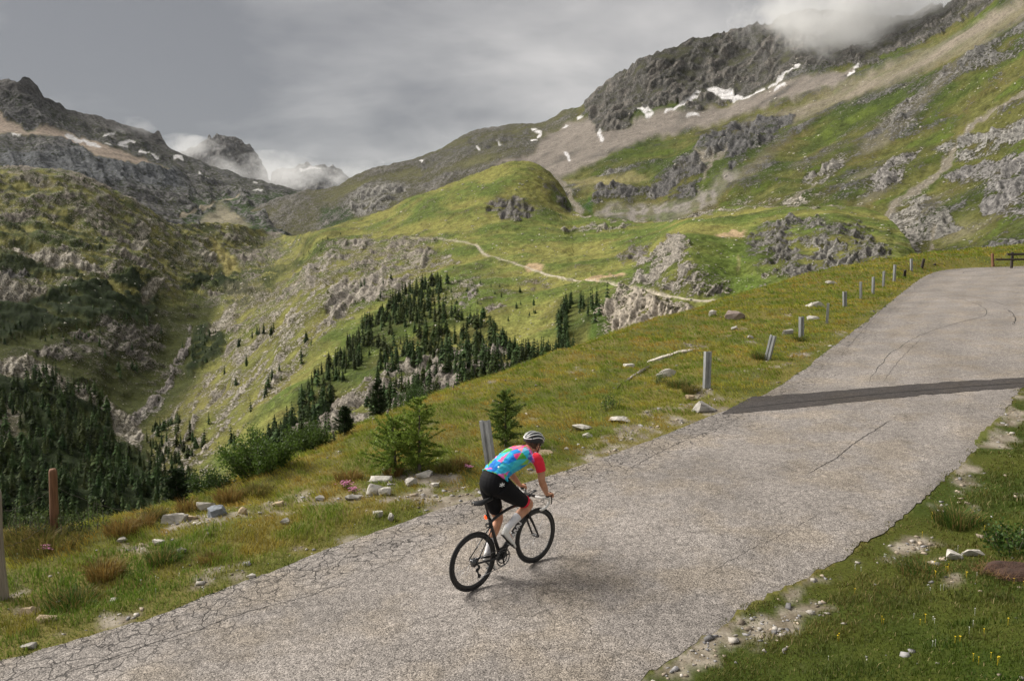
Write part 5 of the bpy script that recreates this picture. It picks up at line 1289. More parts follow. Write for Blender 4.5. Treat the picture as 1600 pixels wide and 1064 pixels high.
# barbed wire from post to post
def wire(a, b, sag, name, lab, barbs=True):
    a, b = np.array(a, float), np.array(b, float); n = 40; t = np.linspace(0, 1, n)[:, None]
    P = a + (b - a) * t; P[:, 2] -= (4 * sag * t * (1 - t))[:, 0]; P += .006 * np.stack([np.sin(t[:, 0] * 50), np.cos(t[:, 0] * 41), np.sin(t[:, 0] * 37)], 1)
    parts = []
    V = []; Fc = []
    for i in range(n):
        for j in range(4): V.append(P[i] + .0028 * np.array([0, math.cos(j * math.pi / 2), math.sin(j * math.pi / 2)]))
    Fc = [(i * 4 + j, i * 4 + (j + 1) % 4, (i + 1) * 4 + (j + 1) % 4, (i + 1) * 4 + j) for i in range(n - 1) for j in range(4)]
    if barbs:
        for i in range(3, n - 2, 5):
            for s in (1, -1):
                k = len(V); c = P[i]; V += [c + (0, .002, .002), c + (0, -.002, -.002), c + (.012 * s, .006, .02)]; Fc.append((k, k + 1, k + 2))
    return link(name, make_mesh(name, np.array(V), Fc), plain('rusty_wire', (.12, .10, .09), .5, .6), label=lab, cat='wire')
for fa, fb, sg, lab in ((.80, .66, .05, 'upper barbed wire between the two left fence posts'), (.48, .28, .09, 'lower barbed wire between the two left fence posts')):
    wire(qa + (.06, 0, ha * fa), qb + (-.05, 0, hb_ * fb), sg, 'barbed_wire', lab)
wire(qb + (.05, 0, hb_ * .70), qb + (1.35, .8, .02), .12, 'barbed_wire', 'slack barbed wire hanging right of the brown post')
for (qx, hx, f1, lab) in ((qa, ha, .60, 'wire wrapped round the pale fence post at mid height'), (qa, ha, .47, 'second wire wrap low on the pale fence post')):
    pass
# stakes and rail at the far bend
for k, (b0, t0, rp_, lab) in enumerate((((1411, 434), (1400, 419), 2.2, 'dark stake leaning against the ninth metal post'), ((1437, 418), (1434, 404), 2.2, 'dark upright stake beside the farthest metal post'), ((1456, 418), (1446, 411), 1.6, 'dark stake lying aslant right of the farthest metal post'), ((1484, 415), (1483, 406), 1.4, 'thin grey stake on the far brow'), ((1548, 413), (1547, 396), 2.2, 'brown post on the far brow left of the log rail'))):
    plant_post(b0, t0, rp_, wood_dark if k < 3 else wood_red, lab, 20 + k, float(np.interp(b0[0], [1400, 1440, 1480, 1560], [50, 60, 63, 62])), 'stake', 'stake')
rail = bpy.data.objects.new('log_barrier', None); COL.objects.link(rail); rail.location = at(1573, 411, 60); rail['label'] = 'low dark log barrier at the far bend, right border'; rail['category'] = 'barrier'
def log(a, b, r, seed):
    a, b = np.array(a), np.array(b); V = []; n = 10; seg = 10
    for i in range(n):
        p = a + (b - a) * i / (n - 1)
        for j in range(seg):
            q = r * (1 + .08 * math.sin(j * 2.1 + i + seed)); V.append(p + (0, q * math.cos(2 * math.pi * j / seg), q * math.sin(2 * math.pi * j / seg)))
    return make_mesh('log', np.array(V), [(i * seg + j, i * seg + (j + 1) % seg, (i + 1) * seg + (j + 1) % seg, (i + 1) * seg + j) for i in range(n - 1) for j in range(seg)] + [tuple(range(seg)), tuple((n - 1) * seg + j for j in range(seg))])
link('rail', log((0, 0, .56), (9, -1.0, .62), .075, 1), wood_dark, rail); link('rail', log((-.7, .05, .22), (9, -1.0, .24), .06, 2), wood_dark, rail)
for xx in (.4, 3.2, 6.2): link('post', stake_mesh(.72, .09, int(xx * 9), .6), wood_dark, rail).location = (xx, .15 - xx * .11, 0)
# ---------------------------------------------------------------- shrubs, saplings, flowers
leaf_mat = vcol_mat('leaf', .55, 6, .2, 0, 1, .3, .35)
bark_mat = plain('grey_bark', (.13, .11, .09), .9, 0, .3, 30, .5, 80)
def stick_tube(a, b, r0, r1, seg=6):
    a, b = np.array(a, float), np.array(b, float); t = b - a; t /= np.linalg.norm(t) + 1e-9
    s = np.cross(t, (0.3, .2, .93)); s /= np.linalg.norm(s); o = np.cross(t, s)
    V = [p + r * (s * math.cos(k * 2 * math.pi / seg) + o * math.sin(k * 2 * math.pi / seg)) for p, r in ((a, r0), (b, r1)) for k in range(seg)]
    return V, [(k, (k + 1) % seg, seg + (k + 1) % seg, seg + k) for k in range(seg)]
class Buf:
    def __init__(s): s.V, s.F, s.C = [], [], []
    def tri(s, a, b, c, col): k = len(s.V); s.V += [a, b, c]; s.F.append((k, k + 1, k + 2)); s.C += [col] * 3
    def quad(s, a, b, c, d, col): k = len(s.V); s.V += [a, b, c, d]; s.F.append((k, k + 1, k + 2, k + 3)); s.C += [col] * 4
    def add(s, vf, col): k = len(s.V); s.V += list(vf[0]); s.F += [tuple(i + k for i in f) for f in vf[1]]; s.C += [col] * len(vf[0])
    def mesh(s, name, smooth=False):
        me = make_mesh(name, np.array(s.V), s.F, smooth); set_col(me, np.array(s.C)); return me
def sapling(name, loc, h, width, col, lab, seed, dens=1.0, lean=0.0, cat='sapling'):
    """young conifer : stem, boughs in whorls, sprays of needles"""
    rg_ = np.random.default_rng(seed)
    root = bpy.data.objects.new(name, None); COL.objects.link(root); root.location = loc; root['label'] = lab; root['category'] = cat
    tr, fo = Buf(), Buf()
    nst = 8; prev = np.array([0, 0, -.2])
    for i in range(1, nst + 1):
        p = np.array([lean * h * (i / nst) ** 1.5, .02 * math.sin(i), h * i / nst]); tr.add(stick_tube(prev, p, .022 * h * (1 - (i - 1) / nst) + .004, .022 * h * (1 - i / nst) + .004), (.13, .11, .09)); prev = p
    whorls = int(15 * dens)
    for i in range(whorls):
        f = (i + .5) / whorls; z = h * (.05 + .93 * f); bx_ = lean * h * (z / h) ** 1.5
        R = width * .5 * (1 - f) ** .55 * rg_.uniform(.6, 1.2) * (1 if f > .15 else .8) + .03
        nb = int(rg_.integers(5, 8))
        for k in range(nb):
            a = rg_.uniform(0, 6.28); L_ = R * rg_.uniform(.55, 1.15); dz = L_ * rg_.uniform(-.25, .75)
            d = np.array([math.cos(a), math.sin(a), 0]); b0 = np.array([bx_, 0, z]); b1 = b0 + d * L_ + (0, 0, dz)
            tr.add(stick_tube(b0, b1, .004, .0015, 4), (.12, .10, .07))
            nsp = int(18 + 95 * L_ * dens)
            for q in range(nsp):
                u_ = rg_.uniform(.12, 1.05); c = b0 + (b1 - b0) * u_
                for w in range(2):
                    dd = d * rg_.uniform(.2, 1.0) + rg_.normal(0, .6, 3); dd /= np.linalg.norm(dd); ln = rg_.uniform(.03, .075)
                    sd_ = np.cross(dd, rg_.normal(size=3)); sd_ /= np.linalg.norm(sd_) + 1e-9; sd_ *= rg_.uniform(.006, .012)
                    g_ = rg_.uniform(.6, 1.45); fo.tri(tuple(c + sd_), tuple(c - sd_), tuple(c + dd * ln), tuple(np.array(col) * g_))
    link('trunk', tr.mesh('trunk', True), bark_mat, root); link('crown', fo.mesh('crown'), leaf_mat, root)
    return root
def leafy(name, loc, w, h, col, lab, seed, n=1500, leaf=.03, cat='shrub', stems=14, upright=0.0):
    rg_ = np.random.default_rng(seed)
    root = bpy.data.objects.new(name, None); COL.objects.link(root); root.location = loc; root['label'] = lab; root['category'] = cat
    tr, fo = Buf(), Buf()
    tips = []
    for k in range(stems):
        a = rg_.uniform(0, 6.28); rr_ = math.sqrt(rg_.random()) * w * .5; z_ = h * rg_.uniform(.55, 1.05) * (1 - .45 * (rr_ / (w * .5)) ** 2)
        b = np.array([math.cos(a) * rr_, math.sin(a) * rr_, z_]); a0 = b * np.array([.25 + .6 * upright, .25 + .6 * upright, 0]) + (0, 0, -.1)
        m_ = (a0 + b) / 2 + rg_.normal(0, .03, 3); tr.add(stick_tube(a0, m_, .007, .005, 5), (.10, .075, .05)); tr.add(stick_tube(m_, b, .005, .002, 5), (.10, .075, .05)); tips.append((a0, m_, b))
    for q in range(n):
        a0, m_, b = tips[int(rg_.integers(len(tips)))]; u_ = rg_.uniform(.25, 1.05)
        c = (a0 + (m_ - a0) * u_ * 2) if u_ < .5 else (m_ + (b - m_) * (u_ * 2 - 1))
        c = c + rg_.normal(0, .055 * (1 - .5 * upright), 3)
        dd = rg_.normal(0, 1, 3) + np.array([0, 0, .7]) + np.array([c[0], c[1], 0]) / (w + .01); dd /= np.linalg.norm(dd)
        sd_ = np.cross(dd, rg_.normal(size=3)); sd_ /= np.linalg.norm(sd_) + 1e-9; L_ = leaf * rg_.uniform(.7, 1.4); sd_ *= L_ * .28
        g_ = rg_.uniform(.6, 1.5); cc = tuple(np.array(col) * g_)
        fo.quad(tuple(c), tuple(c + dd * L_ * .5 + sd_), tuple(c + dd * L_), tuple(c + dd * L_ * .5 - sd_), cc)
    link('stems', tr.mesh('stems', True), bark_mat, root); link('foliage', fo.mesh('foliage'), leaf_mat, root)
    return root
def gp1(px, py): return ground_px([px], [py])[0]
sapling('conifer_sapling', gp1(655, 738), 1.32, 1.25, (.22, .30, .05), 'big bright green conifer sapling on the verge left of the cyclist', 1, 1.25, .02)
sapling('conifer_sapling', gp1(618, 736), .95, 1.4, (.20, .28, .048), 'low bushy conifer sapling left of the tallest one', 2, 1.2, -.05)
sapling('conifer_sapling', gp1(790, 698), 1.08, 1.0, (.14, .20, .042), 'dark green conifer sapling beside the leaning metal post', 3, 1.2, .0)
sapling('pine_sapling', on_brow(589, 18.6), .95, .46, (.03, .05, .016), 'small dark pine on the brow beside the pale stake', 4, 1.2)
sapling('pine_sapling', on_brow(535, 17.2), .62, .5, (.03, .052, .016), 'low dark pine between the brow stakes', 5, 1.1)
sapling('pine_sapling', on_brow(266, 13.9), .62, .5, (.022, .040, .014), 'dark pine tip poking up over the left brow', 6, 1.1)
leafy('leafy_bush', on_brow(397, 14.5), 1.35, .78, (.075, .125, .02), 'rounded leafy green bush on the brow, left of the stakes', 7, 7500, .045, 'bush', 40)
leafy('leafy_bush', on_brow(480, 16.6), 1.2, .66, (.065, .105, .02), 'second leafy bush on the brow, between two stakes', 8, 6000, .045, 'bush', 36)
leafy('leafy_bush', on_brow(320, 14.6), .8, .42, (.05, .085, .02), 'small leafy bush just right of the dark pine tip', 9, 3000, .04, 'bush', 24)
leafy('leafy_bush', on_brow(645, 20.5), 1.0, .55, (.05, .09, .022), 'bush peeping over the brow behind the tallest sapling', 10, 2600, .04, 'bush', 22)
for k, (px, py, w_, h_, lab) in enumerate(((30, 838, .75, .46, 'leafy willow shoots between the two left fence posts'), (62, 834, .4, .36, 'short willow shoots just left of the brown post'), (110, 832, .4, .42, 'willow shoots just right of the brown post'), (150, 826, .5, .44, 'leafy willow shoots farthest right of the brown post'))):
    leafy('willow_shoots', gp1(px, py), w_, h_, (.075, .11, .03), lab, 20 + k, 420, .03, 'shrub', 12, .9)
leafy('weed', gp1(955, 640), .45, .35, (.085, .14, .025), 'bright green weed among the stones right of the cyclist', 30, 500, .035, 'plant', 12, .6)
leafy('weed', gp1(1030, 598), .35, .25, (.08, .13, .025), 'bright green weed in front of the white block of rock', 31, 350, .035, 'plant', 10, .6)
leafy('weed', gp1(1590, 858), .7, .30, (.045, .088, .014), 'lush dark green plant on the right bank by the dark earth', 32, 1100, .04, 'plant', 22, .5)
# grass tussocks : dense clumps, each its own thing
def tussock(px, py, w_, h_, col, lab, seed, n=420):
    rg_ = np.random.default_rng(seed); bf = Buf(); q0 = gp1(px, py)
    if np.isnan(q0[0]): return
    for k in range(n):
        a = rg_.uniform(0, 6.28); r_ = w_ * .5 * rg_.random() ** .7; b0 = np.array([math.cos(a) * r_, math.sin(a) * r_, -.03])
        H = h_ * rg_.uniform(.5, 1.1); out_ = np.array([math.cos(a), math.sin(a), 0]) * H * rg_.uniform(.1, .9) + rg_.normal(0, .03, 3)
        tip = b0 + out_ + (0, 0, H * rg_.uniform(.65, 1)); mid = b0 + out_ * .35 + (0, 0, H * .6); th = rg_.uniform(0, 3.14); s_ = np.array([math.cos(th), math.sin(th), 0]) * .0042
        g_ = rg_.uniform(.6, 1.4); c0 = np.array(col) if rg_.random() < .65 else np.array((.20, .15, .05))
        bf.quad(tuple(b0 - s_), tuple(b0 + s_), tuple(mid + s_ * .8), tuple(mid - s_ * .8), tuple(c0 * g_)); bf.tri(tuple(mid - s_ * .8), tuple(mid + s_ * .8), tuple(tip), tuple(c0 * g_ * 1.1))
    o = link('grass_tussock', bf.mesh('grass_tussock'), grass_mat, label=lab, cat='grass tussock', group='grass tussocks along the verge'); o.location = q0
OL, RU, DG = (.125, .12, .03), (.20, .125, .034), (.06, .105, .016)
for k, a in enumerate(((70, 850, .95, .26, OL, 'widest grass tussock, at the foot of the brown fence post', 900), (30, 843, .5, .24, OL, 'olive tussock between the two left fence posts', 450), (190, 832, .42, .26, RU, 'rusty tussock right of the willow shoots', 420), (222, 822, .32, .24, RU, 'small rusty tussock left of the large angular stone', 320), (242, 808, .3, .24, OL, 'olive tussock just behind the large angular stone', 320), (293, 796, .3, .24, RU, 'rusty tussock behind the blue-grey block', 320), (358, 782, .42, .30, RU, 'rust-brown tussock below the rounded bush', 480), (402, 772, .5, .26, OL, 'olive tussock right of the rust-brown one', 480), (545, 750, .42, .24, RU, 'rusty tussock behind the pink flowers', 420), (615, 742, .3, .22, RU, 'rusty tussock under the low bushy sapling', 320), (165, 900, .4, .28, RU, 'tall rusty tussock in the lower left verge', 420), (115, 945, .55, .24, DG, 'dark green tussock near the lower left road edge', 500), (255, 875, .4, .2, DG, 'green tussock in the middle of the left verge', 420), (330, 878, .3, .18, RU, 'small rusty tussock near the road in the left verge', 300), (700, 735, .4, .22, OL, 'olive tussock left of the leaning metal post', 400), (720, 728, .3, .22, RU, 'rusty tussock at the leaning metal post', 300), (1060, 605, .55, .28, DG, 'dark tussock left of the first upright metal post', 480), (1080, 612, .4, .24, OL, 'olive tussock at the foot of the first upright metal post', 400), (1188, 560, .5, .26, DG, 'dark tussock left of the tilting metal post', 420), (1250, 532, .45, .22, DG, 'dark tussock at the foot of the third metal post', 380), (1497, 818, .55, .26, DG, 'lush green tussock on the right bank above the white stones', 620), (1440, 893, .5, .14, DG, 'low green tussock left of the white stones on the right bank', 480))):
    tussock(*a[:6], 50 + k, a[6])
# flowers
def blossom_mat(name, c): return plain(name, c, .6, 0, .15, 40)
pinkm, yellowm, whitem = blossom_mat('pink_petal', (.62, .22, .40)), blossom_mat('yellow_petal', (.80, .56, .02)), blossom_mat('white_petal', (.75, .75, .68))
stem_m = plain('flower_stem', (.06, .10, .02), .7)
def cluster(px, py, wpx, n, lab, seed, mat=pinkm, s0=.014):
    rg_ = np.random.default_rng(seed); q0 = gp1(px, py); d = q0[1]; W_ = wpx * d / F
    root = bpy.data.objects.new('flower_cluster', None); COL.objects.link(root); root.location = q0; root['label'] = lab; root['category'] = 'flowers'; root['group'] = 'pink flower clusters'
    st, bl = Buf(), Buf()
    for k in range(n):
        p = np.array([rg_.normal(0, W_ * .28), rg_.normal(0, W_ * .18), rg_.uniform(.05, .12)]); st.add(stick_tube((p[0] * .8, p[1] * .8, -.02), p, .0015, .001, 4), (.06, .1, .02))
        s_ = s0 * rg_.uniform(.7, 1.3)
        for j in range(5):
            a, b = j * 1.2566, (j + .9) * 1.2566; bl.tri(tuple(p), tuple(p + s_ * np.array([math.cos(a), math.sin(a), .35])), tuple(p + s_ * np.array([math.cos(b), math.sin(b), .35])), (1, 1, 1))
    link('stems', st.mesh('stems'), stem_m, root); link('blossoms', bl.mesh('blossoms'), mat, root)
cluster(542, 763, 22, 70, 'pink alpine flowers left of the biggest white boulder', 1)
cluster(553, 772, 14, 40, 'small pink flower cluster on the thin grey slab', 2)
cluster(733, 737, 12, 36, 'pink flowers left of the leaning metal post', 3)
cluster(72, 864, 18, 34, 'faded pink flowers below the brown fence post', 4)
def flower_dots(name, pts, mat, lab, size, hgt):
    rg_ = np.random.default_rng(len(pts)); bl = Buf()
    for (px, py) in pts:
        q = gp1(px, py)
        if np.isnan(q[0]): continue
        for m in range(int(rg_.integers(1, 3))):
            p = q + np.array([rg_.normal(0, .02), rg_.normal(0, .02), hgt * rg_.uniform(.6, 1.2)]); bl.add(stick_tube((p[0], p[1], q[2] - .02), p, .0014, .0014, 4), (1, 1, 1))
            s_ = size * rg_.uniform(.7, 1.3)
            for j in range(6):
                a, b = j * 1.047, (j + .95) * 1.047; bl.tri(tuple(p + (0, 0, .003)), tuple(p + s_ * np.array([math.cos(a), math.sin(a), .3])), tuple(p + s_ * np.array([math.cos(b), math.sin(b), .3])), (1, 1, 1))
    link(name, bl.mesh(name), mat, label=lab, cat='flowers', kind='stuff')
rg_ = np.random.default_rng(9)
yp = [(1458, 811), (1466, 811), (1440, 838), (1517, 805), (1525, 815), (1530, 818), (1540, 830), (1553, 832), (1560, 832), (1565, 832), (1476, 891), (1482, 891), (1555, 893), (1463, 901), (1513, 902), (1597, 942), (1440, 974), (1546, 1033), (1537, 990), (1575, 978), (1380, 975), (1585, 905), (1588, 912), (1462, 885), (1305, 1000)] + [(rg_.uniform(1330, 1598), rg_.uniform(830, 1055)) for _ in range(5)] + [(rg_.uniform(940, 1000), rg_.uniform(560, 640)) for _ in range(10)] + [(rg_.uniform(790, 900), rg_.uniform(690, 740)) for _ in range(10)]
flower_dots('yellow_flowers', yp, yellowm, 'tiny yellow flowers dotted over the right bank and verges', .008, .075)
wp_ = [(rg_.uniform(1250, 1598), rg_.uniform(860, 1050)) for _ in range(16)] + [(rg_.uniform(20, 420), rg_.uniform(850, 960)) for _ in range(16)]
flower_dots('white_flowers', wp_, whitem, 'tiny white flowers dotted in the grass banks', .0055, .06)
# the hole in the right bank : dark earth under a fringe of dead grass
q0 = gp1(1584, 896); nv = 26
Vh = [q0 + (0, 0, .06)]; Fh = []
for ring_, (rr_, zz) in enumerate(((.5, .055), (.8, .04), (1.0, .01), (1.15, -.06))):
    for k in range(nv):
        a = 2 * math.pi * k / nv; j = 1 + .14 * math.sin(3 * a + 1) + .08 * math.sin(7 * a)
        Vh.append(q0 + np.array([math.cos(a) * .26 * rr_ * j, math.sin(a) * .17 * rr_ * j, zz + .02 + .03 * (math.sin(a) > 0)]))
Fh += [(0, 1 + k, 1 + (k + 1) % nv) for k in range(nv)] + [(1 + r_ * nv + k, 1 + (r_ + 1) * nv + k, 1 + (r_ + 1) * nv + (k + 1) % nv, 1 + r_ * nv + (k + 1) % nv) for r_ in range(3) for k in range(nv)]
hole = link('earth_mound', make_mesh('earth_mound', np.array(Vh), Fh), plain('dark_earth', (.055, .028, .018), .95, 0, .4, 25, .8, 60), label='patch of dark turned earth in the grass of the right bank', cat='earth')
bf = Buf()
for k in range(420):
    a = rg_.uniform(0, 6.28); c = q0 + np.array([math.cos(a) * rg_.uniform(.24, .42), math.sin(a) * rg_.uniform(.15, .27), .03]); dd = rg_.normal(0, 1, 3) * np.array([1, 1, .35]); dd /= np.linalg.norm(dd); L_ = rg_.uniform(.05, .16); s_ = np.cross(dd, (0, 0, 1)); s_ *= .0025 / (np.linalg.norm(s_) + 1e-9)
    bf.tri(tuple(c + s_), tuple(c - s_), tuple(c + dd * L_ + (0, 0, .03)), tuple(np.array((.28, .17, .08)) * rg_.uniform(.5, 1.3)))
link('dead_grass', bf.mesh('dead_grass'), grass_mat, hole)
# ---------------------------------------------------------------- bicycle and rider (built in the bicycle's own frame: x forward, y left, z up from the rear tyre's contact)
def tube(pts, rad, seg=14, lat=(0, 1, 0), cap=True):
    """lofted tube; rad entries are r or (a, b): a across lat, b the other way"""
    pts = np.asarray(pts, float); n = len(pts)
    rad = [(r, r) if np.isscalar(r) else r for r in rad]
    tan = np.gradient(pts, axis=0); tan /= np.linalg.norm(tan, axis=1)[:, None]
    lat = np.asarray(lat, float)
    V = []; th = np.linspace(0, 2 * np.pi, seg, endpoint=False)
    for p, t, (a, b) in zip(pts, tan, rad):
        s = lat - t * np.dot(lat, t)
        if np.linalg.norm(s) < 1e-3: s = np.array([1, 0, 0]) - t * t[0]
        s /= np.linalg.norm(s); o = np.cross(t, s)
        V += [p + s * a * math.cos(x) + o * b * math.sin(x) for x in th]
    Fc = [(i * seg + j, i * seg + (j + 1) % seg, (i + 1) * seg + (j + 1) % seg, (i + 1) * seg + j) for i in range(n - 1) for j in range(seg)]
    if cap:
        Fc.append(tuple(range(seg))[::-1]); Fc.append(tuple((n - 1) * seg + j for j in range(seg)))
    return np.array(V), Fc
def smooth_pts(pts, n):
    """Catmull-Rom through the points, also through extra columns"""
    P = np.asarray(pts, float)
    Q = np.concatenate([[2 * P[0] - P[1]], P, [2 * P[-1] - P[-2]]])
    out = []
    for t in np.linspace(0, len(P) - 1, n):
        i = min(int(t), len(P) - 2); f = t - i
        a, b, c, d = Q[i], Q[i + 1], Q[i + 2], Q[i + 3]
        out.append(.5 * (2 * b + (c - a) * f + (2 * a - 5 * b + 4 * c - d) * f * f + (3 * b - 3 * c + d - a) * f ** 3))
    return np.array(out)
def limb(rows, n=14, seg=16, lat=(0, 1, 0)):
    """rows of x, y, z, a[, b]"""
    rows = [tuple(r) if len(r) == 5 else tuple(r) + (r[3],) for r in rows]
    Q = smooth_pts(rows, n)
    return tube(Q[:, :3], [(a, b) for a, b in Q[:, 3:5]], seg, lat)
def ball(c, r, seg=16, rot=None):
    r = (r, r, r) if np.isscalar(r) else r
    V = []; Fc = []
    nr = seg // 2
    for i in range(nr + 1):
        ph = math.pi * i / nr
        for j in range(seg):
            th = 2 * math.pi * j / seg
            V.append((math.sin(ph) * math.cos(th) * r[0], math.sin(ph) * math.sin(th) * r[1], math.cos(ph) * r[2]))
    for i in range(nr):
        for j in range(seg):
            Fc.append((i * seg + j, (i + 1) * seg + j, (i + 1) * seg + (j + 1) % seg, i * seg + (j + 1) % seg))
    V = np.array(V)
    if rot is not None: V = V @ np.array(rot.to_matrix()).T
    return V + np.array(c), Fc
def join(parts):
    V = []; Fc = []; o = 0
    for v, f in parts:
        V.append(np.asarray(v)); Fc += [tuple(k + o for k in q) for q in f]; o += len(v)
    return np.concatenate(V), Fc
def mesh_of(name, parts, smooth=True):
    v, f = join(parts); return make_mesh(name, v, f, smooth)
def fused(name, parts, voxel=.006, it=4):
    """grow the parts together into one continuous skin"""
    me = mesh_of(name + '_raw', parts)
    bm = bmesh.new(); bm.from_mesh(me); bmesh.ops.remove_doubles(bm, verts=bm.verts, dist=1e-5); bmesh.ops.recalc_face_normals(bm, faces=bm.faces); bm.to_mesh(me); bm.free()
    o = bpy.data.objects.new(name + '_raw', me); COL.objects.link(o)
    r = o.modifiers.new('r', 'REMESH'); r.mode = 'VOXEL'; r.voxel_size = voxel
    s = o.modifiers.new('s', 'SMOOTH'); s.iterations = it; s.factor = .5
    dg = bpy.context.evaluated_depsgraph_get()
    m2 = bpy.data.meshes.new_from_object(o.evaluated_get(dg)); m2.name = name
    bpy.data.objects.remove(o); bpy.data.meshes.remove(me)
    m2.polygons.foreach_set('use_smooth', np.ones(len(m2.polygons), bool))
    return m2
def verts_of(me):
    a = np.empty(len(me.vertices) * 3, np.float32); me.vertices.foreach_get('co', a); return a.reshape(-1, 3)

# placing
bx0, by0, bhd, blean = -.4241, 8.2827, .8106, .0356
fl = np.array([math.sin(bhd), math.cos(bhd)])
zA = float(road_z(bx0, by0)[0]); zB = float(road_z(bx0 + fl[0] * .985, by0 + fl[1] * .985)[0])
bpit = math.atan2(zB - zA, .985)
fxv = Vector((math.sin(bhd) * math.cos(bpit), math.cos(bhd) * math.cos(bpit), math.sin(bpit)))
l0 = Vector((-math.cos(bhd), math.sin(bhd), 0)); u0 = fxv.cross(l0)
upv = u0 * math.cos(blean) - l0 * math.sin(blean); lyv = l0 * math.cos(blean) + u0 * math.sin(blean)
BIKE_M = Matrix(((fxv.x, lyv.x, upv.x, bx0), (fxv.y, lyv.y, upv.y, by0), (fxv.z, lyv.z, upv.z, zA + .001), (0, 0, 0, 1)))

carbon = plain('black_carbon', (.018, .018, .019), .32, 0, .1, 20)
rubber = plain('tyre_rubber', (.022, .021, .021), .75, 0, .2, 60, .2, 300)
rimm = plain('carbon_rim', (.02, .02, .021), .35, 0, .1, 20)
alloy = plain('dark_alloy', (.16, .16, .165), .35, .9, .15, 40)
steel = plain('steel_spoke', (.32, .32, .33), .3, 1, .1, 30)
blackp = plain('black_plastic', (.02, .02, .021), .5, 0, .1, 30)
tape = plain('white_bar_tape', (.74, .73, .70), .7, 0, .08, 60, .3, 200)
whitep = plain('white_paint', (.8, .8, .8), .4, 0, .03, 10)
lamp, t_, b__ = mat_new('tail_light_lens')
b__.inputs['Base Color'].default_value = (.8, .06, .02, 1); b__.inputs['Emission Color'].default_value = (1, .10, .02, 1); b__.inputs['Emission Strength'].default_value = .55; b__.inputs['Roughness'].default_value = .3

bike = bpy.data.objects.new('road_bicycle', None); COL.objects.link(bike); bike.matrix_world = BIKE_M
bike['label'] = 'black road racing bicycle with white bar tape ridden up the road'; bike['category'] = 'bicycle'
def bp(name, parts, mat, parent=None, smooth=True):
    me = mesh_of(name, parts, smooth) if isinstance(parts, list) else parts
    o = link(name, me, mat, parent or bike); return o
def torus(c, R, r, seg=72, rs=10, sq=1.0):
    V = []; Fc = []
    for i in range(seg):
        a = 2 * math.pi * i / seg
        for j in range(rs):
            b = 2 * math.pi * j / rs
            q = R + r * math.cos(b)
            V.append((c[0] + q * math.cos(a), c[1] + r * sq * math.sin(b), c[2] + q * math.sin(a)))
    for i in range(seg):
        for j in range(rs):
            Fc.append((i * rs + j, i * rs + (j + 1) % rs, ((i + 1) % seg) * rs + (j + 1) % rs, ((i + 1) % seg) * rs + j))
    return np.array(V), Fc
def ringprof(c, prof, seg=72):
    """prof: closed loop of (radius, y)"""
    k = len(prof); V = []; Fc = []
    for i in range(seg):
        a = 2 * math.pi * i / seg
        for (q, y) in prof: V.append((c[0] + q * math.cos(a), c[1] + y, c[2] + q * math.sin(a)))
    for i in range(seg):
        for j in range(k):
            Fc.append((i * k + j, i * k + (j + 1) % k, ((i + 1) % seg) * k + (j + 1) % k, ((i + 1) % seg) * k + j))
    return np.array(V), Fc
WR = .336
for wx_ in (0.0, .985):
    c = (wx_, 0, WR)
    w = bp('wheel', [tube([(wx_, -.05, WR), (wx_, -.03, WR), (wx_, .03, WR), (wx_, .05, WR)], [.012, .02, .02, .012], 12)], alloy)
    bp('tyre', [torus(c, WR - .0135, .0135)], rubber, w)
    bp('rim', [ringprof(c, [(WR - .024, .011), (WR - .024, -.011), (WR - .045, -.0125), (WR - .066, -.008), (WR - .07, 0), (WR - .066, .008), (WR - .045, .0125)])], rimm, w)
    ns = 20 if wx_ > .5 else 24
    for k in range(ns):
        a = 2 * math.pi * k / ns; s = -1 if k % 2 else 1
        a2 = a + (.9 if (k // 2) % 2 else -.9)
        bp('spoke', [tube([(wx_ + .02 * math.cos(a2), s * .03, WR + .02 * math.sin(a2)), (wx_ + .268 * math.cos(a), s * .003, WR + .268 * math.sin(a))], [.0012, .0012], 5)], steel, w)
BB = np.array([.405, 0, .268])
def tb(p, r, n=None, seg=14): return tube(p, r, seg)
fr = bp('frame', [tb([BB + (0, 0, -.0), (.345, 0, .46), (.285, 0, .67), (.262, 0, .755)], [(.024, .026), (.018, .022), (.017, .02), (.018, .02)]),        # seat tube
                  limb([(.276, 0, .715, .017, .019), (.42, 0, .765, .018, .016), (.60, 0, .797, .019, .018), (.80, 0, .785, .022, .024)], 14, 14),               # top tube
                  tb([BB, (.60, 0, .458), (.832, 0, .685)], [(.036, .030), (.032, .029), (.026, .026)]),                                                       # down tube
                  tb([(.794, 0, .815), (.82, 0, .735), (.846, 0, .652)], [.022, .023, .027]),                                                                # head tube
                  tube([(.405, -.043, .268), (.405, .043, .268)], [.027, .027], 16),
                  limb([(.40, -.03, .268, .013, .016), (.26, -.05, .29, .009, .013), (.02, -.066, .333, .007, .011)], 8, 10), limb([(.40, .03, .268, .013, .016), (.26, .05, .29, .009, .013), (.02, .066, .333, .007, .011)], 8, 10),
                  limb([(.288, -.012, .66, .007, .010), (.2, -.035, .56, .006, .009), (.0, -.066, .34, .006, .008)], 8, 10), limb([(.288, .012, .66, .007, .010), (.2, .035, .56, .006, .009), (.0, .066, .34, .006, .008)], 8, 10)], carbon)
bp('fork', [tb([(.846, 0, .652), (.852, 0, .63)], [.026, .03]), limb([(.852, -.03, .628, .014, .019), (.90, -.047, .53, .010, .016), (.985, -.054, .336, .007, .011)], 8, 10), limb([(.852, .03, .628, .014, .019), (.90, .047, .53, .010, .016), (.985, .054, .336, .007, .011)], 8, 10)], carbon)
bp('seatpost', [tb([(.262, 0, .75), (.205, 0, .945), (.196, 0, .975)], [.0145, .0145, .016])], carbon)
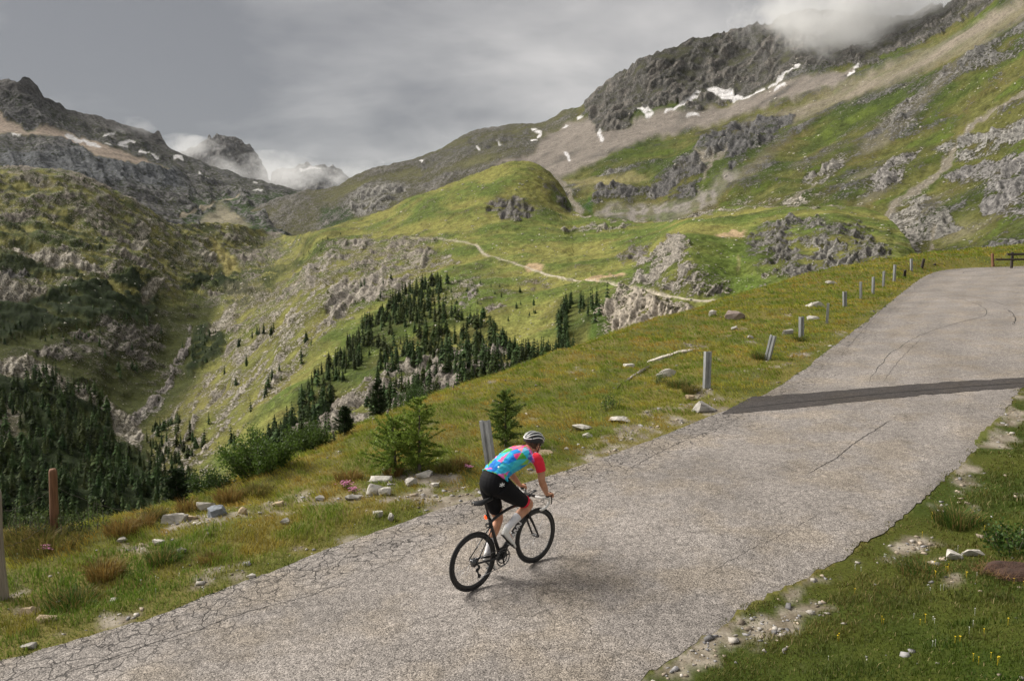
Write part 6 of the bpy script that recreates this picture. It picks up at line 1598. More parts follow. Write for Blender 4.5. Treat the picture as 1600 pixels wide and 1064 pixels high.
# saddle: flat wing behind, narrow nose in front
rows = [(.03, .012), (.045, .052), (.075, .070), (.11, .068), (.16, .048), (.21, .030), (.26, .021), (.30, .018), (.318, .008)]
Vs = []; Fs = []
for k, (xx, hw) in enumerate(rows):
    zt = 1.005 + .014 * math.exp(-((xx - .05) / .05) ** 2) + .004 * (xx > .26)
    for j in range(9):
        u_ = -1 + j / 4
        Vs.append((xx, u_ * hw, zt - .030 * abs(u_) ** 3 - .006 * (1 - abs(u_)) * (xx < .22)))
for k in range(len(rows) - 1):
    for j in range(8): Fs.append((k * 9 + j, k * 9 + j + 1, (k + 1) * 9 + j + 1, (k + 1) * 9 + j))
nV = len(Vs); Vs += [(a, b * .9, c - .010) for a, b, c in Vs]
Fs += [tuple(i + nV for i in q)[::-1] for q in Fs[:]]
nk = len(rows)
rim_ = [j for j in range(9)] + [k * 9 + 8 for k in range(1, nk)] + [(nk - 1) * 9 + j for j in range(7, -1, -1)] + [k * 9 for k in range(nk - 2, 0, -1)]
Fs += [(rim_[i], rim_[(i + 1) % len(rim_)], rim_[(i + 1) % len(rim_)] + nV, rim_[i] + nV)[::-1] for i in range(len(rim_))]
sdl = bp('saddle', [(np.array(Vs), Fs)], plain('saddle_leather', (.03, .03, .032), .42, 0, .15, 40))
for s in (-1, 1): bp('saddle_rail', [limb([(.09, s * .03, .985, .0035), (.15, s * .022, .968, .0035), (.22, s * .022, .968, .0035), (.29, s * .012, .988, .0035)], 10, 6)], alloy, sdl)
# tail light with its lens
tl = bp('tail_light', [tube([(.236, 0, .80), (.222, 0, .796), (.208, 0, .792)], [(.018, .026), (.021, .030), (.021, .030)], 12)], blackp)
bp('lens', [tube([(.2075, 0, .792), (.198, 0, .789), (.192, 0, .787)], [(.019, .028), (.018, .026), (.010, .016)], 12)], lamp, tl)
# stem, bars
bp('stem', [tb([(.794, 0, .812), (.786, 0, .842)], [.021, .02]), tb([(.79, 0, .832), (.86, 0, .85), (.912, 0, .862)], [.017, .016, .02])], blackp)
hb = bp('handlebar', [tube([(.912, -.10, .862), (.912, .10, .862)], [.0155, .0155], 12)], blackp)
for s in (-1, 1):
    bp('bar_tape', [limb([(.912, s * .09, .862, .016), (.915, s * .165, .864, .016), (.935, s * .203, .866, .0165), (.975, s * .21, .862, .0165), (1.003, s * .212, .83, .016), (.998, s * .213, .79, .0155), (.96, s * .214, .757, .0155), (.905, s * .215, .745, .0155), (.862, s * .215, .744, .0155)], 34, 12)], tape, hb)
    hd_ = bp('brake_hood', [limb([(.955, s * .208, .868, .017, .02), (.99, s * .21, .876, .017, .021), (1.02, s * .211, .893, .016, .02), (1.036, s * .211, .918, .011, .014)], 12, 12)], blackp, hb)
    bp('brake_lever', [limb([(1.032, s * .212, .885, .006, .009), (1.048, s * .214, .84, .005, .010), (1.046, s * .217, .80, .005, .010), (1.034, s * .219, .768, .004, .008)], 10, 8)], blackp, hb)
cmp_ = bp('bike_computer', [tube([(.93, 0, .872), (.975, 0, .888), (1.0, 0, .894)], [(.008, .005), (.026, .009), (.026, .009)], 10)], blackp)
bp('cable', [limb([(1.0, -.2, .86, .0025), (.95, -.12, .80, .0025), (.89, -.03, .76, .0025), (.83, -.02, .70, .0025)], 14, 6)], blackp, hb)
bp('cable', [limb([(1.0, .2, .86, .0025), (.96, .12, .80, .0025), (.90, .03, .745, .0025), (.86, .01, .66, .0025)], 14, 6)], blackp, hb)
# brakes
for (p0, dx) in (((.868, 0, .66), 1), ((.255, 0, .672), -1)):
    bk = bp('brake_caliper', [limb([(p0[0] + dx * .02, -.03, p0[2] - .005, .006, .008), (p0[0] + dx * .024, -.026, p0[2] + .03, .006, .008), (p0[0] + dx * .022, .0, p0[2] + .045, .006, .008), (p0[0] + dx * .024, .028, p0[2] + .025, .006, .008), (p0[0] + dx * .02, .03, p0[2] - .005, .006, .008)], 16, 8), tube([(p0[0], 0, p0[2] + .03), (p0[0] + dx * .035, 0, p0[2] + .03)], [.008, .008], 10)], blackp)
    for s in (-1, 1): bp('brake_pad', [tube([(p0[0] + dx * .005 - .02, s * .020, p0[2] - .018), (p0[0] + dx * .005 + .02, s * .020, p0[2] - .018)], [.006, .006], 8)], rubber, bk)
# drivetrain
CA = math.radians(70)
cdir = np.array([math.cos(CA), 0, math.sin(CA)])
PR, PL = BB + cdir * .1725 + (0, -.085, 0), BB - cdir * .1725 + (0, .085, 0)
ck = bp('crankset', [tube([BB + (0, -.06, 0), BB + (0, .06, 0)], [.014, .014], 12), limb([tuple(BB + (0, -.066, 0)) + (.008, .020), tuple(BB + cdir * .09 + (0, -.075, 0)) + (.007, .014), tuple(PR) + (.007, .013)], 10, 10), limb([tuple(BB + (0, .066, 0)) + (.008, .020), tuple(BB - cdir * .09 + (0, .075, 0)) + (.007, .014), tuple(PL) + (.007, .013)], 10, 10)], blackp)
for q, yy in ((.103, -.052), (.073, -.044)):
    prof = []
    parts = [ringprof(BB + (0, yy, 0), [(q - .013, .002), (q - .013, -.002), (q, -.0015), (q, .0015)], 60)]
    parts += [tube([BB + np.array([(q - .002) * math.cos(a), yy, (q - .002) * math.sin(a)]), BB + np.array([(q + .005) * math.cos(a), yy, (q + .005) * math.sin(a)])], [.003, .0015], 5) for a in np.linspace(0, 2 * np.pi, int(q * 480), endpoint=False)]
    bp('chainring', parts, alloy, ck)
for k in range(4):
    a = CA + .5 + k * math.pi / 2
    bp('spider_arm', [tube([BB + (0, -.05, 0), BB + np.array([.093 * math.cos(a), -.052, .093 * math.sin(a)])], [(.006, .014), (.004, .010)], 8)], blackp, ck)
for P_, s in ((PR, -1), (PL, 1)):
    pd = bp('pedal', [tube([P_, P_ + (0, s * .075, 0)], [.007, .006], 8), tube([P_ + (-.035, s * .04, .004), P_ + (.04, s * .04, -.004)], [(.022, .008), (.028, .006)], 10)], blackp)
cs = [ringprof((0, yy, WR), [(.016, .0012), (.016, -.0012), (q, -.0012), (q, .0012)], 36) for q, yy in zip(np.linspace(.056, .024, 9), np.linspace(-.024, -.047, 9))]
bp('cassette', cs, alloy)
rd = bp('rear_derailleur', [limb([(.005, -.062, .325, .009), (.03, -.066, .295, .013), (.03, -.06, .262, .013), (.015, -.055, .245, .009)], 10, 10), limb([(.015, -.05, .25, .005, .012), (.028, -.05, .20, .005, .010), (.045, -.05, .165, .005, .010)], 8, 8)], blackp)
for c_ in ((.018, -.047, .245), (.045, -.047, .17)): bp('jockey_wheel', [ringprof(c_, [(.004, .004), (.004, -.004), (.024, -.002), (.024, .002)], 22)], blackp, rd)
bp('front_derailleur', [limb([(.37, -.03, .37, .008), (.385, -.05, .385, .01, .014), (.44, -.055, .385, .004, .012)], 8, 8)], blackp)
def chain_run(a, b, yA, yB): return tube([(a[0], yA, a[1]), (b[0], yB, b[1])], [(.003, .0045), (.003, .0045)], 6)
bp('chain', [chain_run((.405 - .01, .268 + .103), (-.005, WR + .045), -.052, -.035), chain_run((.405, .268 - .103), (.045, .147), -.052, -.047), chain_run((.040, .19), (.0, .268), -.047, -.047), limb([(.405 + .103 * math.cos(a), -.052, .268 + .103 * math.sin(a), .003, .0045) for a in np.linspace(1.6, -1.6, 9)], 16, 6), limb([(.047 * math.cos(a), -.036, WR + .047 * math.sin(a), .003, .0045) for a in np.linspace(1.65, 4.6, 7)], 12, 6)], steel)
for (pb, rt) in (((.68, 0, .55), 0),):
    bp('bottle_cage', [tube([(.60, .0, .50), (.70, .0, .60)], [(.012, .006), (.012, .006)], 8)], blackp)
def text_mesh(txt, size, ext=.0, bold=0.0):
    cu = bpy.data.curves.new('lettering', 'FONT'); cu.body = txt; cu.size = size; cu.extrude = ext; cu.offset = bold; cu.align_x = 'CENTER'; cu.align_y = 'CENTER'; cu.resolution_u = 3
    o = bpy.data.objects.new('lettering', cu); COL.objects.link(o)
    dg = bpy.context.evaluated_depsgraph_get(); me = bpy.data.meshes.new_from_object(o.evaluated_get(dg))
    bpy.data.objects.remove(o); bpy.data.curves.remove(cu)
    bm = bmesh.new(); bm.from_mesh(me); bmesh.ops.triangulate(bm, faces=bm.faces)
    for _ in range(1): bmesh.ops.subdivide_edges(bm, edges=[e for e in bm.edges if e.calc_length() > size * .25], cuts=1)
    bmesh.ops.triangulate(bm, faces=bm.faces)
    bm.to_mesh(me); bm.free(); return me
def wrap_text(txt, size, a, b, radius, ang, flip=1, bold=0.0, lat=(0, 1, 0)):
    """letters that run from a towards b along a round limb, wrapped at angle ang"""
    me = text_mesh(txt, size, 0, bold); V = verts_of(me)
    a, b = np.array(a, float), np.array(b, float); t = (b - a) / np.linalg.norm(b - a)
    s = np.array(lat, float); s -= t * np.dot(s, t); s /= np.linalg.norm(s); o = np.cross(t, s)
    mid = (a + b) / 2
    r = np.array([radius(u_) if callable(radius) else radius for u_ in V[:, 0]])
    ph = ang + flip * V[:, 1] / r
    W_ = mid + t * V[:, :1] + s * (np.cos(ph) * r)[:, None] + o * (np.sin(ph) * r)[:, None]
    me.vertices.foreach_set('co', W_.astype(np.float32).ravel()); me.update(); return me
bp('lettering', wrap_text('NNVN', .085, (.47, 0, .335), (.80, 0, .652), lambda u_: .0345, math.pi, -1, .004), whitep, fr)
bp('lettering', wrap_text('CT', .022, (.66, 0, .80), (.74, 0, .797), lambda u_: .0206, math.pi - .5, -1), whitep, fr)

# ---------------- the rider
person = bpy.data.objects.new('person', None); COL.objects.link(person); person.matrix_world = BIKE_M
person['label'] = 'cyclist in bright patchwork jersey, black shorts and white helmet, riding out of the saddle'; person['category'] = 'person'
skin, t_, b__ = mat_new('skin')
n_ = nd(t_, 'ShaderNodeTexNoise'); n_.inputs['Scale'].default_value = 14; n_.inputs['Detail'].default_value = 4
tcn = nd(t_, 'ShaderNodeTexCoord'); t_.links.new(tcn.outputs['Object'], n_.inputs['Vector'])
rp = nd(t_, 'ShaderNodeValToRGB'); t_.links.new(n_.outputs[0], rp.inputs[0]); rp.color_ramp.elements[0].color = (.46, .21, .115, 1); rp.color_ramp.elements[0].position = .3; rp.color_ramp.elements[1].color = (.62, .32, .20, 1); rp.color_ramp.elements[1].position = .7
t_.links.new(rp.outputs[0], b__.inputs['Base Color']); b__.inputs['Roughness'].default_value = .45; b__.inputs['Subsurface Weight'].default_value = .12; b__.inputs['Subsurface Radius'].default_value = (.02, .008, .004)
def mirror(rows, s): return [(r[0], r[1] * s) + tuple(r[2:]) for r in rows]
TORSO = [(.34, 0, 1.08, .14, .115), (.338, 0, 1.15, .166, .142), (.356, 0, 1.215, .160, .135), (.41, 0, 1.27, .140, .112), (.50, 0, 1.315, .146, .110), (.625, 0, 1.352, .166, .116), (.735, 0, 1.378, .176, .106), (.812, 0, 1.392, .160, .085), (.858, 0, 1.402, .10, .065), (.884, 0, 1.408, .06, .055)]
ARM = [(.770, -.150, 1.435, .058), (.795, -.198, 1.405, .060), (.812, -.226, 1.34, .054), (.824, -.246, 1.25, .047), (.822, -.260, 1.16, .041), (.828, -.264, 1.125, .040), (.850, -.262, 1.08, .042), (.888, -.252, 1.02, .039), (.925, -.237, .965, .032), (.955, -.224, .92, .026), (.972, -.218, .903, .026, .022)]
def bow(rows, z0, z1):
    """the shoulders lean over the bars"""
    return [(r[0] + .040 * min(max((r[2] - z0) / (z1 - z0), 0), 1), r[1], r[2] - .055 * min(max((r[2] - z0) / (z1 - z0), 0), 1)) + tuple(r[3:]) for r in rows]
ARM = bow(ARM, .95, 1.43)
LEGR = [(.362, -.09, 1.145, .108, .116), (.43, -.10, 1.075, .105, .110), (.52, -.105, .995, .096, .098), (.64, -.105, .905, .076, .078), (.73, -.102, .85, .062, .064), (.785, -.10, .81, .053, .058), (.765, -.10, .778, .050, .054), (.71, -.102, .757, .050, .055), (.64, -.106, .735, .052, .058), (.56, -.110, .700, .043, .046), (.48, -.114, .662, .034, .036), (.43, -.116, .638, .034, .037), (.405, -.117, .615, .034, .04)]
LEGL = [(.355, .09, 1.145, .108, .116), (.372, .10, 1.05, .106, .110), (.402, .102, .94, .095, .098), (.445, .102, .80, .076, .078), (.475, .10, .71, .060, .064), (.487, .10, .66, .053, .056), (.468, .10, .615, .049, .053), (.432, .102, .555, .052, .058), (.395, .106, .49, .048, .052), (.352, .11, .39, .036, .038), (.325, .113, .32, .033, .035), (.31, .114, .285, .034, .04)]
def hand(s):
    P = []
    P.append(limb(mirror([(.965, -.219, .909, .024, .021), (.985, -.215, .900, .036, .017), (1.005, -.212, .899, .041, .016), (1.022, -.211, .902, .040, .014)], s), 10, 14))
    # four fingers go over the outer side and curl round the front of the hood
    for k, (y0, L_) in enumerate(((-.240, .92), (-.228, 1.04), (-.212, 1.0), (-.196, .8))):
        xr = 1.018 - .004 * k
        P.append(limb(mirror([(xr - .01, y0, .900, .0095), (xr + .018, y0 - .002, .903, .0095), (xr + .034 * L_, y0, .888, .009), (xr + .040 * L_, y0 + .004, .866, .0085), (xr + .030 * L_, y0 + .006, .848, .0078)], s), 10, 10))
    P.append(limb(mirror([(.978, -.195, .903, .012), (.992, -.182, .895, .0115), (1.008, -.180, .882, .0105), (1.022, -.184, .872, .009)], s), 8, 10))
    return P
HC = np.array([.985, 0, 1.458]); hrot = Quaternion((0, 1, 0), math.radians(18))
def hp(x, y, z): v = hrot @ Vector((x, y, z)); return (HC[0] + v.x, HC[1] + v.y, HC[2] + v.z)
body_parts = [limb([(a, b, c, d * .93, e * .92) for a, b, c, d, e in TORSO], 22, 20), limb(ARM, 26, 14), limb(mirror(ARM, -1), 26, 14), limb([r[:3] + (r[3] - .012, r[4] - .012) if k < 3 else r for k, r in enumerate(LEGR)], 30, 16), limb([r[:3] + (r[3] - .012, r[4] - .012) if k < 3 else r for k, r in enumerate(LEGL)], 30, 16)] + hand(1) + hand(-1)
body_parts += [limb([(.83, 0, 1.39, .062), (.89, 0, 1.415, .056, .06), (.94, 0, 1.435, .055, .06), (.97, 0, 1.453, .06)], 10, 16), ball(hp(-.005, 0, .025), (.098, .076, .095), 22, hrot), ball(hp(.035, 0, -.055), (.062, .058, .062), 18, hrot), ball(hp(.06, 0, -.095), (.026, .030, .022), 14, hrot),
               limb([hp(.088, 0, .02) + (.009,), hp(.104, 0, -.015) + (.011,), hp(.112, 0, -.038) + (.014, .012), hp(.092, 0, -.05) + (.012,)], 8, 10), ball(hp(.085, 0, -.07), (.012, .024, .008), 10, hrot), ball(hp(.085, 0, -.082), (.012, .020, .008), 10, hrot),
               ball(hp(-.008, -.077, -.02), (.020, .009, .032), 12, hrot), ball(hp(-.008, .077, -.02), (.020, .009, .032), 12, hrot)]
# feet inside the shoes keep the body whole
for s, an, toe in ((-1, (.405, -.117, .60), (.50, -.118, .435)), (1, (.31, .114, .28), (.40, .115, .135))):
    body_parts.append(limb([an + (.03,), tuple((np.array(an) + np.array(toe)) / 2) + (.028,), toe + (.02,)], 8, 10))
body = link('body', fused('body', body_parts, .0055, 3), skin, person)
hairm = plain('brown_hair', (.10, .055, .03), .7, 0, .3, 60, .4, 200)
link('hair', mesh_of('hair', [ball(hp(-.022, 0, .012), (.088, .077, .085), 20, hrot), ball(hp(-.055, 0, -.035), (.042, .058, .040), 16, hrot)]), hairm, person)
for s in (-1, 1):
    ey = link('eye', mesh_of('eye', [ball(hp(.078, s * .031, .005), .0125, 12)]), whitep, person)
    link('iris', mesh_of('iris', [ball(hp(.0885, s * .031, .005), .0055, 10)]), plain('iris', (.05, .03, .02), .2), ey)
glasses = link('sunglasses', mesh_of('sunglasses', [limb([hp(.03, s * .083, .012) + (.004, .01), hp(.075, s * .068, .01) + (.003, .02), hp(.098, s * .036, .006) + (.003, .022), hp(.106, 0, .012) + (.003, .008)], 12, 8, (0, 0, 1)) for s in (-1, 1)] + [limb([hp(-.02, s * .082, .008) + (.003,), hp(.035, s * .082, .014) + (.003, .006)], 4, 6) for s in (-1, 1)]), plain('dark_lens', (.02, .02, .025), .1), person)

# jersey
def grow(rows, g): return [(a, b, c, d + g, (e[0] if e else d) + g) for a, b, c, d, *e in rows]
jt = [(.366, 0, 1.224, .158, .134)] + [r for r in TORSO if r[2] > 1.25]
jparts = [limb([(a, b, c, d + .008 + .010 * float(sstep(1.36, 1.25, c)), e + .008 + .010 * float(sstep(1.36, 1.25, c))) for a, b, c, d, e in jt], 22, 22)] + [limb(grow(mirror(ARM[:4], s), .0075), 12, 16) for s in (1, -1)]
jm = fused('jersey', jparts, .0045, 4)
V = verts_of(jm).astype(float)
# cloth folds at the waist and under the arms
fold = .004 * np.sin((V[:, 0] + V[:, 2]) * 80 + 3 * noise3(V * 9, 7)) * sstep(.62, .40, V[:, 0]) + .004 * noise3(V * 22, 8)
nrm = np.empty(len(V) * 3, np.float32); jm.vertices.foreach_get('normal', nrm); nrm = nrm.reshape(-1, 3)
V2 = V + nrm * fold[:, None]
jm.vertices.foreach_set('co', V2.astype(np.float32).ravel()); jm.update()
spine = smooth_pts([r[:3] for r in jt], 60)
dspi = np.linalg.norm(V[:, None] - spine[None], axis=2).argmin(1)
vv = dspi / 59.0
ang = np.arctan2(V[:, 1], (V - spine[dspi])[:, 2] * .85 - (V - spine[dspi])[:, 0] * .5)
su, sv = ang * .17 / .080, vv * .62 / .078          # lattice cells of about eight centimetres
rs = np.random.default_rng(5)
gw, gh = 30, 16
jx, jy = rs.uniform(-.36, .36, (gh, gw)), rs.uniform(-.36, .36, (gh, gw))
ptsx = np.arange(gw)[None] - 15 + jx + .5 * (np.arange(gh)[:, None] % 2); ptsy = np.arange(gh)[:, None] - 2 + jy
BL = [(.0, .17, .62), (.01, .28, .74), (.03, .46, .82), (.08, .36, .05), (.24, .55, .10), (.0, .14, .52), (.01, .30, .70), (.04, .50, .76), (.03, .46, .66), (.72, .14, .40), (.06, .52, .60)]
UP = [(.80, .10, .36), (.84, .18, .30), (.05, .48, .72), (.80, .14, .42), (.26, .05, .36), (.86, .26, .12), (.85, .03, .06), (.18, .50, .78), (.30, .58, .10), (.55, .22, .60), (.75, .05, .22), (.10, .12, .50), (.80, .26, .34)]
jc = np.tile(np.array((.85, .03, .06)), (len(V), 1))
for i in range(gh - 1):
    for j in range(gw - 1):
        a, b, c, d = (i, j), (i, j + 1), (i + 1, j), (i + 1, j + 1)
        for tri in (((a, b, c), (b, d, c)) if i % 2 == 0 else ((a, b, d), (a, d, c))):
            P3 = [(ptsx[k], ptsy[k]) for k in tri]
            cy_ = sum(p[1] for p in P3) / 3 / (.62 / .078)
            pal = UP if rs.random() < sstep(.30, .78, cy_) * .92 else BL
            m = in_poly(su, sv, P3)
            if m.any(): jc[m] = pal[rs.integers(len(pal))]
# plain red sleeves, shoulders and collar
armd = np.min([np.linalg.norm(V[:, None] - smooth_pts([r[:3] for r in mirror(ARM[:4], s)], 20)[None], axis=2).min(1) for s in (1, -1)], 0)
sl = ((np.abs(V[:, 1]) > .178 + .02 * (V[:, 2] < 1.33)) & (V[:, 0] > .77) & (armd < .085)) | ((V[:, 0] > .84) & (np.abs(V[:, 1]) < .12))
jc[sl] = (.83, .025, .055)
pip = (np.abs(np.abs(V[:, 1]) - .172) < .007) & (V[:, 0] > .72) & (V[:, 2] < 1.42)
jc[pip] = (.20, .42, .75)
set_col(jm, jc)
def cloth(name, rough=.7, sheen=.1):
    m, t, b = mat_new(name)
    a = nd(t, 'ShaderNodeVertexColor', layer_name='Col'); t.links.new(a.outputs[0], b.inputs['Base Color'])
    b.inputs['Roughness'].default_value = rough; b.inputs['Sheen Weight'].default_value = sheen; b.inputs['Specular IOR Level'].default_value = .25
    tcx = nd(t, 'ShaderNodeTexCoord'); n = nd(t, 'ShaderNodeTexNoise'); n.inputs['Scale'].default_value = 30; n.inputs['Detail'].default_value = 5; t.links.new(tcx.outputs['Object'], n.inputs['Vector'])
    q = nd(t, 'ShaderNodeBump'); q.inputs['Strength'].default_value = .25; q.inputs['Distance'].default_value = .01; t.links.new(n.outputs[0], q.inputs['Height']); t.links.new(q.outputs[0], b.inputs['Normal'])
    return m
jersey = link('jersey', jm, cloth('printed_jersey'), person)
# round white badge on the back pocket
bpos = Vector((.325, -.10, 1.245))
link('badge', mesh_of('badge', [tube([(.352, -.08, 1.345), (.343, -.082, 1.358)], [(.013, .013), (.012, .012)], 16, (0, 1, 0))]), whitep, jersey)
# shorts
sp_ = [(.345, 0, 1.03, .09, .075)] + [r for r in TORSO if r[2] < 1.28]
sm = fused('shorts', [limb(grow(sp_, .006), 14, 22), ball((.42, -.03, 1.07), (.11, .10, .10)), ball((.40, .02, 1.05), (.09, .10, .09)), limb(grow(LEGR[:5], .008), 18, 18), limb(grow(LEGL[:4] + [(.452, .102, .785, .073, .075)], .0065), 18, 18)], .006, 4)
V = verts_of(sm).astype(float)
sc_ = np.tile(np.array((.006, .006, .008)), (len(V), 1))
tR = np.array([.73 - .64, 0, .85 - .905]); tR /= np.linalg.norm(tR)
along = (V - np.array([.73, -.102, .85])) @ tR
sc_[(along > -.046) & (V[:, 1] < -.04) & (V[:, 2] > .76) & (V[:, 0] > .58)] = (.84, .03, .07)
sc_[(V[:, 2] < .815) & (V[:, 1] > .135) & (V[:, 0] < .6)] = (.84, .03, .07)
set_col(sm, sc_)
shorts = link('shorts', sm, cloth('black_lycra', .8, 0), person)
# white emblem on the right hip : crossed strokes with a barb
em = []
def quad(x0, y0, x1, y1, w):
    d = np.array([x1 - x0, y1 - y0]); d /= np.linalg.norm(d); nn = np.array([-d[1], d[0]]) * w / 2
    return [(x0 + nn[0], y0 + nn[1]), (x0 - nn[0], y0 - nn[1]), (x1 - nn[0], y1 - nn[1]), (x1 + nn[0], y1 + nn[1])]
eo = Vector((.335, -.14, 1.165)); eu = Vector((.72, -.62, .05)).normalized(); en = Vector((-.60, -.70, .38)).normalized(); ev = en.cross(eu).normalized()
for qd in (quad(-.028, -.014, .030, .012, .012), (quad(-.004, -.022, .006, .024, .011)), quad(-.022, .012, .026, -.014, .009)):
    pts = [eo + eu * a + ev * b for a, b in qd]; em.append(pts)
import mathutils.bvhtree as bvh
tree = bvh.BVHTree.FromPolygons([tuple(v) for v in verts_of(sm)], [tuple(p.vertices) for p in sm.polygons])
def stick(p, n, lift=.003):
    hit = tree.ray_cast(p + n * .15, -n)
    return (hit[0] + n * lift) if hit[0] is not None else p
vv_, ff_ = [], []
for k, pts in enumerate(em):
    g = 5
    for a in range(g + 1):
        for b in range(g + 1):
            p = pts[0].lerp(pts[3], a / g).lerp(pts[1].lerp(pts[2], a / g), b / g)
            vv_.append(tuple(stick(p, en, .003 + .0006 * k)))
    o0 = k * (g + 1) ** 2
    ff_ += [(o0 + a * (g + 1) + b, o0 + a * (g + 1) + b + 1, o0 + (a + 1) * (g + 1) + b + 1, o0 + (a + 1) * (g + 1) + b) for a in range(g) for b in range(g)]
link('emblem', make_mesh('emblem', np.array(vv_), ff_), whitep, shorts)
# socks and shoes
sockm = plain('white_sock', (.78, .77, .80), .85, 0, .06, 60, .25, 300)
shoem = plain('white_shoe', (.80, .79, .76), .35, 0, .04, 20)
inkm = plain('black_print', (.02, .02, .022), .8)
for nm_, rows, heel, ball_, toe, tp_ in (('R', LEGR[8:], (.352, -.118, .600), (.462, -.120, .455), (.535, -.121, .378), [(.597, -.108, .717, .0475, .0505)] + LEGR[9:]), ('L', LEGL[8:], (.262, .116, .258), (.350, .117, .142), (.432, .118, .078), [(.385, .107, .47, .044, .049)] + LEGL[9:])):
    sk = link('sock', mesh_of('sock', [limb(grow(tp_, .0035), 18, 18)]), sockm, person)
    a, b = np.array(tp_[0][:3]), np.array(tp_[2][:3])
    link('lettering', wrap_text('WHITE', .026, a + (b - a) * .05, b, lambda u_, q=tp_: .0475 if u_ < 0 else .0445, (math.pi / 2 if nm_ == 'L' else math.pi * .62), 1, .0008), inkm, sk)
    H, Bq, T = map(np.array, (heel, ball_, toe)); up_ = np.array([.5, 0, .55]) if nm_ == 'R' else np.array([.35, 0, .7]); up_ = up_ / np.linalg.norm(up_)
    sh = [tuple(H - up_ * .0 + (T - H) * -.02) + (.024, .026), tuple(H + (T - H) * .08 + up_ * .012) + (.031, .040), tuple(H + (T - H) * .25 + up_ * .016) + (.033, .044), tuple(H + (T - H) * .45 + up_ * .006) + (.036, .034), tuple(H + (T - H) * .68 - up_ * .002) + (.043, .026), tuple(H + (T - H) * .86 - up_ * .006) + (.038, .020), tuple(T - up_ * .01) + (.022, .014)]
    ank = np.array(rows[-1][:3])
    shm = fused('shoe', [limb(sh, 18, 18), limb([tuple(ank + up_ * .022) + (.036, .041), tuple(ank) + (.036, .043), tuple(H + (T - H) * .25) + (.031, .042)], 8, 16)], .005, 5)
    so = link('shoe', shm, shoem, person)
    link('sole', mesh_of('sole', [limb([tuple(H - up_ * .026 + (T - H) * .02) + (.028, .005), tuple(H + (T - H) * .3 - up_ * .027) + (.028, .005), tuple(H + (T - H) * .68 - up_ * .028) + (.040, .005), tuple(T - up_ * .022) + (.020, .004)], 14, 12)]), blackp, so)
# helmet
hel = link('helmet', None, None, person)
def hshell(scale, cut, seg=36, rings=16):
    V = []; Fc = []
    for i in range(rings + 1):
        ph = math.radians(104) * i / rings
        for j in range(seg):
            th = 2 * math.pi * j / seg
            x_, y_, z_ = math.sin(ph) * math.cos(th), math.sin(ph) * math.sin(th), math.cos(ph)
            dropb = -.012 * max(0, -x_) * (ph > 1.2)
            V.append(hp(-.012 + x_ * .140 * scale, y_ * .104 * scale, .052 + z_ * .098 * scale + dropb))
    for i in range(rings):
        for j in range(seg): Fc.append((i * seg + j, (i + 1) * seg + j, (i + 1) * seg + (j + 1) % seg, i * seg + (j + 1) % seg))
    return np.array(V), Fc
link('shell', mesh_of('shell', [hshell(1.0, 0), hshell(.9, 0)]), plain('black_helmet_foam', (.02, .02, .022), .45, 0, .1, 30), hel)
def hpt(lat, lon, k=1.03):
    """point on the helmet: lon 0 front .. 180 back, lat sideways angle"""
    a, b = math.radians(lon), math.radians(lat)
    x_, z_ = math.cos(a) * math.cos(b), math.sin(a) * math.cos(b); y_ = math.sin(b)
    return hp(-.012 + x_ * .140 * k, y_ * .104 * k, .052 + z_ * .098 * k)
white_rib = plain('white_helmet_rib', (.80, .80, .79), .35, 0, .03, 10)
def rib(path, w=.0062): link('rib', mesh_of('rib', [limb([hpt(a, b) + (w, .006) for a, b in path], 22, 8)]), white_rib, hel)
for s in (-1, 1):
    rib([(s * 12, 28), (s * 16, 60), (s * 17, 95), (s * 14, 130), (s * 9, 158)])
    rib([(s * 34, 18), (s * 42, 50), (s * 44, 88), (s * 40, 122), (s * 27, 150), (s * 10, 172)])
    rib([(s * 60, 8), (s * 66, 50), (s * 68, 90), (s * 62, 130), (s * 44, 168)], .0065)
rib([(-40, 172), (0, 180), (40, 172)], .0075)
for s in (-1, 1): link('strap', mesh_of('strap', [limb([hp(.02, s * .092, .04) + (.006, .002), hp(.012, s * .080, -.03) + (.006, .002), hp(.03, s * .045, -.105) + (.006, .002), hp(.035, 0, -.118) + (.006, .002)], 12, 6), limb([hp(-.06, s * .085, .03) + (.006, .002), hp(-.01, s * .082, -.03) + (.006, .002)], 6, 6)]), inkm, hel)
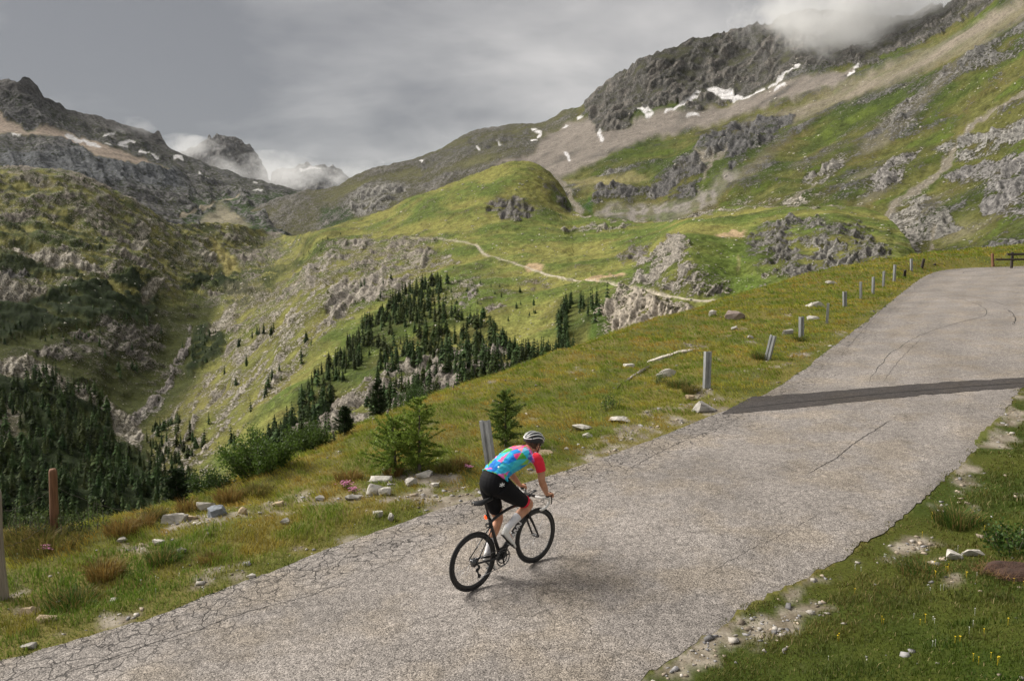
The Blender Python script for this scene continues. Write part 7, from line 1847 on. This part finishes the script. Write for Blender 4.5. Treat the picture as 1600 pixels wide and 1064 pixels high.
# ---------------------------------------------------------------- clouds hanging on the ridges, thin haze
def cloud(name, px, py, dist, size, dens, lab, seed, scale=.006, thr=.48, flat=1.0):
    c = at(px, py, dist)
    bm = bmesh.new(); bmesh.ops.create_icosphere(bm, subdivisions=4, radius=1.0)
    me = bpy.data.meshes.new(name); bm.to_mesh(me); bm.free()
    V = verts_of(me).astype(float)
    V = V * (1 + .22 * fbm3(V * 1.8, 3, seed))[:, None] * np.array(size)
    me.vertices.foreach_set('co', V.astype(np.float32).ravel()); me.update()
    m = bpy.data.materials.new(name + '_vapour'); m.use_nodes = True; t = m.node_tree; t.nodes.clear()
    o_ = nd(t, 'ShaderNodeOutputMaterial'); pv = nd(t, 'ShaderNodeVolumePrincipled'); pv.inputs['Color'].default_value = (.99, .99, .985, 1); pv.inputs['Anisotropy'].default_value = .2
    tc_ = nd(t, 'ShaderNodeTexCoord')
    sep_ = nd(t, 'ShaderNodeMapping'); sep_.inputs['Scale'].default_value = (1 / size[0], 1 / size[1], 1 / size[2]); t.links.new(tc_.outputs['Object'], sep_.inputs[0])
    ln = nd(t, 'ShaderNodeVectorMath', operation='LENGTH'); t.links.new(sep_.outputs[0], ln.inputs[0])
    n = nd(t, 'ShaderNodeTexNoise'); n.inputs['Scale'].default_value = scale; n.inputs['Detail'].default_value = 5; n.inputs['Roughness'].default_value = .6; n.inputs['Distortion'].default_value = .4
    mp = nd(t, 'ShaderNodeMapping'); mp.inputs['Location'].default_value = (seed * 131.0, seed * 57.0, 0); mp.inputs['Scale'].default_value = (1, 1, flat); t.links.new(tc_.outputs['Object'], mp.inputs[0]); t.links.new(mp.outputs[0], n.inputs['Vector'])
    a = nd(t, 'ShaderNodeMath', operation='MULTIPLY'); t.links.new(ln.outputs['Value'], a.inputs[0]); a.inputs[1].default_value = -.50
    nk = nd(t, 'ShaderNodeMath', operation='MULTIPLY_ADD'); t.links.new(n.outputs[0], nk.inputs[0]); nk.inputs[1].default_value = 1.9; nk.inputs[2].default_value = -.42
    b = nd(t, 'ShaderNodeMath', operation='ADD'); t.links.new(nk.outputs[0], b.inputs[0]); t.links.new(a.outputs[0], b.inputs[1])
    r = nd(t, 'ShaderNodeMapRange', interpolation_type='SMOOTHSTEP'); r.inputs[1].default_value = thr - .45; r.inputs[2].default_value = thr + .12; r.inputs[3].default_value = 0; r.inputs[4].default_value = dens; t.links.new(b.outputs[0], r.inputs[0])
    t.links.new(r.outputs[0], pv.inputs['Density']); t.links.new(pv.outputs[0], o_.inputs['Volume'])
    o = link(name, me, m, label=lab, cat='cloud'); o.location = c
    return o
cloud('cloud', 1312, 2, 2150, (250, 200, 200), .013, 'white cloud hanging over the dark rocky crest on the right', 3, .008)
cloud('cloud', 1410, 10, 2200, (210, 170, 110), .007, 'thin end of cloud trailing right along the crest', 5, .009)
cloud('cloud', 450, 268, 4600, (640, 320, 125), .0030, 'long low cloud lying in the distant gap between the mountains', 7, .004, .48, 1.6)
cloud('cloud', 292, 232, 4300, (190, 150, 75), .0040, 'small cloud in front of the distant peak', 9, .007, .48, 1.4)
cloud('cloud', 212, 200, 3450, (100, 80, 45), .0022, 'wisp of cloud on the left mountain crest', 11, .012, .48, 1.4)
# air
hz = bpy.data.meshes.new('haze')
x0, x1, y0, y1, z0, z1 = -5200, 5200, -60, 9000, -420, 1600
hz.from_pydata([(a, b, c) for c in (z0, z1) for b in (y0, y1) for a in (x0, x1)], [], [(0, 2, 3, 1), (4, 5, 7, 6), (0, 1, 5, 4), (2, 6, 7, 3), (0, 4, 6, 2), (1, 3, 7, 5)])
m = bpy.data.materials.new('haze_air'); m.use_nodes = True; t = m.node_tree; t.nodes.clear()
o_ = nd(t, 'ShaderNodeOutputMaterial'); pv = nd(t, 'ShaderNodeVolumePrincipled'); pv.inputs['Color'].default_value = (.80, .86, .95, 1); pv.inputs['Density'].default_value = 8e-6; pv.inputs['Anisotropy'].default_value = .1
t.links.new(pv.outputs[0], o_.inputs['Volume'])
link('haze', hz, m, kind='stuff', label='thin mountain haze filling the air of the valley', cat='haze')
